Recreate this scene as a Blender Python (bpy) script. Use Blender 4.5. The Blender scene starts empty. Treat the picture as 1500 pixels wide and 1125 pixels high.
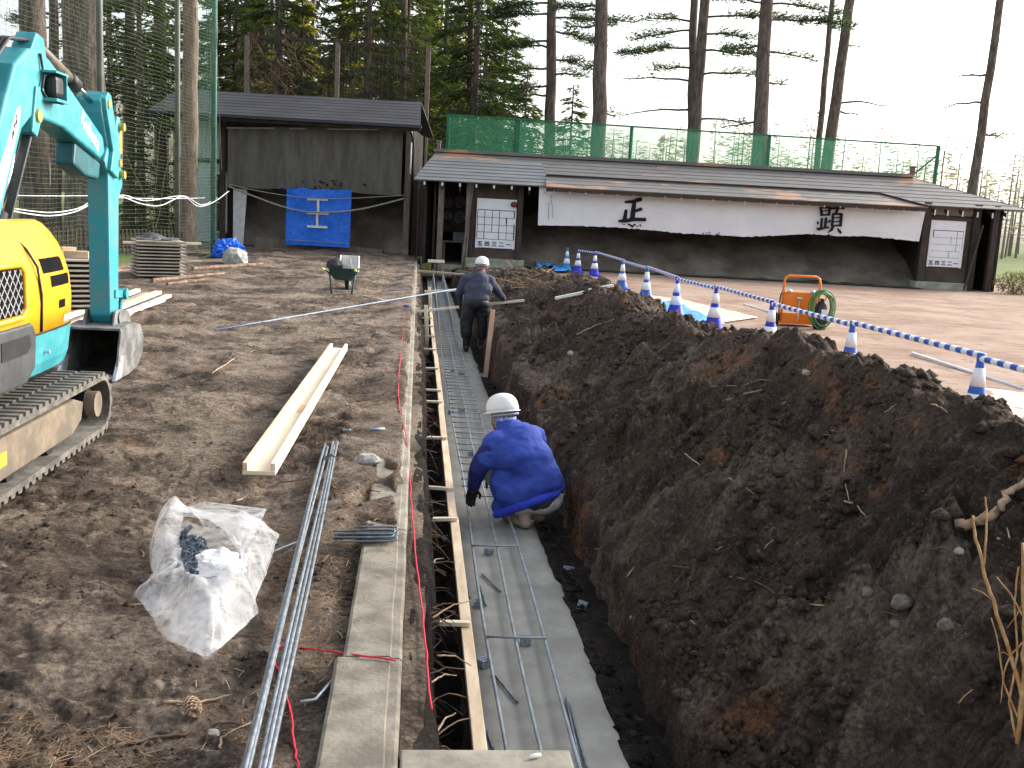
import bpy, bmesh, math, random
import numpy as np
from mathutils import Vector, Matrix, noise as mnoise
random.seed(7); RNG = np.random.default_rng(7)
R_ = math.radians
scene = bpy.context.scene
COL = scene.collection

# ------------------------------------------------------------------ camera, sky, sun, exposure
FPX, CX, CY, CAMH = 1500.0, 750.0, 562.5, 1.6
ROLL = math.atan(.0541)
PITCH = math.atan((CY - (306 + 135*.0541))*math.cos(ROLL)/FPX)
_f = np.array([0, math.cos(PITCH), -math.sin(PITCH)])
_r0 = np.array([1., 0, 0]); _u0 = np.cross(_r0, _f)
_R = math.cos(ROLL)*_r0 + math.sin(ROLL)*_u0
_U = -math.sin(ROLL)*_r0 + math.cos(ROLL)*_u0
CAMP = np.array([0, 0, CAMH])
cd = bpy.data.cameras.new('camera'); cam = bpy.data.objects.new('camera', cd); COL.objects.link(cam)
cd.sensor_width = 36; cd.lens = 36.0*FPX/1500; cd.clip_start = .05; cd.clip_end = 2000
m = Matrix.Identity(4)
for i in range(3):
    m[i][0] = _R[i]; m[i][1] = _U[i]; m[i][2] = -_f[i]; m[i][3] = CAMP[i]
cam.matrix_world = m
scene.camera = cam
SUN_AZ, SUN_EL = R_(58), R_(24)
world = bpy.data.worlds.new('World'); scene.world = world; world.use_nodes = True
wn = world.node_tree; bg = wn.nodes['Background']
sky = wn.nodes.new('ShaderNodeTexSky'); sky.sky_type = 'NISHITA'; sky.sun_disc = False
sky.sun_elevation = SUN_EL; sky.sun_rotation = SUN_AZ; sky.air_density = 1.0; sky.dust_density = 5.0; sky.ozone_density = 1.0
hs = wn.nodes.new('ShaderNodeHueSaturation'); hs.inputs['Saturation'].default_value = .38
wn.links.new(sky.outputs[0], hs.inputs['Color']); wn.links.new(hs.outputs[0], bg.inputs['Color'])
bg.inputs['Strength'].default_value = .15
sl = bpy.data.lights.new('sun', 'SUN'); sl.energy = 0.65; sl.angle = R_(14); sl.color = (1, .9, .76)
sun = bpy.data.objects.new('sun', sl); COL.objects.link(sun)
sd = Vector((math.sin(SUN_AZ)*math.cos(SUN_EL), math.cos(SUN_AZ)*math.cos(SUN_EL), math.sin(SUN_EL)))
sun.rotation_euler = sd.to_track_quat('Z', 'Y').to_euler()
sun.location = (20, 10, 30)
vs = scene.view_settings; vs.view_transform = 'Standard'; vs.look = 'None'; vs.gamma = 1; vs.use_curve_mapping = False
vs.exposure = 1.55
scene.render.engine = 'CYCLES'
scene.cycles.use_denoising = True
scene.cycles.max_bounces = 8; scene.cycles.transparent_max_bounces = 24
scene.cycles.sample_clamp_indirect = 6

# ------------------------------------------------------------------ pixels and trench coordinates to points
def ray(px, py): return _f + _R*(px-CX)/FPX - _U*(py-CY)/FPX
def G(px, py, z=0.):
    d = ray(px, py); return CAMP + d*((z-CAMH)/d[2])
def D(px, py, Y):
    d = ray(px, py); return CAMP + d*(Y/d[1])
_vp = ray(614, 306); YAW = math.atan2(_vp[0], _vp[1])
UD = np.array([math.sin(YAW), math.cos(YAW)]); VD = np.array([UD[1], -UD[0]])
RZ = -YAW                                        # local x = across the trench, local y = along it
def W(s, t, z=0.): return Vector((UD[0]*s+VD[0]*t, UD[1]*s+VD[1]*t, z))
def ST(p): return float(p[0]*UD[0]+p[1]*UD[1]), float(p[0]*VD[0]+p[1]*VD[1])
def GST(px, py, z=0.): return ST(G(px, py, z))
def TP(px, py, t):
    d = ray(px, py); k = t/(d[0]*VD[0]+d[1]*VD[1]); p = CAMP+d*k
    return float(p[0]*UD[0]+p[1]*UD[1]), float(p[2])

# ------------------------------------------------------------------ numpy value noise
def _hash(ix, iy, seed):
    n = (ix.astype(np.int64)*374761393 + iy.astype(np.int64)*668265263 + seed*974711) & 0x7fffffff
    n = ((n ^ (n >> 13))*1274126177) & 0x7fffffff
    n = (n ^ (n >> 16)) & 0xffffff
    return n/float(0xffffff)
def vnoise(x, y, seed=0):
    x = np.asarray(x, float); y = np.asarray(y, float)
    ix = np.floor(x); iy = np.floor(y); fx = x-ix; fy = y-iy
    fx = fx*fx*fx*(fx*(fx*6-15)+10); fy = fy*fy*fy*(fy*(fy*6-15)+10)
    a = _hash(ix, iy, seed); b = _hash(ix+1, iy, seed); c = _hash(ix, iy+1, seed); d = _hash(ix+1, iy+1, seed)
    return (a*(1-fx)+b*fx)*(1-fy)+(c*(1-fx)+d*fx)*fy*1.0 - .5
def fbm(x, y, seed=0, oct=4, gain=.5, lac=2.1):
    s = 0; a = 1.0
    for o in range(oct):
        c, sn = math.cos(.7*o), math.sin(.7*o)
        s = s + a*vnoise((c*x-sn*y), (sn*x+c*y), seed+o*17); a *= gain; x = x*lac; y = y*lac
    return s
def chunks(x, y, seed=0):
    """random height per irregular cell, falling off to the cell edge: broken clods"""
    x = np.asarray(x, float); y = np.asarray(y, float); ix = np.floor(x); iy = np.floor(y)
    d1 = np.full(np.broadcast(x, y).shape, 9.); d2 = d1.copy(); h = d1*0; gx = d1*0; gy = d1*0
    for i in (-1, 0, 1):
        for j in (-1, 0, 1):
            cx = ix+i; cy = iy+j; px = cx+_hash(cx, cy, seed); py = cy+_hash(cx, cy, seed+1); d = np.hypot(px-x, py-y); r = _hash(cx, cy, seed+2)
            new = d < d1; d2 = np.where(new, d1, np.minimum(d2, d)); h = np.where(new, r, h); gx = np.where(new, x-px, gx); gy = np.where(new, y-py, gy); d1 = np.where(new, d, d1)
    e = np.clip((d2-d1)*3.2, 0, 1); e = e*e*(3-2*e); tilt = (h*7 % 1-.5)*gx+(h*13 % 1-.5)*gy
    return (h*.75+.25+tilt*.8)*e
def sstep(a, b, x):
    k = np.clip((x-a)/(b-a), 0, 1); return k*k*(3-2*k)

# ------------------------------------------------------------------ ground heights (trench coordinates)
def zyard(s, t):
    s = np.asarray(s, float); t = np.asarray(t, float)
    z = .075*fbm(s*.55, t*.55, 3, 3) + .05*fbm(s*2.6, t*2.6, 5, 4, .55) + .012*fbm(s*14, t*14, 6, 3, .6)
    z = z + .10*sstep(24, 36, s)
    z = z + (.05*chunks(s*4, t*4, 241)+.03*chunks(s*10, t*10, 251))*sstep(-.95, -.5, t)*sstep(5.2, 6.5, s)*sstep(15, 12.5, s)*sstep(-.05, .25, fbm(s*.9, t*.9, 34, 2)+.15) + .018*chunks(s*9, t*9, 261)*sstep(0, .25, fbm(s*.7+3, t*.7, 35, 3))
    # loose dirt heaped along the kerb further on, kerb swept clean nearby
    near = sstep(5.0, 4.6, s); k = sstep(-.55, -.24, t)
    cov = .055 + .05*fbm(s*1.4, t*2, 8, 3) + .02*fbm(s*7, t*7, 9, 3)
    gap = sstep(.16, .3, fbm(s*1.1+4, t*1.5+1.3, 31, 3))*sstep(-.34, -.2, t)*sstep(7.5, 5.5, s)
    cov = cov*(1-gap) - .03*gap
    cov = cov - .085*sstep(-.075, -.03, t + .03*fbm(s*3, s*0+3, 33, 3))
    z = z*(1-k) + k*(near*(-.03 + .05*fbm(s*2.3, t*5, 11, 2)*sstep(-.1, -.2, t)) + (1-near)*cov)
    return z
_rs = np.array([1, 2.5, 3.2, 4.2, 5.2, 6.2, 7.6, 8.9, 10.6, 12.8, 15.6, 20, 25, 29, 31, 33])
_rz = np.array([.8, .80, .86, .92, .94, .95, .84, .64, .70, .62, .66, .52, .30, .10, .0, -.15])
_es = np.array([1, 3.8, 5.2, 6.3, 8.5, 12.3, 16, 22, 28, 31, 33])
_ez = np.array([-.40, -.36, -.30, -.23, -.20, -.10, 0, .02, -.05, -.1, -.2])
def zmound(s, t):
    s = np.asarray(s, float); t = np.asarray(t, float)
    rz = np.interp(s, _rs, _rz); ez = np.interp(s, _es, _ez)
    wob = .09*fbm(s*1.3, s*0+2, 41, 3)
    wob = wob + .085*sstep(11, 6, s); e = 1.17 + wob; tr = 2.5 + .25*fbm(s*.5, s*0, 43, 2); tb = 4.0 + .3*fbm(s*.8, s*0+5, 44, 2)
    k = np.clip((t-e)/(tr-e), 0, 1)
    up = ez + (rz-ez)*(k**.85)*(1 - .10*np.sin(k*math.pi))
    k2 = np.clip((t-tr)/(tb-tr), 0, 1)
    dn = rz + (-.12-rz)*(k2*k2*(3-2*k2))
    z = np.where(t < tr, up, dn)
    amp = sstep(1.1, 1.5, t)*sstep(4.3, 3.6, t)*np.clip(rz+.35, .15, 1)
    n = .20*fbm(s*1.1, t*1.1, 51, 3, .5) + .13*fbm(s*3.2+3, t*3.2, 53, 4, .5)
    lump = np.abs(fbm(s*5.5, t*5.5, 55, 2, .5)); lump = np.minimum(lump, .33)
    n = n + .15*lump + .06*np.minimum(np.abs(fbm(s*13+5, t*13, 56, 2, .5)), .3)
    wx = s+.12*fbm(s*2.5, t*2.5, 58, 2); wy = t+.12*fbm(s*2.5+7, t*2.5, 59, 2)
    patch = sstep(-.12, .18, fbm(s*.9, t*.9, 60, 3))
    n = n*1.05 + (.13*chunks(wx*2.6, wy*2.6, 211) + .075*chunks(wx*6.5, wy*6.5, 221) + .035*chunks(wx*15, wy*15, 231))*(.25+.75*patch) - .07
    n = n - .55*np.clip(fbm(s*1.7+9, t*2.1, 63, 2)-.26, 0, 1)
    soft = 1-.45*sstep(1.9, 2.5, t)*sstep(3.2, 2.6, t)
    z = z + amp*soft*(n-.07) + .022*fbm(s*28, t*28, 57, 3, .6)*np.clip(amp*1.4+.3, 0, 1)
    # gullies running down to the trench
    z = z - .07*np.clip(fbm(s*4.0+.6*t, t*.7, 61, 3)-.08, 0, 1)*amp*sstep(2.4, 1.4, t)*3
    wall = -.66 + .03*fbm(s*6, t*6, 71, 3)
    kk = sstep(1.085+wob, 1.165+wob, t + .05*fbm(s*5, s*0, 73, 3))
    return wall*(1-kk) + z*kk

# ------------------------------------------------------------------ materials
MATS = {}
def _nt(name):
    mt = bpy.data.materials.new(name); mt.use_nodes = True; nt = mt.node_tree
    return mt, nt, nt.nodes['Principled BSDF']
def M(name, col, rough=.8, var=.25, scale=6., bump=.15, bscale=40., metal=0., col2=None, stretch=(1, 1, 1), dist=.01, mixlo=.42, mixhi=.62, spec=.4, trans=None, alpha=None):
    if name in MATS: return MATS[name]
    mt, nt, b = _nt(name); L = nt.links.new
    tc = nt.nodes.new('ShaderNodeTexCoord'); mp = nt.nodes.new('ShaderNodeMapping'); mp.inputs['Scale'].default_value = stretch
    L(tc.outputs['Object'], mp.inputs['Vector'])
    n1 = nt.nodes.new('ShaderNodeTexNoise'); n1.inputs['Scale'].default_value = scale; n1.inputs['Detail'].default_value = 6; n1.inputs['Roughness'].default_value = .62
    L(mp.outputs[0], n1.inputs['Vector'])
    cr = nt.nodes.new('ShaderNodeValToRGB'); L(n1.outputs['Fac'], cr.inputs['Fac'])
    c1 = [c*(1-var) for c in col]; c2 = list(col2) if col2 else [min(1, c*(1+var)) for c in col]
    cr.color_ramp.elements[0].position = mixlo; cr.color_ramp.elements[1].position = mixhi
    cr.color_ramp.elements[0].color = (*c1, 1) if not col2 else (*col, 1); cr.color_ramp.elements[1].color = (*c2, 1)
    L(cr.outputs[0], b.inputs['Base Color'])
    b.inputs['Roughness'].default_value = rough; b.inputs['Metallic'].default_value = metal
    b.inputs['Specular IOR Level'].default_value = spec
    if bump:
        n2 = nt.nodes.new('ShaderNodeTexNoise'); n2.inputs['Scale'].default_value = bscale; n2.inputs['Detail'].default_value = 5
        L(mp.outputs[0], n2.inputs['Vector'])
        bp = nt.nodes.new('ShaderNodeBump'); bp.inputs['Strength'].default_value = bump; bp.inputs['Distance'].default_value = dist
        L(n2.outputs['Fac'], bp.inputs['Height']); L(bp.outputs[0], b.inputs['Normal'])
    if trans:
        tl = nt.nodes.new('ShaderNodeBsdfTranslucent'); tl.inputs['Color'].default_value = (*trans, 1)
        ad = nt.nodes.new('ShaderNodeAddShader'); L(b.outputs[0], ad.inputs[0]); L(tl.outputs[0], ad.inputs[1])
        L(ad.outputs[0], nt.nodes['Material Output'].inputs['Surface'])
    if alpha is not None: b.inputs['Alpha'].default_value = alpha
    MATS[name] = mt; return mt

def soil_mat(name, dark, mid, light, rust, rustlo=.6, lightlo=.56, scale=1.0):
    mt, nt, b = _nt(name); L = nt.links.new
    g = nt.nodes.new('ShaderNodeNewGeometry')
    def nz(sc, det, ro, off=0):
        mp = nt.nodes.new('ShaderNodeMapping'); mp.inputs['Location'].default_value = (off, off*.7, off*1.3); L(g.outputs['Position'], mp.inputs['Vector'])
        n = nt.nodes.new('ShaderNodeTexNoise'); n.inputs['Scale'].default_value = sc*scale; n.inputs['Detail'].default_value = det; n.inputs['Roughness'].default_value = ro
        L(mp.outputs[0], n.inputs['Vector']); return n.outputs['Fac']
    def ramp(f, lo, hi):
        m_ = nt.nodes.new('ShaderNodeMapRange'); m_.inputs['From Min'].default_value = lo; m_.inputs['From Max'].default_value = hi; m_.interpolation_type = 'SMOOTHSTEP'
        L(f, m_.inputs['Value']); return m_.outputs[0]
    def mix(f, a, c):
        x = nt.nodes.new('ShaderNodeMix'); x.data_type = 'RGBA'; L(f, x.inputs['Factor'])
        for k, v in ((6, a), (7, c)):
            if isinstance(v, tuple): x.inputs[k].default_value = (*v, 1)
            else: L(v, x.inputs[k])
        return x.outputs[2]
    c = mix(ramp(nz(3.0, 8, .65), .35, .65), dark, mid)
    c = mix(ramp(nz(.55, 5, .6, 31), .50, .62), c, dark)
    c = mix(ramp(nz(1.3, 9, .68, 5), lightlo, lightlo+.14), c, light)
    c = mix(ramp(nz(1.7, 10, .72, 11), rustlo, rustlo+.1), c, rust)
    c = mix(ramp(nz(9, 8, .7, 21), .50, .68), c, mid)
    c = mix(ramp(nz(11, 8, .72, 25), .54, .70), c, light)
    fine = ramp(nz(46, 8, .75, 3), .32, .68)
    x = nt.nodes.new('ShaderNodeMix'); x.data_type = 'RGBA'; x.blend_type = 'MULTIPLY'; x.inputs['Factor'].default_value = .8
    L(c, x.inputs[6])
    fr = nt.nodes.new('ShaderNodeValToRGB'); fr.color_ramp.elements[0].color = (.22, .20, .19, 1); fr.color_ramp.elements[1].color = (1.55, 1.5, 1.45, 1); L(fine, fr.inputs[0])
    L(fr.outputs[0], x.inputs[7]); 
    # pale crumbs
    sp = ramp(nz(75, 2, .5, 9), .70, .74)
    c = mix(sp, x.outputs[2], (.30, .26, .22))
    L(c, b.inputs['Base Color']); b.inputs['Roughness'].default_value = .95; b.inputs['Specular IOR Level'].default_value = .2
    bp = nt.nodes.new('ShaderNodeBump'); bp.inputs['Strength'].default_value = 1.0; bp.inputs['Distance'].default_value = .045
    L(nz(34, 10, .78, 2), bp.inputs['Height']); L(bp.outputs[0], b.inputs['Normal'])
    MATS[name] = mt; return mt

soil_dark = soil_mat('mound_soil', (.054, .039, .031), (.112, .083, .066), (.225, .178, .145), (.25, .125, .066), .545, .515, 1.0)
soil_yard = soil_mat('yard_soil', (.062, .047, .037), (.165, .130, .103), (.30, .247, .20), (.25, .145, .08), .595, .445, 1.0)
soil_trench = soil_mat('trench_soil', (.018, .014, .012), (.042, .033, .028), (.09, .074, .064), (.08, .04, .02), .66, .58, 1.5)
concrete = M('concrete', (.135, .122, .098), .95, .22, 7, .6, 60, col2=(.25, .228, .185), mixlo=.40, mixhi=.62, dist=.006)
concrete_old = M('old_concrete', (.20, .18, .15), .95, .3, 4, .5, 45, col2=(.33, .31, .25), dist=.006)
slab_mat = M('footing_concrete', (.235, .23, .205), .95, .3, 4, .5, 90, col2=(.36, .355, .325), mixlo=.34, mixhi=.66, dist=.004)
wood_new = M('new_timber', (.62, .46, .30), .7, .16, 3, .1, 30, stretch=(6, 1, 6), col2=(.78, .64, .46))
wood_pale = M('pale_timber', (.74, .64, .48), .7, .1, 2, .1, 30, stretch=(6, .6, 6), col2=(.84, .77, .62))
wood_old = M('weathered_timber', (.26, .21, .17), .9, .25, 3, .3, 20, stretch=(8, 1, 8), col2=(.42, .36, .30))
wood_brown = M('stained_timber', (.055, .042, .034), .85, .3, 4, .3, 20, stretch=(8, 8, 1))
wood_grey = M('grey_timber', (.17, .14, .12), .9, .25, 4, .3, 20, stretch=(8, 8, 1))
steel_bar = M('rebar_steel', (.20, .23, .26), .45, .25, 30, .5, 160, metal=.6, dist=.002)
steel_blue = M('blue_grey_steel', (.32, .36, .39), .5, .2, 12, .3, 120, metal=.25, dist=.002)
galv = M('galvanised', (.55, .58, .62), .4, .2, 30, .2, 100, metal=.6)

# ------------------------------------------------------------------ mesh helpers
class MB:
    def __init__(s): s.v = []; s.f = []; s.mi = []; s.cur = 0
    def add(s, vs_, fs):
        o = len(s.v); s.v += [tuple(v) for v in vs_]; s.f += [tuple(i+o for i in f) for f in fs]; s.mi += [s.cur]*len(fs); return s
    def box(s, c, d, rot=None, taper=1.0):
        hx, hy, hz = d[0]/2, d[1]/2, d[2]/2
        p = [Vector((x*hx*(taper if z > 0 else 1), y*hy*(taper if z > 0 else 1), z*hz)) for z in (-1, 1) for y in (-1, 1) for x in (-1, 1)]
        if rot is not None: p = [rot @ q for q in p]
        p = [q+Vector(c) for q in p]
        return s.add(p, [(0, 2, 3, 1), (4, 5, 7, 6), (0, 1, 5, 4), (2, 6, 7, 3), (0, 4, 6, 2), (1, 3, 7, 5)])
    def bar(s, a, b, w, h, up=(0, 0, 1)):
        a, b = Vector(a), Vector(b); d = b-a; L = d.length; y = d/L
        u = Vector(up); x = y.cross(u)
        if x.length < 1e-4: x = y.cross(Vector((1, 0, 0)))
        x.normalize(); z = x.cross(y)
        rot = Matrix((x, y, z)).transposed()
        return s.box((a+b)/2, (w, L, h), rot)
    def tube(s, path, r, n=8, caps=True, closed=False):
        P = [Vector(p) for p in path]; k = len(P); rs = r if hasattr(r, '__len__') else [r]*k
        vs_ = []; prev = None
        for i in range(k):
            if closed: d = P[(i+1) % k]-P[(i-1) % k]
            else: d = (P[min(i+1, k-1)]-P[max(i-1, 0)])
            d.normalize()
            if prev is None:
                x = d.cross(Vector((0, 0, 1)));
                if x.length < 1e-3: x = d.cross(Vector((0, 1, 0)))
            else: x = prev - d*prev.dot(d)
            x.normalize(); prev = x; y = d.cross(x)
            for j in range(n):
                a = 2*math.pi*j/n; vs_.append(P[i]+(x*math.cos(a)+y*math.sin(a))*rs[i])
        fs = []
        for i in range(k if closed else k-1):
            for j in range(n):
                a = i*n+j; b = i*n+(j+1) % n; c = ((i+1) % k)*n+(j+1) % n; d_ = ((i+1) % k)*n+j
                fs.append((a, b, c, d_))
        if caps and not closed:
            fs.append(tuple(range(n-1, -1, -1))); fs.append(tuple((k-1)*n+j for j in range(n)))
        return s.add(vs_, fs)
    def lathe(s, prof, n=24, c=(0, 0, 0), axis=None):
        vs_ = []; rot = axis if axis is not None else Matrix.Identity(3)
        for (r, z) in prof:
            for j in range(n):
                a = 2*math.pi*j/n; vs_.append(rot @ Vector((r*math.cos(a), r*math.sin(a), z)) + Vector(c))
        fs = [(i*n+j, i*n+(j+1) % n, (i+1)*n+(j+1) % n, (i+1)*n+j) for i in range(len(prof)-1) for j in range(n)]
        if prof[0][0] > 1e-5: fs.append(tuple(range(n-1, -1, -1)))
        if prof[-1][0] > 1e-5: fs.append(tuple((len(prof)-1)*n+j for j in range(n)))
        return s.add(vs_, fs)
    def prism(s, poly, x0, x1, plane='yz'):
        n = len(poly)
        def P(a, b, x):
            return {'yz': (x, a, b), 'xz': (a, x, b), 'xy': (a, b, x)}[plane]
        vs_ = [P(a, b, x0) for a, b in poly]+[P(a, b, x1) for a, b in poly]
        fs = [tuple(range(n)), tuple(range(2*n-1, n-1, -1))]+[(i, i+n, (i+1) % n+n, (i+1) % n) for i in range(n)]
        return s.add(vs_, fs)
    def grid(s, fn, nu, nv):
        vs_ = [fn(u/nu, v/nv) for v in range(nv+1) for u in range(nu+1)]
        fs = [(j*(nu+1)+i, j*(nu+1)+i+1, (j+1)*(nu+1)+i+1, (j+1)*(nu+1)+i) for j in range(nv) for i in range(nu)]
        return s.add(vs_, fs)
    def sphere(s, c, r, nu=16, nv=10, z0=-1.0):
        prof = []
        for i in range(nv+1):
            a = math.asin(z0)+(math.pi/2-math.asin(z0))*i/nv
            prof.append((max(1e-6, math.cos(a)), math.sin(a)))
        vs_ = []; rr = r if hasattr(r, '__len__') else (r, r, r)
        for (q, z) in prof:
            for j in range(nu):
                a = 2*math.pi*j/nu; vs_.append((c[0]+rr[0]*q*math.cos(a), c[1]+rr[1]*q*math.sin(a), c[2]+rr[2]*z))
        fs = [(i*nu+j, i*nu+(j+1) % nu, (i+1)*nu+(j+1) % nu, (i+1)*nu+j) for i in range(nv) for j in range(nu)]
        fs.append(tuple(range(nu-1, -1, -1)))
        return s.add(vs_, fs)
    def mesh(s, name, mats, smooth=False, recalc=True):
        me = bpy.data.meshes.new(name); me.from_pydata([tuple(v) for v in s.v], [], s.f)
        for mm in (mats if isinstance(mats, (list, tuple)) else [mats]): me.materials.append(mm)
        if max(s.mi, default=0) > 0: me.polygons.foreach_set('material_index', s.mi)
        if recalc:
            bm = bmesh.new(); bm.from_mesh(me); bmesh.ops.recalc_face_normals(bm, faces=bm.faces); bm.to_mesh(me); bm.free()
        if smooth: me.polygons.foreach_set('use_smooth', [True]*len(me.polygons))
        me.update(); return me
    def build(s, name, mats, parent=None, bevel=0, smooth=False, seg=2, recalc=True):
        o = link(name, s.mesh(name, mats, smooth, recalc), parent)
        if bevel:
            b = o.modifiers.new('bevel', 'BEVEL'); b.width = bevel; b.segments = seg; b.limit_method = 'ANGLE'; b.angle_limit = R_(35)
        return o
def link(name, me, parent=None):
    o = bpy.data.objects.new(name, me); COL.objects.link(o)
    if parent is not None: o.parent = parent
    return o
def tag(o, label=None, cat=None, group=None, kind=None):
    if label: o['label'] = label
    if cat: o['category'] = cat
    if group: o['group'] = group
    if kind: o['kind'] = kind
    return o
def thing(name, label, cat, loc=(0, 0, 0), rz=0., group=None):
    o = bpy.data.objects.new(name, None); COL.objects.link(o); o.empty_display_size = .2
    o.location = loc; o.rotation_euler = (0, 0, rz); return tag(o, label, cat, group)
def dup(root, loc, rz=None, label=None, scale=None):
    def cp(o, par):
        c = o.copy(); COL.objects.link(c); c.parent = par
        for ch in o.children: cp(ch, c)
        return c
    r = cp(root, None); r.location = loc
    if rz is not None: r.rotation_euler = (root.rotation_euler[0], root.rotation_euler[1], rz)
    if label: r['label'] = label
    if scale: r.scale = scale
    return r
def np_grid(name, P, mat, smooth=True):
    """P: array (nv,nu,3)"""
    nv, nu = P.shape[:2]
    me = bpy.data.meshes.new(name)
    me.vertices.add(nv*nu); me.vertices.foreach_set('co', P.reshape(-1).astype(np.float32))
    i, j = np.meshgrid(np.arange(nu-1), np.arange(nv-1)); a = (j*nu+i).ravel()
    q = np.stack([a, a+1, a+1+nu, a+nu], 1).ravel()
    nf = len(a); me.loops.add(nf*4); me.loops.foreach_set('vertex_index', q.astype(np.int32))
    me.polygons.add(nf); me.polygons.foreach_set('loop_start', np.arange(nf, dtype=np.int32)*4)
    me.polygons.foreach_set('use_smooth', np.full(nf, smooth))
    me.materials.append(mat); me.update(calc_edges=True); me.validate()
    return link(name, me)
def toworld(S, T, Z): return np.stack([UD[0]*S+VD[0]*T, UD[1]*S+VD[1]*T, Z], -1)

# ------------------------------------------------------------------ terrain
# big ground sheet to the horizon, sunk below the yard and the trench
def ground_mat():
    mt, nt, b = _nt('field_ground'); L = nt.links.new
    g = nt.nodes.new('ShaderNodeNewGeometry'); sx = nt.nodes.new('ShaderNodeSeparateXYZ'); L(g.outputs['Position'], sx.inputs[0])
    def nz(sc, det=8, ro=.65):
        n = nt.nodes.new('ShaderNodeTexNoise'); n.inputs['Scale'].default_value = sc; n.inputs['Detail'].default_value = det; n.inputs['Roughness'].default_value = ro
        L(g.outputs['Position'], n.inputs['Vector']); return n.outputs['Fac']
    def rng(f, lo, hi):
        m_ = nt.nodes.new('ShaderNodeMapRange'); m_.inputs['From Min'].default_value = lo; m_.inputs['From Max'].default_value = hi; m_.interpolation_type = 'SMOOTHSTEP'; L(f, m_.inputs['Value']); return m_.outputs[0]
    def mix(f, a, c):
        x = nt.nodes.new('ShaderNodeMix'); x.data_type = 'RGBA'; L(f, x.inputs['Factor'])
        for k, v in ((6, a), (7, c)):
            if isinstance(v, tuple): x.inputs[k].default_value = (*v, 1)
            else: L(v, x.inputs[k])
        return x.outputs[2]
    tan = mix(rng(nz(.6, 10, .7), .35, .65), (.25, .16, .115), (.38, .285, .23))
    tan = mix(rng(nz(2.2, 9, .75), .53, .66), tan, (.16, .10, .073))
    tan = mix(rng(nz(26, 6, .7), .55, .75), tan, (.21, .15, .112))
    grass = mix(rng(nz(.35, 8), .38, .62), (.10, .17, .045), (.20, .19, .075))
    grass = mix(rng(nz(9, 6), .4, .7), grass, (.08, .11, .035))
    # grass begins behind the buildings and left of the net
    add = nt.nodes.new('ShaderNodeMath'); add.operation = 'MULTIPLY_ADD'; L(nz(.25, 4), add.inputs[0]); add.inputs[1].default_value = 3.0; L(sx.outputs['Y'], add.inputs[2])
    fy = rng(add.outputs[0], 40.5, 43)
    fx = rng(sx.outputs['X'], -8.55, -9.3); mxn = nt.nodes.new('ShaderNodeMath'); mxn.operation = 'MAXIMUM'; L(fy, mxn.inputs[0]); L(fx, mxn.inputs[1])
    c = mix(mxn.outputs[0], tan, grass)
    L(c, b.inputs['Base Color']); b.inputs['Roughness'].default_value = .95; b.inputs['Specular IOR Level'].default_value = .15
    bp = nt.nodes.new('ShaderNodeBump'); bp.inputs['Strength'].default_value = .6; bp.inputs['Distance'].default_value = .02; L(nz(14, 9, .7), bp.inputs['Height']); L(bp.outputs[0], b.inputs['Normal'])
    return mt
gs = np.concatenate([[-300, -120, -50, -20, -8, -3, 0, 1.2], np.arange(1.8, 46, .25), np.array([50, 60, 80, 110, 160, 250, 400, 700])])
gt = np.concatenate([[-700, -400, -200, -100, -60, -40, -28, -20], np.arange(-15, 20, .25), np.array([24, 30, 45, 70, 110, 200, 400, 700])])
TT, SS = np.meshgrid(gt, gs)
tleft = lambda s: np.where(s < 29, -7.75+(s-12.2)*(1.85/16.1), -9.6)
hole = ((TT > tleft(SS)+.55) & (TT < 3.3) & (SS > 2.0) & (SS < 42)).astype(float)
ZZ = .03*fbm(SS*.3, TT*.3, 91, 3)*((np.abs(TT) < 60) & (SS < 60)) + .012*fbm(SS*2.2, TT*2.2, 92, 3)*((TT > 0) & (TT < 20) & (SS < 45))
shedflat = ((SS > 29) & (SS < 39) & (TT > -1) & (TT < 19)).astype(float)
ZZ = ZZ*(1-.9*shedflat)
ZZ = ZZ*(1-hole) - 1.0*hole
ground = np_grid('ground', toworld(SS, TT, ZZ), ground_mat()); tag(ground, kind='structure')

# dirt yard left of the kerb (finer towards the camera)
ys = np.concatenate([np.exp(np.linspace(math.log(1.9), math.log(43), 820))])
q = np.concatenate([-np.linspace(0, 1, 300)**1.15])
S2, Q2 = np.meshgrid(ys, q, indexing='ij')
wid = np.minimum(.95*S2+.6, 15.0)
wid = np.minimum(wid, -tleft(S2))
wid = np.maximum(wid, 3.0)
T2 = -.018 + Q2*(wid)
Z2 = zyard(S2, T2)
edge = np.maximum(sstep(-.97, -1.0, Q2)*(S2 > 6), sstep(41, 43, S2)); Z2 = Z2*(1-edge) - .06*edge
yard = np_grid('dirt_yard', toworld(S2, T2, Z2)[:, ::-1], soil_yard); tag(yard, kind='structure')
# yard skirt for the parts outside the wedge in view
SK, TK = np.meshgrid(np.arange(1.8, 42.1, .5), np.arange(-9, -.6, .5), indexing='ij')
sk = np_grid('outer_yard', toworld(SK, TK, -.13+0*SK)[:, ::-1], soil_yard); tag(sk, kind='structure')

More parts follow.
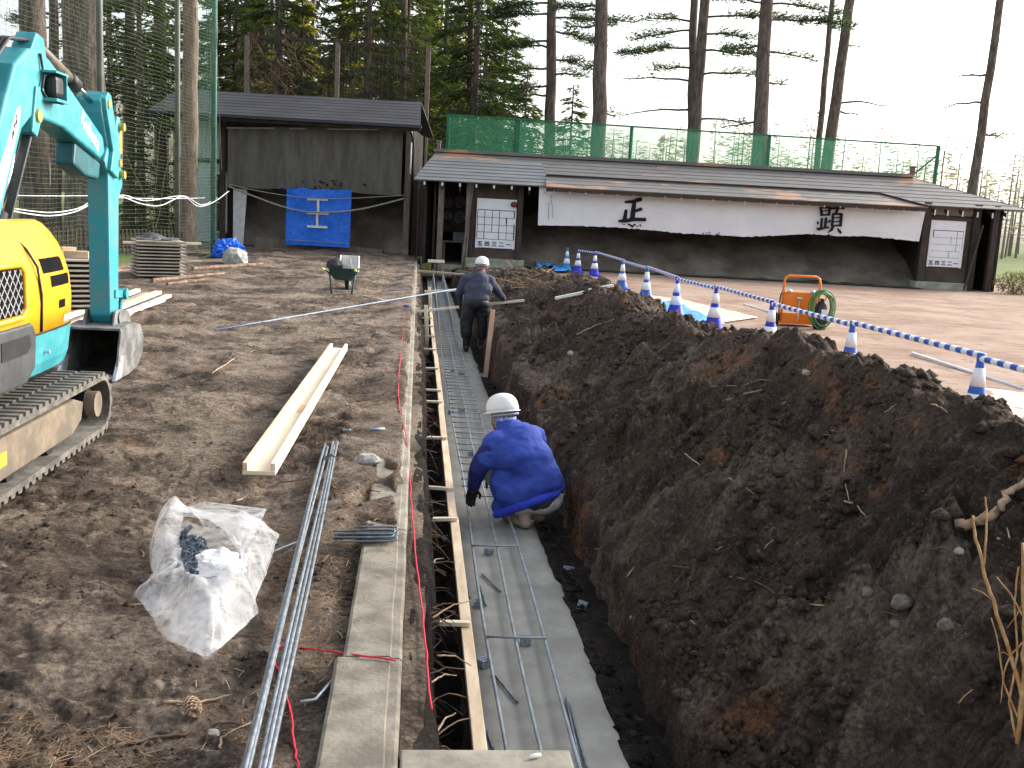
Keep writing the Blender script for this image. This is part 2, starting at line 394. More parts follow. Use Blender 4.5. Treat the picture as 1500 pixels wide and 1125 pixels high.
# trench floor between kerb and mound
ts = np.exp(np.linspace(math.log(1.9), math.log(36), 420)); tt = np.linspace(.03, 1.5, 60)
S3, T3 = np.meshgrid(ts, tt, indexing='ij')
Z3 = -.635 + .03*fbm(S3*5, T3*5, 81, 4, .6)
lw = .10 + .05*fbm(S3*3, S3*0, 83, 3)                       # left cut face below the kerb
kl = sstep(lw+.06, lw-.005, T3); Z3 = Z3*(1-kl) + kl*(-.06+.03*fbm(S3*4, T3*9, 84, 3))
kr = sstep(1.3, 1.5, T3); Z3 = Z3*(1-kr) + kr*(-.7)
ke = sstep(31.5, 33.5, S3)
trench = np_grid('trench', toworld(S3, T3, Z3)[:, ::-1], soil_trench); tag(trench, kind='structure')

# spoil mound along the trench
ms = np.exp(np.linspace(math.log(1.9), math.log(33), 900)); mt_ = np.concatenate([np.linspace(1.0, 2.9, 200), np.linspace(2.92, 4.4, 70)])
S4, T4 = np.meshgrid(ms, mt_, indexing='ij')
Z4 = zmound(S4, T4)
T4b = T4 + .05*fbm(S4*5, Z4*6, 87, 3)*sstep(1.0, 1.1, T4)*sstep(1.6, 1.2, T4)
mound = np_grid('soil_mound', toworld(S4, T4b, Z4)[:, ::-1], soil_dark)
tag(mound, 'long heap of dark excavated soil piled beside the trench', 'soil heap', kind='structure')

# ------------------------------------------------------------------ kerb, footing slab, cross beam
kerb = thing('concrete_kerb', 'weathered concrete kerb edging the dirt yard along the trench', 'kerb', W(0, 0), RZ)
s0 = 1.9
for i, (a, b) in enumerate([(1.9, 3.46), (3.468, 4.96), (4.968, 8.9), (8.908, 14.9), (14.908, 22.), (22.008, 29.), (29.008, 35.5)]):
    w = .21 if i else .235
    mb = MB()
    n = max(6, int((b-a)/.12))
    prof = [(-w, -.30), (-w, .012), (-w+.012, .02), (-.045, .02), (-.04, .012), (-.012, .012), (0, .002), (0, -.62), (-.03, -.62)]
    vs_ = []
    for k in range(n+1):
        yy = a+(b-a)*k/n
        for (x, z) in prof:
            j = .006*mnoise.noise(Vector((x*9, yy*3, z*5+i)))
            vs_.append((x+j, yy, z+.6*j))
    L_ = len(prof)
    fs = [(k*L_+j, (k+1)*L_+j, (k+1)*L_+(j+1) % L_, k*L_+(j+1) % L_) for k in range(n) for j in range(L_)]
    fs += [tuple(range(L_)), tuple(n*L_+j for j in range(L_-1, -1, -1))]
    mb.add(vs_, fs); mb.build('kerb_block', concrete if i < 2 else concrete_old, kerb)
# lower ledge of the old footing
mb = MB()
def ledge(u, v):
    s = 2.9+(34-2.9)*(u**1.6); t = .002+.085*v
    return (t + .02*mnoise.noise(Vector((0, s*3, v)))*v, s, -.05+.015*mnoise.noise(Vector((t*8, s*2, 3))) - .015*v)
mb.grid(ledge, 220, 3); lo = mb.build('footing_ledge', soil_yard, kerb, smooth=True)

slab = thing('concrete_strip', 'grey concrete blinding strip on the trench floor under the rebar', 'concrete strip', W(0, 0), RZ)
mb = MB(); n = 300
vs_ = []
for k in range(n+1):
    s = 2.4*(33.5/2.4)**(k/n)
    rgt = .945+.02*(s < 6)+.02*fbm(np.array(s*1.6), np.array(.3), 95, 3)+.012*fbm(np.array(s*9), np.array(.3), 96, 2)
    for j in range(13):
        f = j/12; t = .33+(rgt-.33)*f
        z = -.60+.003*float(fbm(np.array(s*3), np.array(t*6), 97, 3))-(.05 if j == 12 else 0)
        if j == 12: t += .01
        vs_.append((float(t), s, z))
fs = [(k*13+j, k*13+j+1, (k+1)*13+j+1, (k+1)*13+j) for k in range(n) for j in range(12)]
mb.add(vs_, fs); mb.build('slab', slab_mat, slab, smooth=True)
slab['kind'] = 'structure'
beam = MB(); beam.box((.262, 2.57, -.045), (.515, .59, .09)); beam = beam.build('crossing_slab', concrete_old, None, bevel=.008)
beam.location = W(0, 0); beam.rotation_euler = (0, 0, RZ); tag(beam, 'flat concrete piece bridging the trench from the kerb', 'concrete piece')
mb = MB(); mb.tube([(0, 0, 0), (.018, .006, 0), (.035, .012, .001)], [.006, .007, .005], 8); stub = mb.build('chalk_stub', M('white_chalk', (.8, .8, .78), .9, .05), None, smooth=True)
stub.location = W(*GST(776, 1109, .008), .009); stub.rotation_euler = (0, 0, RZ); tag(stub, 'short white chalk stub lying on the concrete piece', 'chalk')

# ------------------------------------------------------------------ formwork in the trench
form = thing('form_board', 'long pale formwork timber running along the left edge of the concrete strip', 'formwork', W(0, 0), RZ)
mb = MB(); segs = [(2.66, 6.4), (6.41, 10.2), (10.21, 14.0), (14.01, 17.8), (17.81, 22.0)]
for i, (a, b) in enumerate(segs):
    mb = MB(); dx = .004*(-1)**i; mb.box((.296+dx, (a+b)/2, -.372), (.054, b-a, .045)); mb.build('top_rail', wood_new, form, bevel=.004)
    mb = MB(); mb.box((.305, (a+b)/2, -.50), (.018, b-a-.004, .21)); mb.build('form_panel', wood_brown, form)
btn = None; first_b = None
BAT = [(663, 914, 36, .018), (645, 761, 30, -.01), (646, 716, 32, .03), (641, 642, 24, .04), (637, 589, 22, .0), (634, 572, 18, .03), (633, 540, 18, .02), (631, 512, 16, 0), (630, 493, 14, .03), (630, 478, 14, .01), (629, 466, 12, .03), (629, 456, 11, .02)]
for i, (px, py, wpx, yo) in enumerate(BAT):
    s, t = GST(px, py, -.34); L = wpx*s/1500*1.12+.02
    o = MB().box((0, 0, 0), (L, .034, .022)).build('batten', wood_pale, None, bevel=.003)
    tag(o, 'short pale batten nailed across the form timber towards the kerb', 'batten', 'battens bracing the formwork')
    o.location = W(s, .315-L/2, -.336); o.rotation_euler = (0, R_(random.uniform(-3, 3)), RZ-yo*4)

# ------------------------------------------------------------------ rebar
def rebar(p, q_, r=.0065, n=8):
    a, b = Vector(p), Vector(q_); return MB().tube([a, a.lerp(b, .33)+Vector((random.uniform(-.002, .002), 0, random.uniform(-.002, .002))), a.lerp(b, .67), b], r, n)
cage = thing('rebar_cage', 'long grey rebar ladder tied on the concrete strip', 'rebar cage', W(0, 0), RZ)
for t0, sA in ((.432, 2.5), (.582, 2.55), (.724, 2.7)):
    pts = [(t0+.008*math.sin(s*1.3+t0*9), s, -.545+.006*math.sin(s*.9)) for s in np.linspace(sA, 28.5, 90)]
    MB().tube(pts, .009, 8).build('main_bar', steel_blue, cage, smooth=True)
cb = MB().tube([(-.155, 0, 0), (.155, 0, 0)], .0065, 6).mesh('cross_bar', steel_blue, True)
cs = [4.91, 6.37]+list(np.arange(7.55, 28.4, .25))
for s in cs:
    o = link('cross_bar', cb, cage); o.location = (.578+random.uniform(-.006, .006), s+random.uniform(-.02, .02), -.533); o.rotation_euler = (0, 0, random.uniform(-.04, .04))
# standing part of the cage towards the doorway
for k, t0 in enumerate((.44, .70)):
    MB().tube([(t0, 17.2, -.53), (t0+.01, 20.5, -.40), (t0, 24, -.2), (t0, 28.3, -.02)], .0075, 6).build('upper_bar', steel_blue, cage, smooth=True)
vb = None
for s in np.arange(19.0, 28.3, .3):
    zt = np.interp(s, [17.2, 20.5, 24, 28.3], [-.53, -.40, -.2, -.02])
    for t0 in (.44, .70):
        MB().tube([(t0, s, -.54), (t0, s, zt)], .005, 5).build('stirrup', steel_blue, cage)
# little concrete spacers
def spacer_mesh():
    mb = MB()
    for x in (-.018, 0, .018):
        mb.box((x, 0, .017), (.009, .045, .034))
    mb.box((0, -.012, .016), (.044, .009, .022)); mb.box((0, .012, .016), (.044, .009, .022))
    return mb.mesh('spacer', M('spacer_plastic', (.30, .35, .42), .6, .35, 60, .2), False)
spm = spacer_mesh()
for (px, py, z, sc) in [(716, 811, -.595, 1), (700, 888, -.595, 1), (770, 943, -.595, 1.15), (708, 976, -.595, 1.15), (676, 604, -.595, 1.2), (660, 606, -.595, 1.1), (675, 548, -.595, 1.2), (663, 545, -.595, 1.2), (690, 668, -.595, 1.2)]:
    o = link('spacer_block', spm); s, t = GST(px, py, z); o.location = W(s, t, z); o.scale = (sc,)*3; o.rotation_euler = (0, 0, random.uniform(0, 3))
    tag(o, 'small grey rebar spacer block set on the concrete strip', 'spacer', 'spacer blocks on the concrete')
for (px, py) in [(833, 830), (852, 883), (705, 551)]:
    s, t = GST(px, py, -.62); o = link('spacer_block', spm); o.location = W(s, t, float(-.625 if t < 1.02 else zmound(s, t))); o.scale = (1.2,)*3; o.rotation_euler = (.2, .1, random.uniform(0, 3))
    tag(o, 'grey spacer block dropped in the dirt beside the concrete strip', 'spacer', 'spacer blocks in the dirt')
for i, (a, b, lab) in enumerate([((706, 840), (733, 866), 'short steel rod lying askew between the rebar just past the crouching worker'), ((703, 858), (712, 886), 'stub of steel rod beside the left main bar'),
                     ((722, 985), (758, 1028), 'loose short steel rod lying askew on the concrete near the concrete piece'), ((829, 1022), (851, 1122), 'steel rod lying against the right main bar'), ((834, 1030), (860, 1125), 'second steel rod close beside the right main bar'),
                     ((683, 848), (688, 875), 'thin wire stub along the form timber'), ((714, 1070), (722, 1096), 'steel rod end poking out by the form timber and concrete piece')]):
    p, q_ = GST(*a, -.585), GST(*b, -.585)
    o = rebar((0, 0, 0), (q_[1]-p[1], q_[0]-p[0], 0), .006).build('loose_rod', steel_bar, None, smooth=True); o.location = W(p[0], p[1], -.588); o.rotation_euler = (0, 0, RZ)
    tag(o, lab, 'rod')

# ------------------------------------------------------------------ batter boards by the standing worker
def post(name, top, bot, w, d, mat, label, cat, group=None):
    a, b = Vector(bot), Vector(top)
    o = MB().bar((0, 0, 0), b-a, w, d, up=(0, 1, 0)).build(name, mat, None, bevel=.003); o.location = a; return tag(o, label, cat, group)
pinkw = M('pinkish_timber', (.62, .42, .29), .75, .12, 4, .15, 30)
p = G(711, 553, -.63); tp = D(722, 454, p[1]); post('wooden_stake', tp, p, .065, .03, pinkw, 'upright pinkish wooden stake in the trench behind the standing worker', 'stake')
p = G(626, 520, -.63); tp = D(624, 447, p[1]); post('wooden_stake', tp, p, .06, .03, wood_pale, 'upright pale wooden stake beside the form timber', 'stake')
p = G(631, 470, -.63); tp = D(629, 421, p[1]); post('wooden_stake', tp, p, .06, .03, wood_pale, 'further upright wooden stake at the form timber, carrying the lath', 'stake')
def lath(a, b, Ya, Yb, w, h, mat, label, name='lath'):
    A, B = Vector(D(*a, Ya)), Vector(D(*b, Yb)); o = MB().bar((0, 0, 0), B-A, w, h).build(name, mat, None, bevel=.002); o.location = A; return tag(o, label, 'lath')
lath((613, 456), (768, 440), 16.55, 16.5, .03, .04, wood_pale, 'pale lath across the trench held by the standing worker')
lath((622, 427), (746, 421), 20.6, 20.4, .02, .05, wood_pale, 'pale lath across the trench ahead of the standing worker')
lath((612, 397), (690, 403), 27.0, 27.0, .12, .05, wood_old, 'old plank lying across the trench before the doorway', 'plank')
lath((627, 382), (651, 383), 28.5, 28.5, .03, .08, wood_pale, 'small pale board nailed level across the doorway stake', 'board')
p = W(28.5*1.0, .2, -.1)
post('wooden_stake', D(640, 378, 28.55), (D(640, 378, 28.55)[0], 28.55, -.63), .05, .03, wood_brown, 'thin dark stake holding the small level board before the doorway', 'stake')

# ------------------------------------------------------------------ things lying on the yard
def yz(px, py):
    s, t = GST(px, py); z = float(zyard(s, t)); s, t = GST(px, py, z); return s, t, z
# wooden trough: board with two side rails
a, b = GST(379, 704, .03), GST(496, 517, .03)
A = W(*a, 0); B = W(*b, 0); L = (B-A).length; d = (B-A).normalized(); zc = float(max(zyard(a[0], a[1]), zyard(b[0], b[1]), zyard((a[0]+b[0])/2, (a[1]+b[1])/2)))
tr = thing('timber_trough', 'long pale timber trough of a board with two side rails on the dirt', 'timber', (A.x, A.y, zc-.005), math.atan2(d.y, d.x)-math.pi/2)
MB().box((0, L/2, .014), (.185, L, .024)).build('base_board', wood_pale, tr, bevel=.003)
for sx in (-1, 1):
    MB().box((sx*.078, L/2, .05), (.027, L-.004, .047)).build('side_rail', wood_new if sx < 0 else wood_pale, tr, bevel=.003)
MB().box((.03, L*.35, .0275), (.07, .28, .002)).build('knot_patch', M('timber_stain', (.68, .44, .26), .7, .2, 5, 0), tr)
# bundle of long rebars
a0, b0 = GST(378, 1125, .02), GST(484, 660, .02)
ang = math.atan2(b0[1]-a0[1], b0[0]-a0[0]); Lb = math.hypot(b0[0]-a0[0], b0[1]-a0[1])
offs = [(-.038, 0, .04), (-.022, .0, -.02), (.010, .0, .1), (.026, .0, .0), (.041, 0, .12), (-.030, 1, -.2)]
for i, (dx, lv, dl) in enumerate(offs):
    pts = []
    for k in range(12):
        f = k/11; y = -1.0+(Lb+1.0+dl)*f
        pts.append((dx*(1+.10*math.sin(f*3+i))+.004*math.sin(f*7+i), y, .008+lv*.0165+.002*math.sin(f*9+i*2)))
    o = MB().tube(pts, .0078, 8).build('rebar_bar', steel_bar, None, smooth=True)
    o.location = W(a0[0], a0[1], .035); o.rotation_euler = (R_(.15), 0, RZ-ang)
    tag(o, 'long grey ribbed bar in the bundle lying on the yard dirt', 'rebar', 'bundle of long bars on the dirt')
# long blue-grey rod further off
p, q_ = yz(315, 487), yz(600, 436); mid = yz(450, 458)
A_ = W(p[0], p[1], p[2]+.03); B_ = W(*GST(676, 422, .12), .12); pts = [A_.lerp(B_, k/6) for k in range(7)]
o = MB().tube(pts, .012, 8).build('conduit_rod', M('blue_conduit', (.22, .30, .42), .5, .2, 20, 0), None, smooth=True); tag(o, 'long thin blue-grey rod slanting over the dirt to the kerb', 'rod')
for i, (a, b, lab) in enumerate([((575, 418), (608, 422), 'short bluish rod on needles by the kerb, furthest of the rods'), ((560, 428), (600, 424), 'bluish rod on needles by the kerb beside the furthest rod'), ((495, 634), (512, 633), 'short blue rod stub in dirt past the rebar bundle'), ((542, 632), (563, 631), 'short blue rod stub by the kerb beside the loose dirt')]):
    s1, t1, z1 = yz(*a); s2, t2, z2 = yz(*b)
    o = MB().tube([W(s1, t1, z1+.015), W(s2, t2, z2+.015)], .010, 6).build('loose_rod', MATS['blue_conduit'], None, smooth=True); tag(o, lab, 'rod')
s, t, z = yz(596, 451)
o = MB().tube([(-.07, 0, .01), (-.03, .02, .018), (.02, 0, .015), (.06, .01, .01)], [.012, .03, .026, .008], 8).build('glove', M('blue_glove', (.02, .06, .35), .8, .3), None, smooth=True); o.location = W(s, t, z); tag(o, 'small blue glove dropped on the dirt by the kerb', 'glove')

# stirrup bundle on kerb
s, t = GST(556, 790, .03)
hb = thing('stirrup_bundle', 'bundle of bent steel stirrups lying across the kerb', 'stirrups', W(s, t, .03), RZ)
for i in range(14):
    y = -.055+.0085*i+random.uniform(-.004, .004); z = .006+.012*(i % 3)+.012*random.random(); x0 = -.19+random.uniform(-.03, .02); x1 = .07+random.uniform(-.012, .012); h = random.uniform(.015, .03)
    MB().tube([(x0, y-.03*random.random()-.01, z), (x1-.015, y, z), (x1, y+.004, z+.003), (x1+.004, y+h*.8, z+.01), (x1-.01, y+h, z+.014), (x1-.15-random.random()*.05, y+h*.6, z+.012)], .005, 6).build('stirrup', steel_bar, hb, smooth=True)
# bent hook bars
for a, b, c, lab in [((462, 1030), (440, 1033), (497, 990), 'bent hook of grey rod in the dirt beside the kerb'), ((437, 797), (437, 797), (400, 812), 'grey rod end sticking out between the plastic bag and the rebar bundle')]:
    P = [yz(*k) for k in (b, a, c)]
    pts = [W(s, t, z+.012) for s, t, z in P]
    if b == a: pts = pts[1:]
    o = MB().tube(pts, .006, 6).build('hook_rod', galv, None, smooth=True); tag(o, lab, 'rod')

# red marking string
red = M('red_string', (.62, .015, .05), .6, .1, 10, 0)
def string(pts, label, r=.004):
    P = [Vector(p) for p in pts]
    out = []
    for i in range(len(P)-1):
        for k in range(6): out.append(P[i].lerp(P[i+1], k/6)+Vector((random.uniform(-.003, .003), random.uniform(-.003, .003), 0)))
    out.append(P[-1]); o = MB().tube(out, r, 5).build('marking_string', red, None, smooth=True); return tag(o, label, 'string')
def zk(px, py):
    s, t = GST(px, py); return max(float(zyard(s, t)), .022 if t > -.22 else -9)+.006
def onyard(pl): return [W(*GST(x, y, zk(x, y)), zk(x, y)) for x, y in pl]
string([W(*GST(x, y, -.04), -.035) for x, y in [(632, 1042), (625, 960), (618, 890), (610, 820), (604, 760), (600, 700)]] + onyard([(596, 640), (585, 600), (583, 560), (590, 490), (594, 430)]), 'red string running straight along the kerb and the trench edge')
string(onyard([(436, 1125), (430, 1080), (424, 1032), (412, 990), (396, 960), (398, 950), (412, 946), (470, 952), (530, 960), (580, 967)]), 'loose red string looped over the rebar bundle to the kerb')

# pine cone, stones, twigs
pc = thing('pine_cone', 'dry brown pine cone lying on the dark dirt', 'pine cone', W(*yz(281, 1046)[:2], yz(281, 1046)[2]+.028), RZ+R_(25))
mc = M('pinecone', (.23, .15, .10), .9, .35, 40, .2, col2=(.36, .26, .18))
core = MB(); core.sphere((0, 0, 0), (.022, .045, .022), 10, 8); core.build('core', mc, pc, smooth=True)
pc.scale = (.82, .82, .82)
scale_m = MB().sphere((0, 0, 0), (.012, .014, .005), 8, 5).mesh('scale', mc, True)
for i in range(64):
    f = i/63; y = .048-.1*f; r = .027*math.sin(math.pi*min(.97, .12+.8*f))**.7; a = i*2.4
    o = link('scale', scale_m, pc); o.location = (r*math.cos(a), y, r*math.sin(a)); o.rotation_euler = (R_(-35), -a+math.pi/2, 0)
def rock(name, loc, size, mat, label, cat='stone', seed=0, detail=3, group=None):
    bm = bmesh.new(); bmesh.ops.create_icosphere(bm, subdivisions=detail, radius=1)
    for v in bm.verts:
        n = mnoise.fractal(v.co*1.3+Vector((seed*3.1, 0, 0)), 1., 2., 4); v.co *= 1+.28*n
        v.co = Vector((v.co.x*size[0], v.co.y*size[1], max(v.co.z, -.5)*size[2]))
    me = bpy.data.meshes.new(name); bm.to_mesh(me); bm.free(); me.materials.append(mat)
    o = link(name, me); o.location = loc; o.rotation_euler = (0, 0, seed*1.7); return tag(o, label, cat, group)
stone_grey = M('grey_stone', (.36, .35, .33), .9, .3, 12, .5, 40)
stone_pale = M('pale_stone', (.36, .33, .29), .9, .2, 12, .4, 40)
def yrock(px, py, r, mat, label, sc=(1, 1, .6), seed=0, group=None):
    s, t, z = yz(px, py); return rock('stone', W(s, t, z+r*.25), (r*sc[0], r*sc[1], r*sc[2]), mat, label, 'stone', seed, 2, group)
yrock(312, 1077, .022, stone_pale, 'small round pale stone near the pine cone', seed=1)
yrock(537, 680, .085, stone_grey, 'angular light grey stone beside the end of the rebar bundle', (1, .6, .55), 2)
yrock(345, 388, .55, stone_grey, 'large grey boulder lying before the blue tarp bundle', (.9, .6, .55), 3)
yrock(425, 858, .015, stone_pale, 'tiny pale stone between plastic bag and bars', seed=4)
yrock(668, 411, .0, stone_grey, 'x', seed=5) if False else None
root_m = M('root_bark', (.25, .17, .11), .9, .3, 20, .3, 60, col2=(.42, .31, .21))
root_d = M('dark_root', (.12, .08, .055), .9, .3, 20, .3, 60)
def twig(pts, r, mat, label, name='twig', group=None):
    P = [Vector(p) for p in pts]; out = []; rr = []
    n = 5*(len(P)-1)
    for i in range(n+1):
        f = i/n*(len(P)-1); k = min(int(f), len(P)-2); q = P[k].lerp(P[k+1], f-k)
        out.append(q+Vector((random.uniform(-1, 1), random.uniform(-1, 1), random.uniform(-.5, .5)))*r*.6); rr.append(r*(1-.55*i/n))
    o = MB().tube(out, rr, 5).build(name, mat, None, smooth=True); return tag(o, label, 'root' if name == 'root' else 'twig', group)
def ytw(pl, r, mat, label, group=None): return twig([W(*yz(x, y)[:2], yz(x, y)[2]+r*.8) for x, y in pl], r, mat, label, 'twig', group)
ytw([(240, 1030), (290, 1032), (350, 1018), (330, 1025), (375, 1012)], .006, root_m, 'forked pale twig touching the pine cone')
ytw([(165, 1095), (215, 1085), (270, 1078), (318, 1062), (362, 1062)], .007, root_d, 'long dark twig lying below the pine cone')
ytw([(322, 1098), (325, 1082), (345, 1070), (368, 1060)], .005, root_m, 'curved thin twig near the small round stone')
ytw([(355, 715), (375, 722), (408, 708), (470, 700)], .006, root_d, 'dark twig by the end of the timber trough')
ytw([(345, 736), (362, 728), (385, 708)], .006, root_m, 'curled pale twig at the foot of the timber trough')
ytw([(310, 548), (345, 525), (372, 514), (420, 510)], .008, root_m, 'long pale twig on the dirt past the timber trough')
ytw([(560, 590), (520, 600), (490, 625), (478, 640)], .007, root_d, 'dark twig in loose dirt at the kerb')
for k in range(26):
    px = random.uniform(190, 590); py = random.uniform(590, 1120); L = random.uniform(14, 40); a = random.uniform(0, 6.28)
    pl = [(px, py), (px+L*.5*math.cos(a), py+L*.25*math.sin(a)), (px+L*math.cos(a+.3), py+L*.5*math.sin(a+.3))]
    if any(GST(x, y)[1] > -.02 for x, y in pl): continue
    ytw(pl, random.uniform(.0025, .0045), random.choice([root_m, root_d]), 'thin dry twig scattered on the yard dirt', 'twigs on the dirt')

# ------------------------------------------------------------------ clear plastic bag
def plastic_mat():
    mt, nt, b = _nt('clear_plastic'); L = nt.links.new
    b.inputs['Base Color'].default_value = (.86, .88, .90, 1); b.inputs['Roughness'].default_value = .22; b.inputs['Specular IOR Level'].default_value = .6
    tc = nt.nodes.new('ShaderNodeTexCoord'); n = nt.nodes.new('ShaderNodeTexNoise'); n.inputs['Scale'].default_value = 9; n.inputs['Detail'].default_value = 5; n.inputs['Distortion'].default_value = 1.2; L(tc.outputs['Object'], n.inputs['Vector'])
    bp = nt.nodes.new('ShaderNodeBump'); bp.inputs['Strength'].default_value = .3; bp.inputs['Distance'].default_value = .02; L(n.outputs['Fac'], bp.inputs['Height']); L(bp.outputs[0], b.inputs['Normal'])
    tl = nt.nodes.new('ShaderNodeBsdfTranslucent'); tl.inputs['Color'].default_value = (.85, .87, .9, 1)
    m1 = nt.nodes.new('ShaderNodeMixShader'); m1.inputs[0].default_value = .35; L(b.outputs[0], m1.inputs[1]); L(tl.outputs[0], m1.inputs[2])
    tr = nt.nodes.new('ShaderNodeBsdfTransparent'); m2 = nt.nodes.new('ShaderNodeMixShader')
    mr = nt.nodes.new('ShaderNodeMapRange'); mr.inputs['From Min'].default_value = .35; mr.inputs['From Max'].default_value = .7; mr.inputs['To Min'].default_value = .18; mr.inputs['To Max'].default_value = .62; L(n.outputs['Fac'], mr.inputs['Value'])
    L(mr.outputs[0], m2.inputs[0]); L(tr.outputs[0], m2.inputs[1]); L(m1.outputs[0], m2.inputs[2])
    L(m2.outputs[0], nt.nodes['Material Output'].inputs['Surface']); return mt
plastic = plastic_mat()
outl = [(240, 766), (275, 763), (345, 775), (408, 790), (403, 805), (388, 850), (374, 893), (378, 905), (340, 942), (303, 971), (270, 958), (245, 945), (222, 912), (197, 879), (212, 862), (224, 850), (218, 826), (220, 800), (228, 775)]
inn = [(268, 792), (282, 790), (300, 805), (325, 830), (345, 855), (352, 872), (350, 885), (340, 893), (325, 897), (308, 900), (292, 899), (280, 897), (273, 890), (270, 880), (268, 868), (266, 850), (265, 832), (264, 815), (265, 800)]
bag = thing('plastic_bag', 'open clear plastic bag crumpled on the dirt with spacers inside', 'plastic bag', W(*GST(300, 860), .01), RZ)
c0 = GST(300, 860)
def bagpt(px, py): s, t = GST(px, py, .03); return Vector((t-c0[1], s-c0[0], 0))
NO = len(outl); nr = 14
mb = MB()
def crump(p, a): return a*mnoise.fractal(Vector((p.x*11, p.y*11, 3.3)), 1., 2.2, 4)
ring = []
sub = 4
for i in range(NO*sub):
    f = i/sub; k = int(f) % NO; g_ = f-int(f)
    O = bagpt(*outl[k]).lerp(bagpt(*outl[(k+1) % NO]), g_); I = bagpt(*inn[k]).lerp(bagpt(*inn[(k+1) % NO]), g_)
    ring.append((O, I))
vs_ = []
for (O, I) in ring:
    for j in range(nr+1):
        f = j/nr; p = O.lerp(I, f)
        h = .012+.17*math.sin(min(1, f*1.15)*math.pi*.62)*(.75+.25*math.sin(p.x*13)) + crump(p, .022)*min(1, 3*f) + .018*math.sin(26*math.atan2(p.y, p.x)*.7+5*f)*f
        vs_.append((p.x+crump(p+Vector((3, 1, 0)), .012), p.y+crump(p+Vector((1, 5, 0)), .012), max(.0, h)+.03))
n1 = nr+1; NR = len(ring)
mb.add(vs_, [(i*n1+j, i*n1+j+1, ((i+1) % NR)*n1+j+1, ((i+1) % NR)*n1+j) for i in range(NR) for j in range(nr)])
mb.build('film', plastic, bag, smooth=True)
mb = MB(); cen = [(0, .02, .035)]; vs_ = [(0, .02, .035)]+[(o.x*.95, o.y*.95, .02+crump(o, .02)) for o, _ in ring]
mb.add(vs_, [(0, 1+i, 1+(i+1) % NR) for i in range(NR)]); mb.build('underside', plastic, bag, smooth=True)
# a folded flap of film hanging over the opening
fl = [(345, 790), (300, 790), (275, 800), (330, 840), (352, 868), (372, 840), (390, 800)]
mb = MB(); mb.add([(bagpt(x, y).x, bagpt(x, y).y, .19+crump(bagpt(x, y), .05)) for x, y in fl], [(0, 1, 2, 3, 6), (3, 4, 5, 6)]); mb.build('folded_flap', plastic, bag)
grey_pl = M('grey_plastic', (.13, .16, .20), .5, .4, 30, .1)
sp2 = MB()
for k in range(4):
    a = k*math.pi/2; sp2.bar((0, 0, 0), (.03*math.cos(a), .03*math.sin(a), 0), .008, .02)
sp2.tube([(0.022*math.cos(a), .022*math.sin(a), 0) for a in np.linspace(0, 5.4, 10)], .005, 5); sp2m = sp2.mesh('bar_spacer', grey_pl)
for k in range(54):
    px = random.uniform(264, 318); py = random.uniform(800, 868)
    if px > 266+(py-790)*1.05: continue
    b = bagpt(px, py); s, t = c0[0]+b.y, c0[1]+b.x
    o = link('bar_spacer', sp2m); o.location = W(s, t, .06+random.uniform(0, .06)); o.rotation_euler = [random.uniform(0, 6.28) for _ in range(3)]
    tag(o, 'small dark grey plastic bar spacer inside the clear bag', 'bar spacer', 'bar spacers in the bag')
def crumple(name, loc, size, mat, label, cat, seed=0, det=4, amp=.5, freq=2.2, flat=-.35):
    bm = bmesh.new(); bmesh.ops.create_icosphere(bm, subdivisions=det, radius=1)
    for v in bm.verts:
        c = v.co*freq+Vector((seed*2.3, seed, 0)); n = mnoise.fractal(c, .9, 2.1, 3); n2 = abs(mnoise.noise(c*1.7))
        v.co *= 1+.45*amp*n-.5*amp*n2; v.co = Vector((v.co.x*size[0], v.co.y*size[1], max(v.co.z, flat)*size[2]))
    me = bpy.data.meshes.new(name); bm.to_mesh(me); bm.free(); me.materials.append(mat); o = link(name, me); o.location = loc; return tag(o, label, cat)
b = bagpt(322, 878); crumple('crumpled_paper', W(c0[0]+b.y, c0[1]+b.x, .17), (.10, .075, .06), M('white_film', (.85, .85, .87), .5, .05, 10, .2), 'crumpled white wrapping in the mouth of the clear bag', 'paper', 3, 4, .7, 1.6)

# ------------------------------------------------------------------ stacked panels and lumber by the net
def panel(w, d, h, seed):
    pt = thing('slatted_panel', '', 'panel')
    MB().box((0, 0, h*.74), (w, d, h*.40)).build('deck', M('panel_deck', (.30, .26, .22), .9, .25, 3, .3, 20, col2=(.42, .38, .33)), pt, bevel=.004)
    for y in (-.30, .30): MB().box((0, y*d, h*.265), (w*.80, .06, h*.53)).build('batten', wood_brown, pt)
    return pt
base = panel(.98, .98, .062, 0)
first = True
def stack(px, py, rz, n, h, label, group, sc=1.0):
    global first
    s, t, z = yz(px, py)
    for k in range(n):
        loc = W(s+random.uniform(-.015, .015), t+random.uniform(-.015, .015), z+k*h); r = rz+random.uniform(-.012, .012)
        if first: o = base; o.location = loc; o.rotation_euler = (0, 0, r); o['label'] = label; first = False
        else: o = dup(base, loc, r, label)
        o['group'] = group; o.scale = (sc, sc, h/.062)
stack(232, 405, R_(28), 11, .066, 'weathered timber panel in the stack under the dark sheet', 'panels in the far stack', .95)
stack(92, 463, R_(36), 12, .064, 'weathered timber panel in the stack topped with wooden blocks', 'panels in the stack behind the machine', .95)
s, t, z = yz(92, 463)
blk = M('block_timber', (.52, .38, .24), .8, .2, 6, .2)
for i, (dx, dy, sz, r) in enumerate([(-.15, 0, (.16, .12, .10), .3), (.05, .05, (.2, .12, .13), .9), (.22, -.1, (.3, .09, .09), .2), (.1, .3, (.26, .1, .07), 1.2)]):
    o = MB().box((0, 0, sz[2]/2), sz).build('wood_block', blk, None, bevel=.006); o.location = W(s+dy, t+dx, z+.768); o.rotation_euler = (0, 0, r); tag(o, 'rough cut wooden block on top of the panel stack', 'wood block', 'blocks on the panel stack')
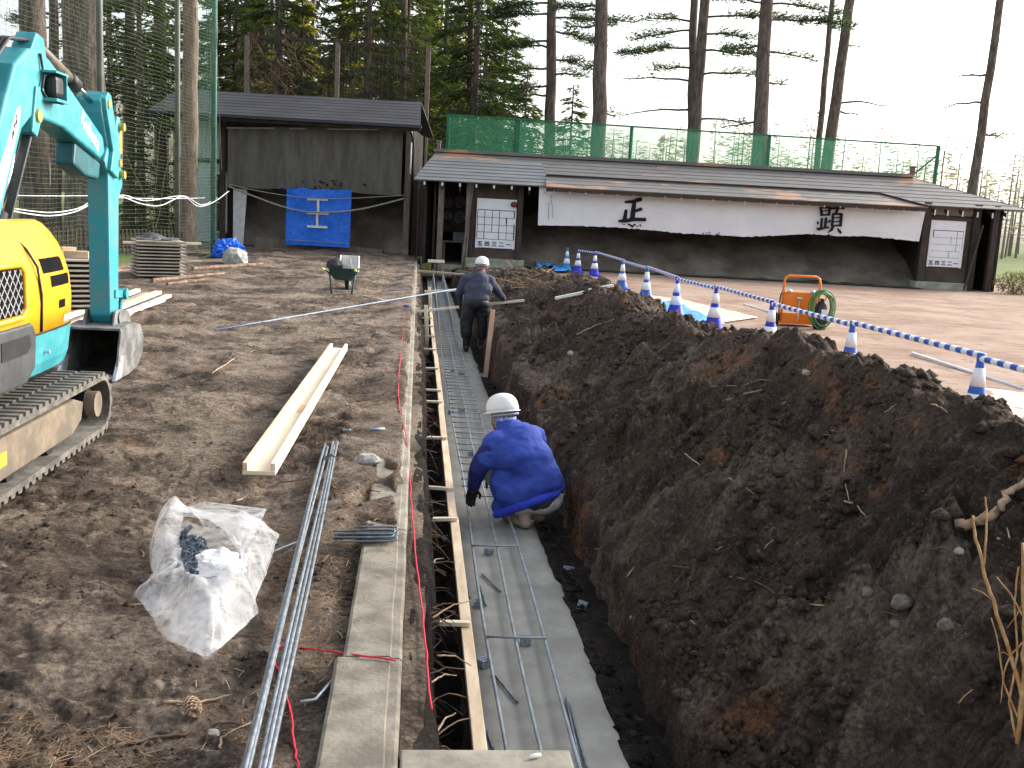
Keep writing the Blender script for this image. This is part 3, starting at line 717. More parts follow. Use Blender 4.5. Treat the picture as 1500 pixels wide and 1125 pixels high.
s, t, z = yz(232, 405); zt = z+.726
mb = MB(); mb.grid(lambda u, v: ((u-.5)*.8, (v-.5)*.5, .05+.05*mnoise.noise(Vector((u*4, v*4, 1)))+.03*mnoise.noise(Vector((u*9, v*9, 2)))+.10*math.exp(-((u-.35)**2+(v-.5)**2)*14)-.02), 22, 16)
o = mb.build('dark_sheet', M('dark_rubber_sheet', (.10, .10, .11), .7, .3), None, smooth=True); o.location = W(s, t, zt); o.rotation_euler = (0, 0, .3); tag(o, 'crumpled dark sheet on top of the far panel stack', 'sheet')
A = Vector(D(180, 355, 20.0)); B = Vector(D(295, 357, 20.5)); o = MB().bar((0, 0, 0), B-A, .06, .045).build('timber_length', wood_pale, None, bevel=.004); o.location = (A.x, A.y, A.z); tag(o, 'pale timber length lying across the far panel stack', 'timber')
for i, (a, b, w, h, mt, lab) in enumerate([((247, 433), (90, 503), .09, .045, wood_new, 'pinkish timber at the right edge of the loose lumber pile'), ((235, 437), (92, 494), .10, .02, M('grey_board', (.45, .46, .47), .8, .15, 4), 'thin grey board in the loose lumber pile'),
        ((232, 428), (88, 484), .10, .05, wood_new, 'broad pinkish timber in the loose lumber pile beside the grey board'), ((213, 430), (86, 480), .08, .04, wood_old, 'weathered board in the loose lumber pile'),
        ((202, 425), (84, 470), .08, .05, wood_pale, 'pale timber at the back of the loose lumber pile by the panels'), ((240, 440), (100, 488), .05, .03, wood_pale, 'narrow pale batten on the loose lumber pile')]):
    zz = .05+.028*(i % 3); p, q_ = GST(*a, zz), GST(*b, zz); A, B = W(*p, zz), W(*q_, zz); o = MB().bar((0, 0, 0), B-A, w, h).build('lumber', mt, None, bevel=.004); o.location = A; tag(o, lab, 'lumber')
for i, (a, b, r, lab) in enumerate([((222, 414), (330, 402), .035, 'rotten split timber lying before the far panel stack'), ((245, 418), (302, 411), .028, 'short broken timber lying in front of the rotten timber'), ((282, 396), (384, 389), .045, 'old log lying beside the boulder')]):
    A, B = [W(*yz(*k)[:2], yz(*k)[2]+r*.8) for k in (a, b)]
    pts = [A.lerp(B, k/8)+Vector((random.uniform(-.02, .02), random.uniform(-.02, .02), random.uniform(-.01, .01))) for k in range(9)]
    o = MB().tube(pts, [r*random.uniform(.8, 1.15) for _ in pts], 7).build('old_timber', M('rotten_wood', (.13, .085, .06), .95, .4, 8, .5, 30, col2=(.28, .20, .14)), None); tag(o, lab, 'timber')
tarp_blue = M('blue_tarp', (.012, .16, .78), .42, .2, 14, .25, 120, stretch=(1, 1, 1))
s, t, z = yz(335, 376); crumple('tarp_bundle', W(s, t, z+.12), (.46, .4, .36), tarp_blue, 'crumpled bright blue tarp bundle beside the net pole', 'tarp', 5, 5, .6, 2.6)

# ------------------------------------------------------------------ wheelbarrow
s, t, z = yz(501, 431)
wb = thing('wheelbarrow', 'dark green wheelbarrow standing on the dirt with gear in its tray', 'wheelbarrow', W(s, t, z), .05)
gr = M('green_paint', (.012, .055, .058), .5, .3, 10, .1, col2=(.03, .085, .085)); blackr = M('black_rubber', (.02, .02, .02), .8, .3)
lv = [(.17, .2, .25), (.23, .30, .33), (.275, .40, .46), (.285, .42, .475), (.27, .40, .47), (.22, .29, .33), (.16, .19, .262)]
mb = MB(); vs_ = []; nn = 20
for (hx, hy, zz) in lv:
    for k in range(nn):
        a = 2*math.pi*k/nn; c_, s_ = math.cos(a), math.sin(a); e = .55
        vs_.append((hx*math.copysign(abs(c_)**e, c_), .25+hy*math.copysign(abs(s_)**e, s_), zz))
mb.add(vs_, [(i*nn+k, i*nn+(k+1) % nn, (i+1)*nn+(k+1) % nn, (i+1)*nn+k) for i in range(len(lv)-1) for k in range(nn)]+[tuple(range(nn)), tuple((len(lv)-1)*nn+k for k in range(nn))]); mb.build('tray', gr, wb, smooth=True)
for sx in (-1, 1):
    MB().tube([(sx*.28, -.48, .47), (sx*.26, -.1, .40), (sx*.14, .45, .26), (sx*.05, .86, .19)], .015, 8).build('handle_bar', gr, wb, smooth=True)
    MB().tube([(sx*.28, -.55, .475), (sx*.28, -.42, .463)], .021, 8).build('grip', M('yellow_grip', (.75, .68, .10), .6, .1), wb, smooth=True)
    MB().tube([(sx*.235, -.02, .38), (sx*.2, -.06, .2), (sx*.18, -.08, 0.01)], .016, 8).build('leg', gr, wb, smooth=True)
MB().tube([(-.185, -.075, .07), (.185, -.075, .07)], .011, 6).build('leg_brace', galv, wb)
mb = MB(); mb.tube([(0, .86+.15*math.cos(a), .19+.15*math.sin(a)) for a in np.linspace(0, 2*math.pi, 25)[:-1]], .04, 10, closed=True); wh = mb.build('tyre', blackr, wb, smooth=True)
MB().tube([(-.04, .86, .19), (.04, .86, .19)], .10, 14).build('rim', galv, wb)
s2, t2 = s, t
ct = thing('open_box', 'pale open container standing in the wheelbarrow', 'container', W(s+.3, t+.10, z+.4), .1)
pale = M('pale_plastic', (.62, .62, .58), .6, .15, 8)
for (c_, d_) in [((0, .16, .14), (.34, .015, .28)), ((-.165, 0, .14), (.015, .305, .28)), ((.165, 0, .14), (.015, .305, .28)), ((0, 0, .007), (.33, .32, .014)), ((0, -.15, .06), (.33, .015, .12))]:
    MB().box(c_, d_).build('side', pale, ct, bevel=.003)
MB().bar((.02, -.22, .27), (.06, -.2, .02), .03, .02).build('strut', pale, ct)
crumple('dark_bag', W(s+.12, t-.15, z+.5), (.15, .14, .14), M('dark_bag_fabric', (.035, .034, .042), .7, .4), 'dark lumpy bag resting on the edge of the wheelbarrow tray', 'bag', 8, 4, .3, 1.7)

# ------------------------------------------------------------------ mini excavator
teal = M('teal_paint', (.025, .24, .285), .45, .12, 6, .08, 60, col2=(.065, .32, .35)); teal_w = M('worn_teal_paint', (.025, .28, .33), .5, .2, 5, .08, 60, col2=(.14, .24, .24), mixlo=.45, mixhi=.75)
yel = M('yellow_paint', (.74, .37, .012), .33, .06, 5, .03, 60); dkp = M('dark_plastic', (.045, .05, .055), .55, .25, 8, .1)
blk_m = M('black_metal', (.015, .016, .018), .5, .3, 12, .1); rub = M('track_rubber', (.085, .08, .072), .9, .3, 8, .3, 50, col2=(.19, .175, .15)); dust = M('dusty_paint', (.135, .112, .085), .9, .25, 4, .3, 40, col2=(.24, .19, .135))
chrome = M('chrome_rod', (.75, .75, .74), .15, .05, 4, 0, metal=1.0); bsteel = M('worn_bucket_steel', (.10, .105, .105), .6, .3, 7, .3, 40, metal=.3, col2=(.23, .235, .23)); brass = M('brass_pin', (.55, .40, .12), .4, .2, 20, 0, metal=.5); bkt_in = M('dark_bucket_steel', (.045, .038, .033), .85, .4, 6, .4, 30)
XC = -2.79
ex = thing('mini_excavator', 'small yellow and teal tracked excavator with its arm folded and bucket down', 'excavator', W(0, XC), RZ)
def loft(levels, cx, cy, hx, hy, e=.42, n=48, ymax=None, ymin=None):
    mb = MB(); vs_ = []
    for (z, ins) in levels:
        for k in range(n):
            a = 2*math.pi*k/n; c_, s_ = math.cos(a), math.sin(a)
            vs_.append((cx+(hx-ins)*math.copysign(abs(c_)**e, c_), cy+(hy-ins)*math.copysign(abs(s_)**e, s_), z))
    mb.add(vs_, [(i*n+k, i*n+(k+1) % n, (i+1)*n+(k+1) % n, (i+1)*n+k) for i in range(len(levels)-1) for k in range(n)]+[tuple(range(n-1, -1, -1)), tuple((len(levels)-1)*n+k for k in range(n))])
    return mb
HY, HH, LX, LH = 5.55, 1.30, .405, .25
loft([(.51, .10), (.54, .045), (.61, .02), (.772, .0)], -.05, 4.9, .58, 1.3).build('rear_frame_cover', teal, ex, bevel=.004)
loft([(.785, .0), (.95, -.005), (1.08, .005), (1.18, .03), (1.27, .085), (1.34, .16), (1.385, .26)], -.05, 4.9, .58, 1.3).build('rear_hood', yel, ex, smooth=True)
loft([(.50, .10), (.53, .045), (.60, .02), (.775, .0)], LX, HY, LH, HH).build('frame_cover', teal, ex, smooth=False, bevel=.004)
loft([(.78, .0), (.95, -.005), (1.08, .005), (1.18, .03), (1.27, .065), (1.34, .11), (1.39, .16), (1.41, .20)], LX, HY, LH, HH).build('engine_cover', yel, ex, smooth=True)
# dark lower side panel and its handle slot (toward the rear)
MB().prism([(4.0, .53), (5.80, .53), (5.93, .60), (5.96, .79), (5.90, .86), (4.0, .86)], .625, .672).build('side_panel', dkp, ex, bevel=.015)
MB().prism([(5.45, .70), (5.80, .70), (5.86, .74), (5.84, .80), (5.45, .80)], .668, .676).build('step_slot', blk_m, ex)
# seams
for yy in (6.10,):
    MB().tube([(.662, 6.06, .79), (.664, 6.07, 1.0), (.65, 6.05, 1.16), (.605, 6.02, 1.255), (.54, 6.0, 1.325)], .008, 6).build('panel_seam', blk_m, ex, smooth=True)
# mesh grille: recess shade put into a dark plate, with diagonal bars and yellow frame
gx = .664
gpanel = MB().prism([(5.0, .92), (5.76, .92), (5.80, .96), (5.78, 1.14), (5.74, 1.17), (5.0, 1.17)], gx-.02, gx).build('grille', M('grille_shade_black', (.01, .01, .011), 1.0, .2, 5, 0, spec=.05), ex)
mb = MB()
for k in range(-4, 16):
    y0 = 5.0+k*.075
    for sg in (1, -1):
        a = (gx+.003, y0, .925); b = (gx+.003, y0+sg*.24, 1.165)
        pts = [a, b]
        # clip to the panel
        ya, yb = a[1], b[1]
        lo, hi = 5.0, 5.77
        f0, f1 = 0., 1.
        for lim, s_ in ((lo, 1), (hi, -1)):
            va = (ya-lim)*s_; vb_ = (yb-lim)*s_
            if va < 0 and vb_ < 0: f1 = -1
            elif va < 0: f0 = max(f0, va/(va-vb_))
            elif vb_ < 0: f1 = min(f1, va/(va-vb_))
        if f1 > f0:
            A, B = Vector(a), Vector(b); mb.bar(A.lerp(B, f0), A.lerp(B, f1), .006, .004, up=(1, 0, 0))
mb.build('mesh', M('grey_mesh', (.35, .36, .37), .5, .1), gpanel)
MB().tube([(gx, 5.0, 1.19), (gx, 5.74, 1.19), (gx, 5.80, 1.15), (gx+.002, 5.825, .95), (gx, 5.77, .90), (gx, 5.0, .90)], .018, 8).build('grille_frame', yel, ex, smooth=True)
# corner vents, reflector and sticker on the rounded front corner
def cornerpt(a, z, off=0.):
    c_, s_ = math.cos(a), math.sin(a); e = .42
    ins = float(np.interp(z, [.78, .95, 1.08, 1.18, 1.27], [0, -.005, .005, .03, .085]))
    return Vector((LX+(LH-ins+off)*abs(c_)**e, HY+(HH-ins+off)*abs(s_)**e, z))
def cornerpatch(name, a0, a1, z0, z1, mat, off=.004):
    mb = MB(); mb.grid(lambda u, v: cornerpt(a0+(a1-a0)*u, z0+(z1-z0)*v, off), 6, 4); return mb.build(name, mat, ex, smooth=True)
ventm = M('vent_shade_black', (.008, .008, .009), 1.0, .2, 5, 0, spec=.05)  # flat dark patches: shade of the vent openings put into the colour
cornerpatch('vent', R_(10), R_(34), 1.115, 1.205, ventm); cornerpatch('vent', R_(14), R_(40), 1.03, 1.095, ventm); cornerpatch('vent', R_(20), R_(28), .895, .945, ventm)
cornerpatch('sticker', R_(26), R_(46), .80, .845, M('red_white_sticker', (.75, .6, .55), .5, .1, 60, 0, col2=(.6, .05, .03)))
cornerpatch('seam_strip', R_(3), R_(88), .772, .784, blk_m, .002)
# dark deck rim and seat
mb = MB(); mb.tube([(.52, 4.6, 1.40), (.52, 5.2, 1.425), (.50, 5.7, 1.41), (.42, 6.0, 1.385), (.2, 6.15, 1.36), (-.2, 6.15, 1.36), (-.5, 5.9, 1.38), (-.52, 4.6, 1.4)], .055, 10); mb.build('deck_rim', dkp, ex, smooth=True)
MB().box((0, 4.7, 1.62), (.46, .12, .5)).build('seat_back', blk_m, ex, bevel=.04); MB().box((0, 4.95, 1.45), (.46, .46, .12)).build('seat', blk_m, ex, bevel=.04)
cam_bolt = MB().tube([(.652, 6.17, .66), (.668, 6.17, .66)], .012, 8).build('bolt', galv, ex)
MB().tube([(.58, 5.3, 1.33), (.64, 5.34, 1.33)], .012, 8).build('latch', galv, ex)
# undercarriage
MB().box((0, 5.4, .42), (.62, 1.2, .16)).build('car_body', blk_m, ex)
def oval(s0, s1, r, zc, n=18):
    P = [(s0+(s1-s0)*k/20, zc+r) for k in range(21)]
    P += [(s1+r*math.sin(math.pi*k/n), zc+r*math.cos(math.pi*k/n)) for k in range(1, n)]
    P += [(s1+(s0-s1)*k/20, zc-r) for k in range(21)]
    P += [(s0-r*math.sin(math.pi*k/n), zc-r*math.cos(math.pi*k/n)) for k in range(1, n)]
    return P
lugm = MB().prism([(-.035, 0), (.035, 0), (.022, .024), (-.022, .024)], -.15, -.02); lugm.prism([(-.02, 0), (.05, 0), (.037, .024), (-.007, .024)], .0, .15); lugmesh = lugm.mesh('lug', rub)
for sx in (-1, 1):
    xc = sx*.60
    P = oval(3.75, 6.9, .185, .215); Pi = oval(3.75, 6.9, .155, .215); n = len(P); vs_ = []
    for (a, b) in zip(P, Pi):
        vs_ += [(xc-.15, a[0], a[1]), (xc+.15, a[0], a[1]), (xc+.15, b[0], b[1]), (xc-.15, b[0], b[1])]
    mb = MB(); mb.add(vs_, [(i*4+j, ((i+1) % n)*4+j, ((i+1) % n)*4+(j+1) % 4, i*4+(j+1) % 4) for i in range(n) for j in range(4)]); tk = mb.build('track', rub, ex)
    # lugs
    per = 0; cum = [0]
    for i in range(n): per += math.dist(P[i], P[(i+1) % n]); cum.append(per)
    NL = 78
    for k in range(NL):
        d_ = per*k/NL; i = max(j for j in range(n) if cum[j] <= d_); f = (d_-cum[i])/(cum[i+1]-cum[i]); a, b = P[i], P[(i+1) % n]
        q_ = (a[0]+(b[0]-a[0])*f, a[1]+(b[1]-a[1])*f); an = math.atan2(b[1]-a[1], b[0]-a[0])
        o = link('lug', lugmesh, tk); o.location = (xc, q_[0], q_[1]); o.rotation_euler = (an, 0, 0)
    MB().prism([(4.0, .10), (6.45, .10), (6.62, .16), (6.66, .27), (6.5, .315), (4.0, .325)], xc-.06, xc+.10 if sx > 0 else xc+.06).build('track_frame', dust, ex, bevel=.01)
    MB().tube([(xc-.05, 6.88, .215), (xc+.06, 6.88, .215)], .105, 20).build('idler', blk_m, ex)
    MB().tube([(xc+.05, 6.88, .215), (xc+.125, 6.88, .215)], .085, 24).build('idler_hub', dust, ex)
    for yy in (4.3, 4.9, 5.5, 6.1): MB().tube([(xc-.06, yy, .10), (xc+.08, yy, .10)], .055, 12).build('roller', blk_m, ex)
    MB().tube([(xc-.04, 6.0, .345), (xc+.07, 6.0, .345)], .03, 10).build('carrier_roller', dust, ex)
    MB().tube([(xc-.05, 3.75, .215), (xc+.06, 3.75, .215)], .13, 18).build('sprocket', blk_m, ex)
    MB().box((xc+.103, 5.35, .21), (.004, .10, .07)).build('decal', M('yellow_decal', (.8, .6, .05), .5, .1), ex)
# swing bracket and boom
MB().prism([(6.2, .55), (6.75, .55), (6.85, .72), (6.8, 1.0), (6.55, 1.02), (6.2, .9)], -.14, .14).build('swing_bracket', teal, ex, bevel=.02)
boomP = [(6.50, .98), (6.58, .80), (6.78, .80), (6.98, 1.40), (7.38, 1.98), (7.54, 2.07), (7.72, 2.09), (8.2, 2.06), (9.12, 1.87), (9.25, 1.93), (9.2, 2.06), (8.25, 2.42), (7.95, 2.52), (7.75, 2.56), (7.55, 2.54), (7.28, 2.40), (6.92, 1.88)]
MB().prism(boomP, -.10, .10).build('boom', teal, ex, bevel=.022, seg=3)
MB().prism([(7.52, 1.98), (7.62, 1.95), (7.74, 2.12), (7.78, 2.30), (7.62, 2.3)], -.118, .118).build('cylinder_lug', teal, ex, bevel=.01)
MB().tube([(.10, 7.63, 2.10), (.135, 7.63, 2.10)], .045, 16).build('pin', brass, ex)
MB().tube([(0, 6.72, .66), (0, 7.22, 1.42)], .055, 14).build('boom_cylinder', blk_m, ex, smooth=True); MB().tube([(0, 7.22, 1.42), (0, 7.60, 2.05)], .028, 12).build('boom_rod', chrome, ex, smooth=True)
MB().bar((.0, 6.9, .75), (.06, 7.6, 1.98), .06, .02).build('rod_guard', dkp, ex)
MB().tube([(.0, 7.85, 2.63), (0, 8.72, 2.45)], .048, 14).build('arm_cylinder', M('dusty_cylinder', (.10, .085, .06), .5, .3, 10, .1), ex, smooth=True); MB().tube([(0, 8.72, 2.45), (0, 9.28, 2.33)], .026, 12).build('arm_rod', chrome, ex, smooth=True)
MB().prism([(7.62, 2.5), (8.0, 2.45), (7.92, 2.66), (7.78, 2.68)], -.07, .07).build('cylinder_bracket', teal, ex, bevel=.01)
MB().tube([(.0, 8.62, 2.47), (0, 8.80, 2.43)], .062, 14).build('cylinder_gland', blk_m, ex, smooth=True)
# work lamp on the boom side
MB().box((.155, 7.86, 2.32), (.09, .16, .15)).build('work_lamp', blk_m, ex, bevel=.03)
MB().prism([(7.74, 2.215), (8.0, 2.215), (8.0, 2.235), (7.97, 2.24), (7.97, 2.40), (8.0, 2.41), (8.0, 2.425), (7.74, 2.425), (7.74, 2.41), (7.955, 2.41), (7.955, 2.235), (7.74, 2.235)], .098, .21).build('lamp_bracket', teal, ex)
MB().tube([(.11, 7.72, 2.53), (.12, 7.76, 2.38), (.12, 7.70, 2.28), (.14, 7.78, 2.22), (.2, 7.9, 2.21)], .010, 6).build('lamp_cable', blk_m, ex, smooth=True)
for k in range(3): MB().tube([(-.05+.03*k, 6.7, 1.3), (-.06+.03*k, 6.78, 1.9), (-.05+.03*k, 7.1, 2.35), (-.04+.03*k, 7.4, 2.58), (-.03+.03*k, 7.75, 2.62)], .014, 6).build('hose', blk_m, ex, smooth=True)
# white decal panel with dark marks on the lower boom
MB().prism([(6.93, 1.52), (6.98, 1.50), (7.33, 2.02), (7.36, 2.14), (7.30, 2.12), (6.90, 1.62)], .100, .1035).build('decal', M('white_decal', (.8, .8, .8), .5, .05), ex)
mb = MB()
for k in range(8): mb.box((.105, 7.20+.012*k+random.uniform(-.01, .01), 1.92+.02*k+random.uniform(-.012, .012)), (.003, random.uniform(.015, .04), random.uniform(.01, .025)), Matrix.Rotation(R_(55), 3, 'X'))
mb.build('decal_mark', blk_m, ex)
def text_part(txt, size, mat, parent, mw, ext=.002, name='lettering', shear=0., offset=0.):
    cu = bpy.data.curves.new(name, 'FONT'); cu.body = txt; cu.size = size; cu.extrude = ext; cu.shear = shear; cu.offset = offset; cu.align_x = 'CENTER'; cu.align_y = 'CENTER'
    tmp = bpy.data.objects.new(name+'_curve', cu); COL.objects.link(tmp)
    dg = bpy.context.evaluated_depsgraph_get(); dg.update(); me = bpy.data.meshes.new_from_object(tmp.evaluated_get(dg)); bpy.data.objects.remove(tmp)
    me.materials.clear(); me.materials.append(mat); o = link(name, me, parent); o.matrix_local = mw; return o
wht = M('white_print', (.85, .85, .85), .5, .03, 5, 0)
an = math.atan2(1.93-2.20, 9.08-8.48)
mw = Matrix.Translation((.1025, 8.84, 2.075)) @ Matrix(((0, 0, 1), (1, 0, 0), (0, 1, 0))).to_4x4() @ Matrix.Rotation(an, 4, 'Z')
text_part('Kubota', .165, wht, ex, mw, .001, offset=.004)
# stick
stP = [(9.36, 1.74), (9.38, .52), (9.45, .44), (9.55, .44), (9.63, .52), (9.68, 1.55), (9.80, 1.66), (9.80, 1.74), (9.74, 1.86), (9.78, 2.20), (9.74, 2.27), (9.66, 2.27), (9.62, 2.20), (9.60, 2.0), (9.50, 2.05), (9.34, 2.38), (9.24, 2.42), (9.18, 2.36), (9.20, 2.26), (9.36, 1.98), (9.26, 1.86)]
MB().prism(stP, -.09, .09).build('stick', teal_w, ex, bevel=.015)
MB().prism([(9.28, 2.44), (9.2, 2.38), (9.22, 2.28), (9.40, 1.95), (9.32, 1.78), (9.55, 1.72), (9.62, 1.95), (9.52, 2.08), (9.36, 2.42)], -.125, .125).build('stick_cheek', teal, ex, bevel=.01)
for (y, z) in ((9.28, 2.34), (9.72, 2.18), (9.60, 1.86), (9.72, 1.76)): MB().tube([(-.13, y, z), (.135, y, z)], .038, 14).build('pin', brass, ex)
MB().box((.092, 9.74, 2.05), (.004, .07, .2)).build('decal', MATS['yellow_decal'], ex)
MB().prism([(8.55, 1.80), (8.85, 1.72), (9.2, 1.70), (9.25, 1.84), (8.6, 1.98)], -.09, .06).build('hose_guard', M('dark_teal', (.01, .10, .12), .5, .2), ex, bevel=.02)
# bucket cylinder, links and bucket
MB().tube([(0, 9.85, 1.95), (0, 9.84, 1.2)], .042, 12).build('bucket_cylinder', blk_m, ex, smooth=True); MB().tube([(0, 9.84, 1.2), (0, 9.78, .68)], .022, 10).build('bucket_rod', chrome, ex, smooth=True)
for sx in (-1, 1):
    MB().bar((sx*.095, 9.5, .70), (sx*.095, 9.8, .68), .016, .07).build('link_arm', teal, ex); MB().bar((sx*.07, 9.79, .68), (sx*.07, 9.74, .44), .02, .07).build('link_arm', teal, ex)
    MB().prism([(9.28, .40), (9.86, .40), (9.82, .52), (9.55, .56), (9.40, .56)], sx*.125-.012, sx*.125+.012).build('bucket_ear', bsteel, ex, bevel=.01)
MB().tube([(-.13, 9.78, .68), (.13, 9.78, .68)], .05, 14).build('link_pin', teal, ex)
MB().tube([(-.15, 9.49, .49), (.15, 9.49, .49)], .055, 14).build('bucket_pin', bsteel, ex)
bx0, bx1 = -.235, .235
bp_ = [(9.16, .41), (9.55, .43), (9.80, .385), (9.90, .27), (9.86, .13), (9.70, .04), (9.45, .01), (9.0, .012)]
mb = MB(); n = len(bp_)
vs_ = [(x, a, b) for x in (bx0, bx1) for a, b in bp_]
mb.add(vs_, [(i, i+1, n+i+1, n+i) for i in range(n-1)]); bk = mb.build('bucket', bsteel, ex)
so = bk.modifiers.new('shell', 'SOLIDIFY'); so.thickness = .018; so.offset = 1
bk.data.materials.append(bkt_in); so.material_offset = 0
for x in (bx0, bx1):
    MB().prism(bp_, x-.009, x+.009).build('bucket_side', bsteel, ex, bevel=.003); MB().prism([(8.94, .0), (9.14, .0), (9.22, .18), (9.12, .2)], x-.014, x+.014).build('side_cutter', galv, ex)
mb = MB(); inn_ = [(a+(9.45-a)*.03+.0, b+(.22-b)*.03) for a, b in bp_]; mb.add([(x, a, b) for x in (bx0+.012, bx1-.012) for a, b in inn_], [(i, i+1, n+i+1, n+i) for i in range(n-1)]); mb.build('bucket_lining', bkt_in, ex)  # inside lined with a darker, browner steel colour
MB().box((0, 9.03, .022), (.50, .12, .018)).build('cutting_edge', galv, ex)

# ------------------------------------------------------------------ buildings
class Bld:
    """parts given in world coordinates under an Empty"""
    def __init__(s, root): s.r = root
    def part(s, mb, name, mat, par=None, **k):
        o = mb.build(name, mat, par or s.r, **k)
        if par is None: o.location = tuple(-c for c in s.r.location)
        return o
def P3(px, py, Y): return Vector(D(px, py, Y))
def roof_mat(name, c1, c2, peel, lo):
    mt, nt, b = _nt(name); L = nt.links.new; g = nt.nodes.new('ShaderNodeNewGeometry')
    def nz(sc, st=(1, 1, 1), det=8, ro=.6):
        mp = nt.nodes.new('ShaderNodeMapping'); mp.inputs['Scale'].default_value = st; L(g.outputs['Position'], mp.inputs['Vector']); n = nt.nodes.new('ShaderNodeTexNoise'); n.inputs['Scale'].default_value = sc; n.inputs['Detail'].default_value = det; n.inputs['Roughness'].default_value = ro; L(mp.outputs[0], n.inputs['Vector']); return n.outputs['Fac']
    def mix(f, a, c):
        x = nt.nodes.new('ShaderNodeMix'); x.data_type = 'RGBA'; L(f, x.inputs['Factor'])
        for k, v in ((6, a), (7, c)):
            if isinstance(v, tuple): x.inputs[k].default_value = (*v, 1)
            else: L(v, x.inputs[k])
        return x.outputs[2]
    def rg(f, lo_, hi):
        m_ = nt.nodes.new('ShaderNodeMapRange'); m_.inputs['From Min'].default_value = lo_; m_.inputs['From Max'].default_value = hi; L(f, m_.inputs['Value']); return m_.outputs[0]
    c = mix(rg(nz(.8, (1, 3, 3)), .35, .65), c1, c2)
    c = mix(rg(nz(.55, (1, 2.2, 4), 9, .65), lo, lo+.03), c, peel)
    L(c, b.inputs['Base Color']); b.inputs['Roughness'].default_value = .5; b.inputs['Metallic'].default_value = .1
    return mt
roof_grey = roof_mat('roof_metal', (.125, .118, .110), (.165, .158, .15), (.36, .21, .135), .565)
roof_porch = roof_mat('porch_sheen_metal', (.13, .138, .145), (.18, .19, .198), (.36, .21, .135), .61)
roof_dark = roof_mat('dark_roof_metal', (.030, .030, .036), (.055, .053, .058), (.40, .2, .11), .70)
sand = M('azuchi_sand', (.12, .10, .082), .97, .35, .8, .6, 10, col2=(.24, .21, .175), dist=.05)
wall_br = M('brown_wall', (.085, .062, .050), .9, .2, 2, .2, 20); wall_dk = M('dark_boards', (.030, .024, .021), .9, .3, 3, .2, 20)
plinth = M('plinth_concrete', (.30, .33, .27), .95, .2, 4, .4, 30)
white_cloth = M('white_cloth', (.74, .75, .78), .9, .06, 2, .2, 14, col2=(.80, .80, .82), trans=(.10, .10, .10))
ink = M('black_ink', (.012, .011, .016), .9, .2, 5, 0)

def roof_plane(mb, rl, rr, er, el, n=7, th=.025):
    """courses between ridge (rl,rr) and eave (el,er), each lapping over the one below"""
    up = (rr-rl).cross(el-rl).normalized()
    if up.z < 0: up = -up
    for k in range(n):
        a, b = k/n, (k+1)/n
        A, B = rl.lerp(el, a), rr.lerp(er, a); C_, D_ = rr.lerp(er, b), rl.lerp(el, b)
        o1 = up*th*.15; o2 = up*th
        vs_ = [A+o1, B+o1, C_+o2, D_+o2, C_-up*.02, D_-up*.02, A-up*.02, B-up*.02]
        mb.add(vs_, [(0, 1, 2, 3), (3, 2, 4, 5), (6, 7, 1, 0), (5, 4, 7, 6), (0, 3, 5, 6), (1, 7, 4, 2)])

shed = thing('target_shed', 'long low archery target shed with peeling grey metal roof', 'shed', (5, 33, 0)); sb = Bld(shed)
RY, EY, BY = 33.8, 31.75, 36.0
rl, rr = P3(640, 220, RY), P3(1333, 262, RY); el, er = P3(608, 263, EY), P3(1512, 303, EY)
rz_ = (rl.z+rr.z)/2; ez_ = (P3(620, 263, EY).z+P3(1400, 301, EY).z)/2
rl.z = rr.z = rz_; el.z = er.z = ez_
bl, br_ = Vector((el.x, BY, ez_)), Vector((er.x, BY, ez_))
mb = MB(); roof_plane(mb, rl, rr, er, el, 8, .012); sb.part(mb, 'roof_front', roof_grey)
mb = MB(); roof_plane(mb, rr+Vector((0, 0, .004)), rr+Vector((.01, .0, .004)), br_, er, 6); sb.part(mb, 'roof_hip', roof_grey)
mb = MB(); roof_plane(mb, rr, rl, bl, br_, 6); sb.part(mb, 'roof_back', roof_grey)
mb = MB(); roof_plane(mb, rl+Vector((-.01, 0, .004)), rl+Vector((0, 0, .004)), el, bl, 6); sb.part(mb, 'roof_hip', roof_grey)
mb = MB(); mb.bar(rl+Vector((-.1, 0, .05)), rr+Vector((.1, 0, .05)), .22, .10); sb.part(mb, 'ridge_cap', roof_grey)
for p in (rl, rr):
    mb = MB(); mb.box(p+Vector((.05, 0, .16)), (.13, .16, .30)); mb.box(p+Vector((.05, 0, .33)), (.17, .2, .05)); sb.part(mb, 'ridge_end', wood_grey, bevel=.01)
# porch roof over the doorway side, its sheen put into a lighter colour
a, b = P3(632, 232, 33.2), P3(793, 246, 33.2); a.z = b.z = rz_-(rz_-ez_)*(RY-33.2)/(RY-EY)+.05
c_, d_ = P3(606, 263, 31.5), P3(806, 272, 31.5); c_.z = d_.z = ez_-.055
mb = MB(); roof_plane(mb, a, b, d_, c_, 7, .016); sb.part(mb, 'porch_roof', roof_porch)
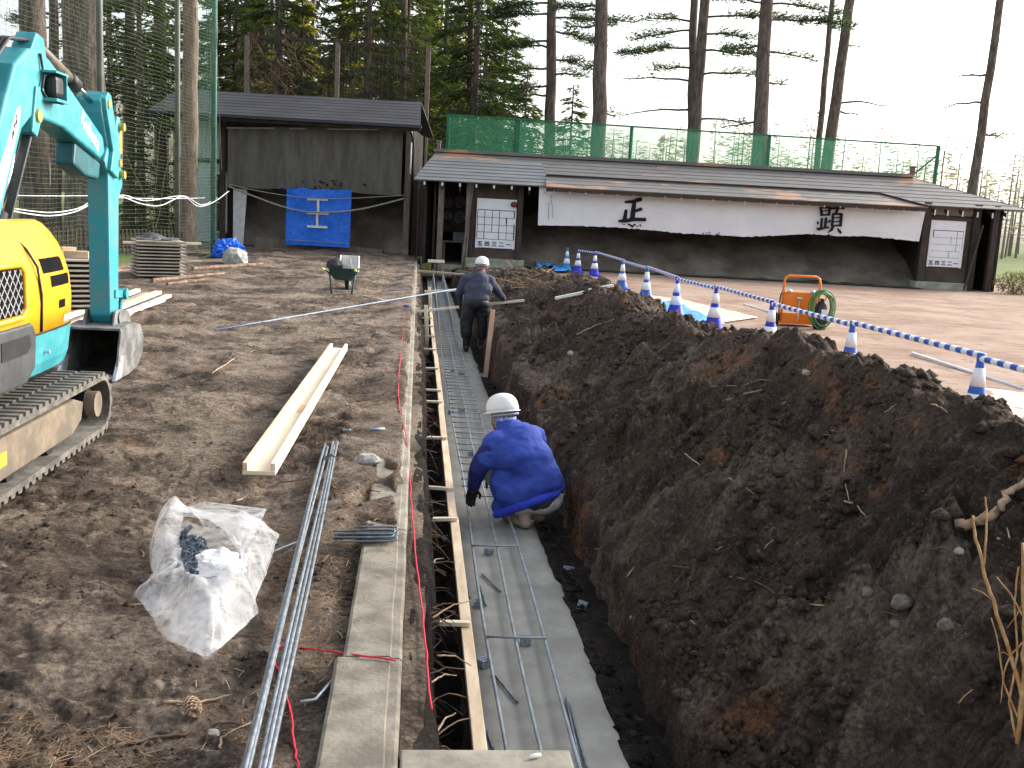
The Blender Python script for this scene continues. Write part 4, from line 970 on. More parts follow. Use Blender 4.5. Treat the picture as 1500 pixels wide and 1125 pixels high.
# pent roof over the target bay
a, b = P3(800, 259, 32.25), P3(1288, 285, 32.25); zt = (a.z+b.z)/2; a.z = b.z = max(zt, rz_-(rz_-ez_)*(RY-32.25)/(RY-EY)+.05)
c_, d_ = P3(800, 276, 31.2), P3(1360, 301, 31.2); zt = (c_.z+d_.z)/2; c_.z = d_.z = zt; PENTZ = zt
mb = MB(); roof_plane(mb, a, b, d_, c_, 3, .010); sb.part(mb, 'pent_roof', roof_grey)
mb = MB(); mb.bar(a+Vector((0, -.02, .03)), b+Vector((0, -.02, .03)), .05, .05); mb.bar(b+Vector((0, -.02, .03)), d_+Vector((0, 0, .03)), .05, .05); sb.part(mb, 'flashing', wall_dk)
mb = MB(); mb.bar(c_+Vector((0, .03, -.075)), d_+Vector((0, .03, -.075)), .03, .12); sb.part(mb, 'fascia', wood_brown)
for k in range(24):
    f = (k+.5)/24; q_ = c_.lerp(d_, f)+Vector((0, .0, -.14)); mb = MB(); mb.box(q_, (.02, .05, .06)); sb.part(mb, 'hook', galv)
wht_p = M('white_cap', (.7, .7, .7), .6, .1)
for px in (622, 648, 674, 698, 724, 750, 776, 799):
    q_ = P3(px, 270, 31.6); q_.z = ez_-.13; mb = MB(); mb.box(q_+Vector((0, .8, .12)), (.05, 1.6, .09), Matrix.Rotation(R_(20), 3, 'X')); r_ = sb.part(mb, 'rafter', wood_brown)
    mb = MB(); mb.box(q_+Vector((0, -.03, -.02)), (.055, .04, .10)); sb.part(mb, 'rafter_cap', wht_p)
for px in (1370, 1389, 1411, 1433, 1455, 1476):
    q_ = P3(px, 305, 31.8); q_.z = ez_-.07; mb = MB(); mb.box(q_+Vector((0, .45, .02)), (.05, .9, .09), Matrix.Rotation(R_(18), 3, 'X')); sb.part(mb, 'rafter', wood_brown)
    mb = MB(); mb.box(q_+Vector((0, -.02, -.13)), (.035, .03, .16)); sb.part(mb, 'rafter_cap', wht_p)
# posts
def vpost(px, py0, Y, w, d, mat, name='post', top=None, bot=0.):
    x = P3(px, py0, Y).x; mb = MB(); t_ = ez_+.1 if top is None else top; mb.box((x, Y, (t_+bot)/2), (w, d, t_-bot)); return sb.part(mb, name, mat, bevel=.008)
vpost(645, 330, 31.95, .17, .17, wood_grey, bot=-.3); vpost(636, 330, 32.1, .07, .07, wall_dk, bot=-.3)
vpost(690, 330, 32.0, .15, .15, wood_brown); vpost(761, 330, 32.0, .16, .16, wood_brown); vpost(1352, 360, 31.95, .2, .2, wood_brown)
vpost(1424, 370, 32.0, .22, .2, wall_dk); vpost(1452, 370, 32.0, .18, .18, wood_brown); vpost(1442, 370, 33.6, .15, .15, wood_brown)
vpost(1440, 370, 34.8, .12, .12, wall_dk)
# wall panels with score boards, plinths
def xr(px, py, Y): return P3(px, py, Y).x
xa, xb = xr(693, 330, 32.05), xr(763, 330, 32.05)
mb = MB(); mb.box(((xa+xb)/2, 32.1, 1.35), (xb-xa, .08, 2.4)); sb.part(mb, 'wall_panel', wall_br)
xc_, xd = xr(1350, 360, 32.05), xr(1424, 360, 32.05); mb = MB(); mb.box(((xc_+xd)/2, 32.1, 1.4), (xd-xc_, .08, 2.4)); sb.part(mb, 'wall_panel', wall_br)
mb = MB(); mb.box(((xc_+xd)/2, 32.02, 2.16), (xd-xc_+.1, .1, .09)); sb.part(mb, 'rail', wood_brown)
mb = MB(); mb.box(((xc_+xd)/2, 32.03, 2.45), (xd-xc_-.1, .03, .36)); sb.part(mb, 'upper_panel', M('greyish_panel', (.20, .17, .15), .9, .15))
for (p0, p1, h) in ((682, 767, .2), (1343, 1418, .22)):
    x0, x1 = xr(p0, 388, 31.75), xr(p1, 400, 31.75); mb = MB(); mb.box(((x0+x1)/2, 31.95, h/2-.05), (x1-x0, .5, h+.1)); sb.part(mb, 'plinth', plinth, bevel=.02)
# back and side walls
xL, xR = el.x+.35, er.x-.7
mb = MB(); mb.box(((xL+xR)/2, 35.6, 1.35), (xR-xL, .08, 2.9)); sb.part(mb, 'back_wall', wall_dk)
for x in (xr(626, 330, 33), xb-.05, xc_+.08, xR): mb = MB(); mb.box((x, 33.85, 1.3), (.08, 3.45, 2.75)); sb.part(mb, 'side_wall', wall_dk)
mb = MB(); mb.box(((xL+xb)/2, 34.2, 2.5), (xb-xL, 2.8, .05)); sb.part(mb, 'ceiling', wall_dk)
mb = MB(); mb.box(((xL+xa)/2+.1, 33.6, -.12), (xa-xL-.5, 3.4, .14)); sb.part(mb, 'floor', concrete_old)
# sand bank
mb = MB()
def bank(u, v):
    x = xb+.02+(xc_+.02-xb)*u; y = 32.25+3.2*v
    z = .02+1.75*(v**.8)+.10*mnoise.fractal(Vector((x*.8, y*1.3, 2)), 1, 2, 4)
    if abs(x-5) < 9: z -= .06*max(0, mnoise.noise(Vector((x*1.1, 3, 7))))*math.exp(-((v-.3)/.15)**2)*4
    return (x, y, z)
mb.grid(bank, 140, 26); sb.part(mb, 'sand_bank', sand, smooth=True)
x0, x1 = xr(757, 395, 31.9), xr(1348, 400, 31.9)
tz = MB(); tz.grid(lambda u, v: (x0+(x1-x0)*u, 31.35+.75*v+.1*mnoise.noise(Vector((u*20, 0, 1)))*(1-v), .030+.012*mnoise.noise(Vector((u*60, v*5, 2)))), 90, 4)
o = tz.build('turf_strip', M('turf', (.035, .075, .03), .95, .3, 8, .4, 60, col2=(.075, .10, .05)), None, smooth=True); tag(o, kind='structure')
# things on the wall panel's side: drape and leaning pole
mb = MB(); A = P3(690, 264, 31.85); B = P3(680, 395, 31.85)
mb.grid(lambda u, v: (A.x-.12+.24*u*(1-.45*math.sin(v*math.pi*.8))+(B.x-A.x)*max(0, v-.6)*2.0, 31.85+.04*math.sin(u*9+v*4), A.z+(B.z-A.z)*v), 8, 20)
o = mb.build('door_drape', M('grey_drape', (.22, .19, .17), .9, .2, 4), None, smooth=True); tag(o, 'narrow grey cloth drape tied aside in the shed doorway', 'drape')
mb = MB(); a, b = P3(1412, 425, 31.6), P3(1440, 330, 31.95); mb.tube([a, b], .035, 7); o = mb.build('leaning_pole', wood_brown, None); tag(o, 'dark pole leaning on the right end of the shed', 'pole')
# straw targets and desk inside the doorway room
straw = M('straw_ring', (.16, .15, .14), .9, .3, 10)
for i, (px, py, r, lab) in enumerate([(674, 296, .17, 'round ringed target hanging high in the doorway room, right one'), (656, 297, .15, 'round ringed target hanging high in the doorway room, left one by the post'), (673, 319, .17, 'pale round ringed target hanging low in the doorway room'), (656, 316, .13, 'small round target hanging low beside the pale one')]):
    c = P3(px, py, 33.4); tgt = thing('round_target', lab, 'target', c)
    for k, rr_ in enumerate((1, .68, .36)):
        MB().tube([(r*rr_*math.cos(a), -.02*k, r*rr_*math.sin(a)) for a in np.linspace(0, 2*math.pi, 21)[:-1]], r*.10, 6, closed=True).build('ring', straw, tgt, smooth=True)
    MB().lathe([(r*.98, 0), (r*.98, .03), (0, .03)], 20, axis=Matrix.Rotation(R_(-90), 3, 'X')).build('disc', wall_dk, tgt)
    mb = MB(); mb.tube([(0, .01, r), (0, .03, r+.18)], .006, 5); mb.build('cord', straw, tgt)
mb = MB(); c = P3(672, 300, 33.45); mb.box((c.x-.1, 33.49, c.z-.1), (1.2, .03, 1.6)); sb.part(mb, 'target_rack', wall_dk)
dk = thing('work_desk', 'small dim wooden desk standing inside the shed doorway', 'desk', (xr(664, 370, 33.0), 33.0, -.05))
MB().box((0, 0, .68), (.7, .5, .04)).build('top', wood_grey, dk)
for sx in (-1, 1):
    for sy in (-1, 1): MB().box((sx*.3, sy*.2, .33), (.05, .05, .66)).build('leg', wood_grey, dk)
o = MB().box((0, 0, .14), (.4, .3, .28)).build('storage_box', M('dim_box', (.12, .13, .14), .8, .2), None, bevel=.01); o.location = (xr(672, 370, 33.0), 33.0, .65); tag(o, 'grey box standing on the desk in the doorway', 'box')

# score boards
def scoreboard(c4, Y, lines, label, nums):
    tl, tr_, br2, bl2 = [P3(*c, Y) for c in c4]
    w = ((tr_.x-tl.x)+(br2.x-bl2.x))/2; h = ((tl.z-bl2.z)+(tr_.z-br2.z))/2; c = (tl+tr_+br2+bl2)/4
    bd = thing('score_board', label, 'score board', (c.x, Y, c.z))
    MB().box((0, 0, 0), (w, .03, h)).build('panel', M('board_white', (.80, .82, .86), .6, .03, 3, 0), bd, bevel=.006)
    ln = MB(); k = 0
    for (x0, y0, x1, y1, tw) in lines:
        k += 1; ln.box(((x0+x1)/2*w-w/2, -.0165-.0003*k, h/2-(y0+y1)/2*h), (max(abs(x1-x0)*w, tw), .003, max(abs(y1-y0)*h, tw)))
    ln.build('ruled_lines', ink, bd)
    for ch, fx, fy in nums:
        text_part(ch, h*.105, ink, bd, Matrix.Translation((fx*w-w/2, -.0175, h/2-fy*h)) @ Matrix.Rotation(R_(90), 4, 'X'), .001, 'numeral', offset=.006)
    for fx in (.03, .97): MB().box((fx*w-w/2, -.004, -h/2-.012), (.05, .02, .022)).build('foot', wht_p, bd)
    return bd
V = lambda x, a, b, t=.018: (x, a, x, b, t)
Hh = lambda y, a, b, t=.014: (a, y, b, y, t)
nums = [(c, .12+.18*i, .925) for i, c in enumerate('五四三二一')]
scoreboard([(699, 289), (758, 294), (753, 366), (696, 361)], 32.02, [Hh(.23, .03, .95, .022), Hh(.38, .03, .95), Hh(.53, .03, .95), Hh(.68, .03, .95), Hh(.82, .03, .95), V(.03, .23, .82), V(.21, .23, .82), V(.40, .23, .68), V(.58, .23, .82), V(.77, .38, .82, .012), V(.95, .23, .38, .03), V(.76, .37, .51, .035), V(.96, .5, .82, .03)], 'white scoring board with dark ruled grid beside the shed doorway', nums)
scoreboard([(1365, 321), (1416, 325), (1407, 393), (1356, 389)], 32.02, [Hh(.22, .1, .95, .02), Hh(.37, .1, .95, .008), Hh(.52, .08, .9, .008), Hh(.66, .08, .9, .008), Hh(.80, .05, .9, .008), V(.1, .22, .37, .025), V(.62, .34, .5, .010), V(.78, .22, .66, .010), V(.6, .66, .8, .012), V(.95, .22, .6, .008)], 'white scoring board with faint ruled grid at the right end of the shed', nums)
lp = thing('red_lamp', 'small dark red lamp hanging at the corner of the doorway scoring board', 'lamp', P3(753, 300, 31.9))
MB().sphere((0, 0, 0), (.11, .06, .08), 12, 8).build('lens', M('red_lens', (.16, .02, .02), .4, .2), lp, smooth=True); MB().box((0, .05, .05), (.12, .05, .08)).build('bracket', blk_m, lp)

# white lettered curtain over the target bay
CYW = 31.62
top = [(787, 273), (1000, 288), (1180, 298), (1359, 306)]; bot = [(788, 330), (850, 331), (900, 333), (960, 338), (1000, 342), (1050, 344), (1090, 347), (1140, 345), (1180, 343), (1230, 346), (1270, 346), (1310, 350), (1347, 354)]
tx, ty_ = zip(*top); bx_, by_ = zip(*bot)
mb = MB()
def cur(u, v):
    x0 = 790+(1356-790)*u; yt = np.interp(x0, tx, ty_); x1 = 788+(1347-788)*u
    yb = np.interp(x1, bx_, by_)+1.4*mnoise.noise(Vector((u*90, 0, 0)))*(1 if .1 < u < .95 else .4)+(1.8*abs(mnoise.noise(Vector((u*160, 4, 0)))) if .22 < u < .34 or .7 < u < .76 else 0)*-1
    p = P3(x0+(x1-x0)*v, yt+(yb-yt)*v, CYW); f = .045*math.sin(u*46)*math.sin(v*1.6)+.03*math.sin(u*17+2*v)+.02*mnoise.noise(Vector((u*24, v*3, 0)))
    return (p.x, CYW+f*.5+.02*v, p.z)
mb.grid(cur, 260, 16); curt = mb.build('lettered_curtain', white_cloth, None, smooth=True); tag(curt, 'long white cloth curtain with two big brush characters over the target bay', 'curtain')
def stroke_mesh(strokes, ox, oy, sc, par, name, Y=CYW-.05):
    for k, st in enumerate(strokes):
        pts = [(ox+x/sc, oy+y/sc) for x, y, *_ in st]; ws = [p[2]/sc*Y/1500*1.15 for p in st]
        P = [P3(x, y, Y-.004*(k % 7)) for x, y in pts]; fine = []; fw_ = []
        for i in range(len(P)-1):
            for j in range(6): fine.append(P[i].lerp(P[i+1], j/6)); fw_.append(ws[i]+(ws[i+1]-ws[i])*j/6)
        fine.append(P[-1]); fw_.append(ws[-1]); L_, R__ = [], []
        for i, p in enumerate(fine):
            d_ = (fine[min(i+1, len(fine)-1)]-fine[max(0, i-1)]).normalized(); nrm = Vector((-d_.z, 0, d_.x)); e = .5
            L_.append(p+nrm*fw_[i]*.5); R__.append(p-nrm*fw_[i]*.5)
        n = len(fine); mb = MB(); ext = (fine[0]-fine[1]).normalized()*fw_[0]*.22; ext2 = (fine[-1]-fine[-2]).normalized()*fw_[-1]*.22
        vs_ = L_+R__+[fine[0]+ext, fine[-1]+ext2]
        mb.add(vs_, [(i, i+1, n+i+1, n+i) for i in range(n-1)]+[(0, n, 2*n), (n-1, 2*n+1, 2*n-1)])
        mb.build(name, ink, par)
sei = [[(635, 122, 14), (690, 118, 20), (748, 101, 24)], [(700, 118, 22), (692, 180, 28), (684, 245, 30)], [(700, 186, 14), (750, 168, 20)], [(643, 176, 18), (632, 246, 26)], [(592, 252, 14), (640, 250, 22), (700, 240, 20), (778, 242, 20)]]
ken = [[(360, 222, 50), (385, 415, 62)], [(575, 225, 55), (548, 405, 62)], [(330, 232, 30), (600, 228, 40)], [(400, 308, 22), (550, 298, 22)], [(360, 398, 34), (560, 395, 40)], [(388, 480, 55), (366, 705, 55)], [(484, 470, 62), (458, 690, 58)], [(280, 545, 10), (292, 590, 52), (300, 630, 10)], [(580, 530, 55), (510, 585, 18)], [(255, 712, 20), (310, 738, 62), (440, 705, 40), (545, 690, 45)],
       [(600, 250, 45), (760, 232, 45), (910, 232, 70)], [(760, 250, 60), (715, 350, 60)], [(648, 380, 55), (625, 660, 60)], [(845, 375, 70), (820, 665, 62)], [(630, 378, 40), (860, 375, 40)], [(650, 475, 26), (810, 455, 26)], [(645, 565, 26), (805, 545, 26)], [(640, 655, 36), (820, 640, 36)], [(655, 650, 66), (610, 750, 60), (515, 825, 8)], [(745, 705, 10), (790, 770, 60), (835, 830, 46)]]
stroke_mesh(sei, 780, 270, 4.6875, curt, 'brush_stroke'); stroke_mesh(ken, 1180, 290, 16.075, curt, 'brush_stroke')
mb = MB()
for px, y0, y1 in ((803.5, 298, 320), (807.5, 286, 300), (809.5, 300, 319)):
    y = y0
    while y < y1: h_ = random.uniform(.8, 1.6); c = P3(px+random.uniform(-.3, .3), y, CYW-.04); mb.box(c, (random.uniform(.012, .03), .002, h_*.02)); y += h_+.7
mb.build('small_lettering', ink, curt)
# torn dark edge marks under the characters
mb = MB()
for (cx_, cy_, n_) in ((925, 331, 16), (1205, 346, 14), (1040, 342, 5)):
    for k in range(n_): c = P3(cx_+random.uniform(-14, 14), cy_+random.uniform(-2.5, 1.5), CYW-.045); mb.box(c, (random.uniform(.02, .09), .002, random.uniform(.01, .05)), Matrix.Rotation(random.uniform(-1, 1), 3, 'Y'))
mb.build('tear_mark', ink, curt)

# green windbreak net behind the shed ridge
def net_mat(name, col, fac, rough=.8):
    mt, nt, b = _nt(name); L = nt.links.new; b.inputs['Base Color'].default_value = (*col, 1); b.inputs['Roughness'].default_value = rough
    tl = nt.nodes.new('ShaderNodeBsdfTranslucent'); tl.inputs['Color'].default_value = (*[c*1.1 for c in col], 1); m1 = nt.nodes.new('ShaderNodeMixShader'); m1.inputs[0].default_value = .5; L(b.outputs[0], m1.inputs[1]); L(tl.outputs[0], m1.inputs[2])
    tr_ = nt.nodes.new('ShaderNodeBsdfTransparent'); m2 = nt.nodes.new('ShaderNodeMixShader'); tc = nt.nodes.new('ShaderNodeTexCoord'); n = nt.nodes.new('ShaderNodeTexNoise'); n.inputs['Scale'].default_value = .6; n.inputs['Detail'].default_value = 4; L(tc.outputs['Object'], n.inputs['Vector'])
    mr = nt.nodes.new('ShaderNodeMapRange'); mr.inputs['From Min'].default_value = .3; mr.inputs['From Max'].default_value = .7; mr.inputs['To Min'].default_value = fac-.08; mr.inputs['To Max'].default_value = fac+.08; L(n.outputs['Fac'], mr.inputs['Value'])
    L(mr.outputs[0], m2.inputs[0]); L(tr_.outputs[0], m2.inputs[1]); L(m1.outputs[0], m2.inputs[2]); L(m2.outputs[0], nt.nodes['Material Output'].inputs['Surface']); return mt
NY = 36.6
wf = thing('windbreak_fence', 'translucent green windbreak net on posts behind the shed ridge', 'net fence', (5, NY, 0)); wbld = Bld(wf)
mb = MB(); A, B = P3(657, 168, NY), P3(1377, 214, NY); C_ = P3(657, 230, NY)
zt = (A.z+B.z)/2; zb = zt-2.2
mb.grid(lambda u, v: (A.x+(B.x-A.x)*u, NY+.03*math.sin(u*60), (zb+(A.z+(B.z-A.z)*u-zb)*v)), 60, 6); wbld.part(mb, 'net', net_mat('green_net', (.055, .27, .16), .42), smooth=True)
gp = M('green_post', (.02, .16, .09), .6, .2)
for px, py in ((657, 168), (760, 175), (926, 186), (1128, 199), (1376, 214)):
    q_ = P3(px, py, NY); mb = MB(); mb.box((q_.x, NY+.06, (q_.z)/2), (.11, .08, q_.z)); wbld.part(mb, 'post', gp)
mb = MB(); mb.bar((A.x, NY+.02, A.z), (B.x, NY+.02, B.z), .05, .05); wbld.part(mb, 'top_rail', gp)
mb = MB(); mb.bar(P3(1376, 225, NY+.1), P3(1330, 262, NY+.1), .05, .05); wbld.part(mb, 'brace', gp)

# ------------------------------------------------------------------ tall practice building on the left
ph = thing('practice_shelter', 'tall open shelter with dark canvas curtain and dark metal roof', 'shelter', (-7, 35, 0)); pb = Bld(ph)
FY = 34.0
eR = P3(616, 184, 33.2); rR = P3(617, 150, 35.4); ez2 = eR.z; rz2 = rR.z; xl = -12.0
mb = MB(); roof_plane(mb, Vector((xl+.3, 35.4, rz2)), Vector((rR.x, 35.4, rz2)), Vector((eR.x, 33.2, ez2)), Vector((xl, 33.2, ez2)), 8, .010); pb.part(mb, 'roof_front', roof_dark)
mb = MB(); roof_plane(mb, Vector((rR.x, 35.4, rz2)), Vector((xl+.3, 35.4, rz2)), Vector((xl, 38, ez2)), Vector((eR.x, 38, ez2)), 8); pb.part(mb, 'roof_back', roof_dark)
mb = MB(); mb.box(((xl+eR.x)/2, 33.22, ez2-.1), (eR.x-xl, .05, .16)); pb.part(mb, 'fascia', wall_dk)
mb = MB(); mb.bar((xl, 33.12, ez2-.02), (eR.x+.05, 33.12, ez2-.04), .1, .09); pb.part(mb, 'gutter', M('dark_gutter', (.03, .03, .05), .4, .2))
for px, w in ((597, .2), (326, .16)):
    x = P3(px, 280, FY).x; mb = MB(); mb.box((x, FY, ez2/2), (w, w, ez2)); pb.part(mb, 'post', wood_grey if px > 500 else wood_brown, bevel=.01)
mb = MB(); mb.box((P3(594, 372, FY).x, FY, .12), (.3, .3, .28)); pb.part(mb, 'post_footing', concrete, bevel=.03)
xpr = P3(603, 280, 33.7).x; mb = MB(); mb.tube([(xpr-.1, 33.2, ez2-.1), (xpr, 33.5, ez2-.35), (xpr, 33.7, ez2-.6), (xpr, 33.7, .1)], .04, 8); pb.part(mb, 'downpipe', blk_m, smooth=True)
mb = MB(); x2 = P3(600, 280, 33.85).x; mb.tube([(x2, 33.85, ez2-.5), (x2, 33.85, 2.7)], .025, 6); pb.part(mb, 'white_pipe', wht_p)
mb = MB(); mb.box((P3(597, 187, 33.4).x, 33.4, P3(597, 187, 33.4).z), (.08, .08, .08)); pb.part(mb, 'lamp', M('amber_lens', (.7, .3, .03), .4, .1))
x0, x1 = P3(330, 280, 36.8).x-1.6, P3(597, 280, 36.8).x+.5
mb = MB(); mb.box(((x0+x1)/2, 37.4, ez2/2), (x1-x0, .08, ez2)); pb.part(mb, 'back_wall', wall_dk)
xrw = P3(600, 280, FY).x; mb = MB(); mb.box((xrw+.02, 35.75, ez2/2), (.08, 3.3, ez2-.1)); pb.part(mb, 'side_wall', wall_dk)
xlw = P3(330, 280, FY).x; mb = MB(); mb.box((xlw-.05, 35.75, ez2/2), (.08, 3.3, ez2-.1)); pb.part(mb, 'side_wall', wall_dk)
bw = M('bluish_wall', (.50, .58, .60), .8, .08, 2, .05)
xw0 = P3(262, 280, 34.3).x
for k in range(4):
    a = xw0+(xlw-.12-xw0)*k/4; b = xw0+(xlw-.12-xw0)*(k+1)/4
    for z0, z1 in ((.15, 2.72), (2.86, ez2-.15)): mb = MB(); mb.box(((a+b)/2, 34.3, (z0+z1)/2), (b-a-.012, .06, z1-z0)); pb.part(mb, 'wall_sheet', bw, bevel=.004)
mb = MB(); mb.box(((xw0+xlw)/2, 34.27, 2.79), (xlw-xw0, .1, .12)); pb.part(mb, 'rail', wood_brown)
mb = MB(); x3 = P3(322, 280, 34.1).x; mb.box((x3, 34.12, 1.45), (.38, .05, 1.9)); wd = pb.part(mb, 'window', blk_m)
for dx, dz, w, h in ((0, .95, .5, .06), (0, -.95, .5, .06), (-.22, 0, .06, 1.9), (.22, 0, .06, 1.9), (0, 0, .44, .04)): MB().box((x3+dx, 34.08, 1.45+dz), (w, .05, h)).build('frame', galv, wd)
mb = MB(); A = P3(343, 276, 34.05); B = P3(345, 368, 34.05); mb.prism([(A.x-.02, A.z), (A.x+.42, A.z), (A.x+.30, B.z), (A.x-.02, B.z)], 34.03, 34.07, 'xz'); pb.part(mb, 'side_screen', M('white_screen', (.62, .64, .66), .8, .1))
mb = MB()
xs0, xs1 = xlw+.05, xrw-.05
mb.grid(lambda u, v: (xs0+(xs1-xs0)*u, 34.7+2.6*v, .12+2.6*v**.8+.12*mnoise.fractal(Vector((u*7, v*3, 1)), 1, 2, 4)), 60, 24); pb.part(mb, 'sand_bank', sand, smooth=True)
mb = MB(); A, B = P3(373, 352, 33.9), P3(560, 366, 33.9); mb.prism([(A.x, .0), (A.x, .42), (B.x, .22), (B.x, .0)], 33.86, 33.94, 'xz'); pb.part(mb, 'base_board', wood_grey)
canvas = M('dark_canvas', (.115, .108, .095), .95, .18, 1.5, .2, 30, stretch=(3, 1, .6))
mb = MB()
def cv(u, v):
    x = 334+(591-334)*u; yb = 272+13*u+2*math.sin(u*9)+1.0*mnoise.noise(Vector((u*20, 1, 1))); p = P3(x, 186, 33.75); q2 = P3(x, yb, 33.75)
    return (p.x, 33.75+.05*math.sin(u*34+1.2*math.sin(u*7))+.05*math.sin(u*11), p.z+(q2.z-p.z)*v)
mb.grid(cv, 160, 12); o = mb.build('canvas_curtain', canvas, None, smooth=True); tag(o, 'wide dark brown canvas curtain hanging in the tall shelter', 'curtain')
mb = MB(); mb.tube([P3(332, 187, 33.75), P3(593, 190, 33.75)], .03, 6); pb.part(mb, 'curtain_rail', galv)
for k in range(26):
    c = P3(random.gauss(475, 28), 272+random.uniform(-8, 6), 33.68); MB().sphere(c, (random.uniform(.02, .06), .012, random.uniform(.02, .05)), 6, 4).build('mud_splash', M('mud', (.02, .016, .014), .95, .2), o)
# blue tarp with white tape character
TYY = 33.55
tl_, tr2, bl_, br3 = P3(420, 275, TYY), P3(515, 279, TYY), P3(418, 358, TYY), P3(512, 363, TYY)
mb = MB()
def tp_(u, v):
    p = tl_.lerp(tr2, u).lerp(bl_.lerp(br3, u), v); n = .05*mnoise.noise(Vector((u*3, v*2, 4)))+.022*mnoise.noise(Vector((u*9, v*5, 4)))
    return (p.x, TYY+n, p.z+(.05*mnoise.noise(Vector((u*6, 0, 9))) if v == 0 else 0))
mb.grid(tp_, 46, 40); tarp = mb.build('hanging_tarp', tarp_blue, None, smooth=True); tag(tarp, 'square bright blue tarp with white tape marks hung in the shelter', 'tarp')
for k, (a, b) in enumerate([((450, 291.5), (480, 292.5)), ((449, 312), (481, 313)), ((450, 331.5), (479.5, 333)), ((466, 292), (466, 312)), ((464.5, 313), (464.5, 332))]):
    A, B = P3(*a, TYY-.065-.002*k), P3(*b, TYY-.065-.002*k); MB().bar(A, B, .004 if k < 0 else .075, .004, up=(0, 1, 0)).build('tape_stripe', M('white_tape', (.74, .72, .66), .7, .1), tarp)
rope_m = M('rope_grey', (.30, .29, .27), .8, .2, 20, 0); rope_w = M('rope_white', (.66, .68, .72), .7, .15, 20, 0)
def rope(pl, Y, r, mat, label):
    P = [P3(x, y, Y if not hasattr(Y, '__len__') else Y[i]) for i, (x, y) in enumerate(pl)]
    # Catmull-Rom
    out = []
    for i in range(len(P)-1):
        p0, p1, p2, p3 = P[max(i-1, 0)], P[i], P[i+1], P[min(i+2, len(P)-1)]
        for k in range(8):
            t = k/8; out.append(.5*((2*p1)+(p2-p0)*t+(2*p0-5*p1+4*p2-p3)*t*t+(3*p1-p0-3*p2+p3)*t**3))
    out.append(P[-1]); o = MB().tube(out, r, 6).build('rope', mat, None, smooth=True); return tag(o, label, 'rope')
rope([(335, 273), (345, 277), (400, 298), (440, 309), (480, 311), (530, 306), (592, 291)], 33.35, .03, rope_m, 'thick grey rope sagging across the blue tarp in the shelter')
rope([(335, 270), (380, 280), (440, 289), (500, 291), (592, 286)], 33.42, .015, rope_m, 'thin grey rope stretched above the thick rope in the shelter')
rope([(418, 351), (470, 354), (512, 357)], 33.4, .012, rope_m, 'thin cord across the bottom of the blue tarp')
# low wall between shelter and shed
mb = MB(); xa2, xb2 = P3(605, 320, 34.6).x, P3(640, 320, 34.6).x
lw_ = thing('link_wall', 'plain brown boarded wall between the shelter and the shed', 'wall', ((xa2+xb2)/2, 34.6, 0))
for k in range(5): MB().box(((k-2)*(xb2-xa2)/5, 0, 1.28), ((xb2-xa2)/5-.008, .05, 2.5)).build('board', M('link_boards', (.13, .10, .085), .9, .2, 3, .1, 20, stretch=(1, 1, .3)), lw_)

# frame with wire and dry vine behind the shelter
bf = thing('net_frame', 'tall weathered frame with dry vines standing behind the shelter roof', 'net frame', (-5, 39, 0)); fb = Bld(bf)
for px, py in ((362, 52), (495, 62), (628, 70)):
    q_ = P3(px, py, 39); mb = MB(); mb.box((q_.x, 39, q_.z/2), (.16, .12, q_.z)); fb.part(mb, 'post', wood_grey)
mb = MB(); mb.bar(P3(360, 52, 39), P3(632, 72, 39), .08, .08); fb.part(mb, 'top_rail', wood_brown)
mb = MB(); A = P3(362, 55, 39.03); B = P3(628, 72, 39.03)
for k in range(60): x = A.x+(B.x-A.x)*k/59; mb.tube([(x, 39.03, 4.5), (x+random.uniform(-.05, .05), 39.03, 7.9)], .006, 3)
for k in range(40): z = 4.6+k*.085; mb.tube([(A.x, 39.03, z), (B.x, 39.03, z-.1)], .006, 3)
o = fb.part(mb, 'wire_net', wood_brown); o['kind'] = 'stuff'
mb = MB()
for k in range(90):
    x = A.x+random.random()**2*3.2; z = random.uniform(4.8, 7.8); pts = [(x, 39.0, z)]
    for j in range(6): pts.append((pts[-1][0]+random.uniform(-.2, .25), 39.0+random.uniform(-.08, .08), pts[-1][2]+random.uniform(-.28, .18)))
    mb.tube(pts, .012, 3)
o = fb.part(mb, 'dry_vine', M('dry_vine', (.20, .13, .07), .9, .3)); o['kind'] = 'stuff'

# ------------------------------------------------------------------ tall ball net on the left
strand = M('net_strand', (.07, .10, .045), .8, .2, 3, 0)
nf = thing('ball_net', 'tall fine green ball net on steel poles along the left of the yard', 'net', (-8.25, 20, 0)); nb = Bld(nf)
N0, N1, NH = Vector((-8.2, 27.7, 0)), Vector((-8.45, 11.5, 0)), 8.6
mb = MB(); sp = .085
def npt(f, z): 
    p = N0.lerp(N1, f); sag = .10*math.sin(f*24)+.06*math.sin(f*61+z)
    return (p.x+sag+.05*math.sin(z*1.3+f*9), p.y, z-.05*abs(math.sin(f*12.5)))
z = .12
while z < NH:
    mb.tube([npt(k/60, z) for k in range(61)], .0026, 3, caps=False); z += sp
Ln = (N1-N0).length; nv_ = int(Ln/(sp*2.4))
for k in range(nv_): mb.tube([npt(k/nv_, .1+zz*(NH-.1)/8) for zz in range(9)], .0022, 3, caps=False)
o = nb.part(mb, 'net_mesh', strand, recalc=False); o['kind'] = 'stuff'
polem = M('grey_pole', (.11, .12, .10), .6, .2, 3, .05)
for f in (0, .172, .44, .72):
    p = N0.lerp(N1, f); mb = MB(); mb.tube([(p.x-.02, p.y, -.1), (p.x-.02, p.y, NH+.1)], .065 if f else .075, 10); nb.part(mb, 'pole', M('green_pole', (.05, .14, .11), .6, .2) if f == 0 else polem, smooth=True)
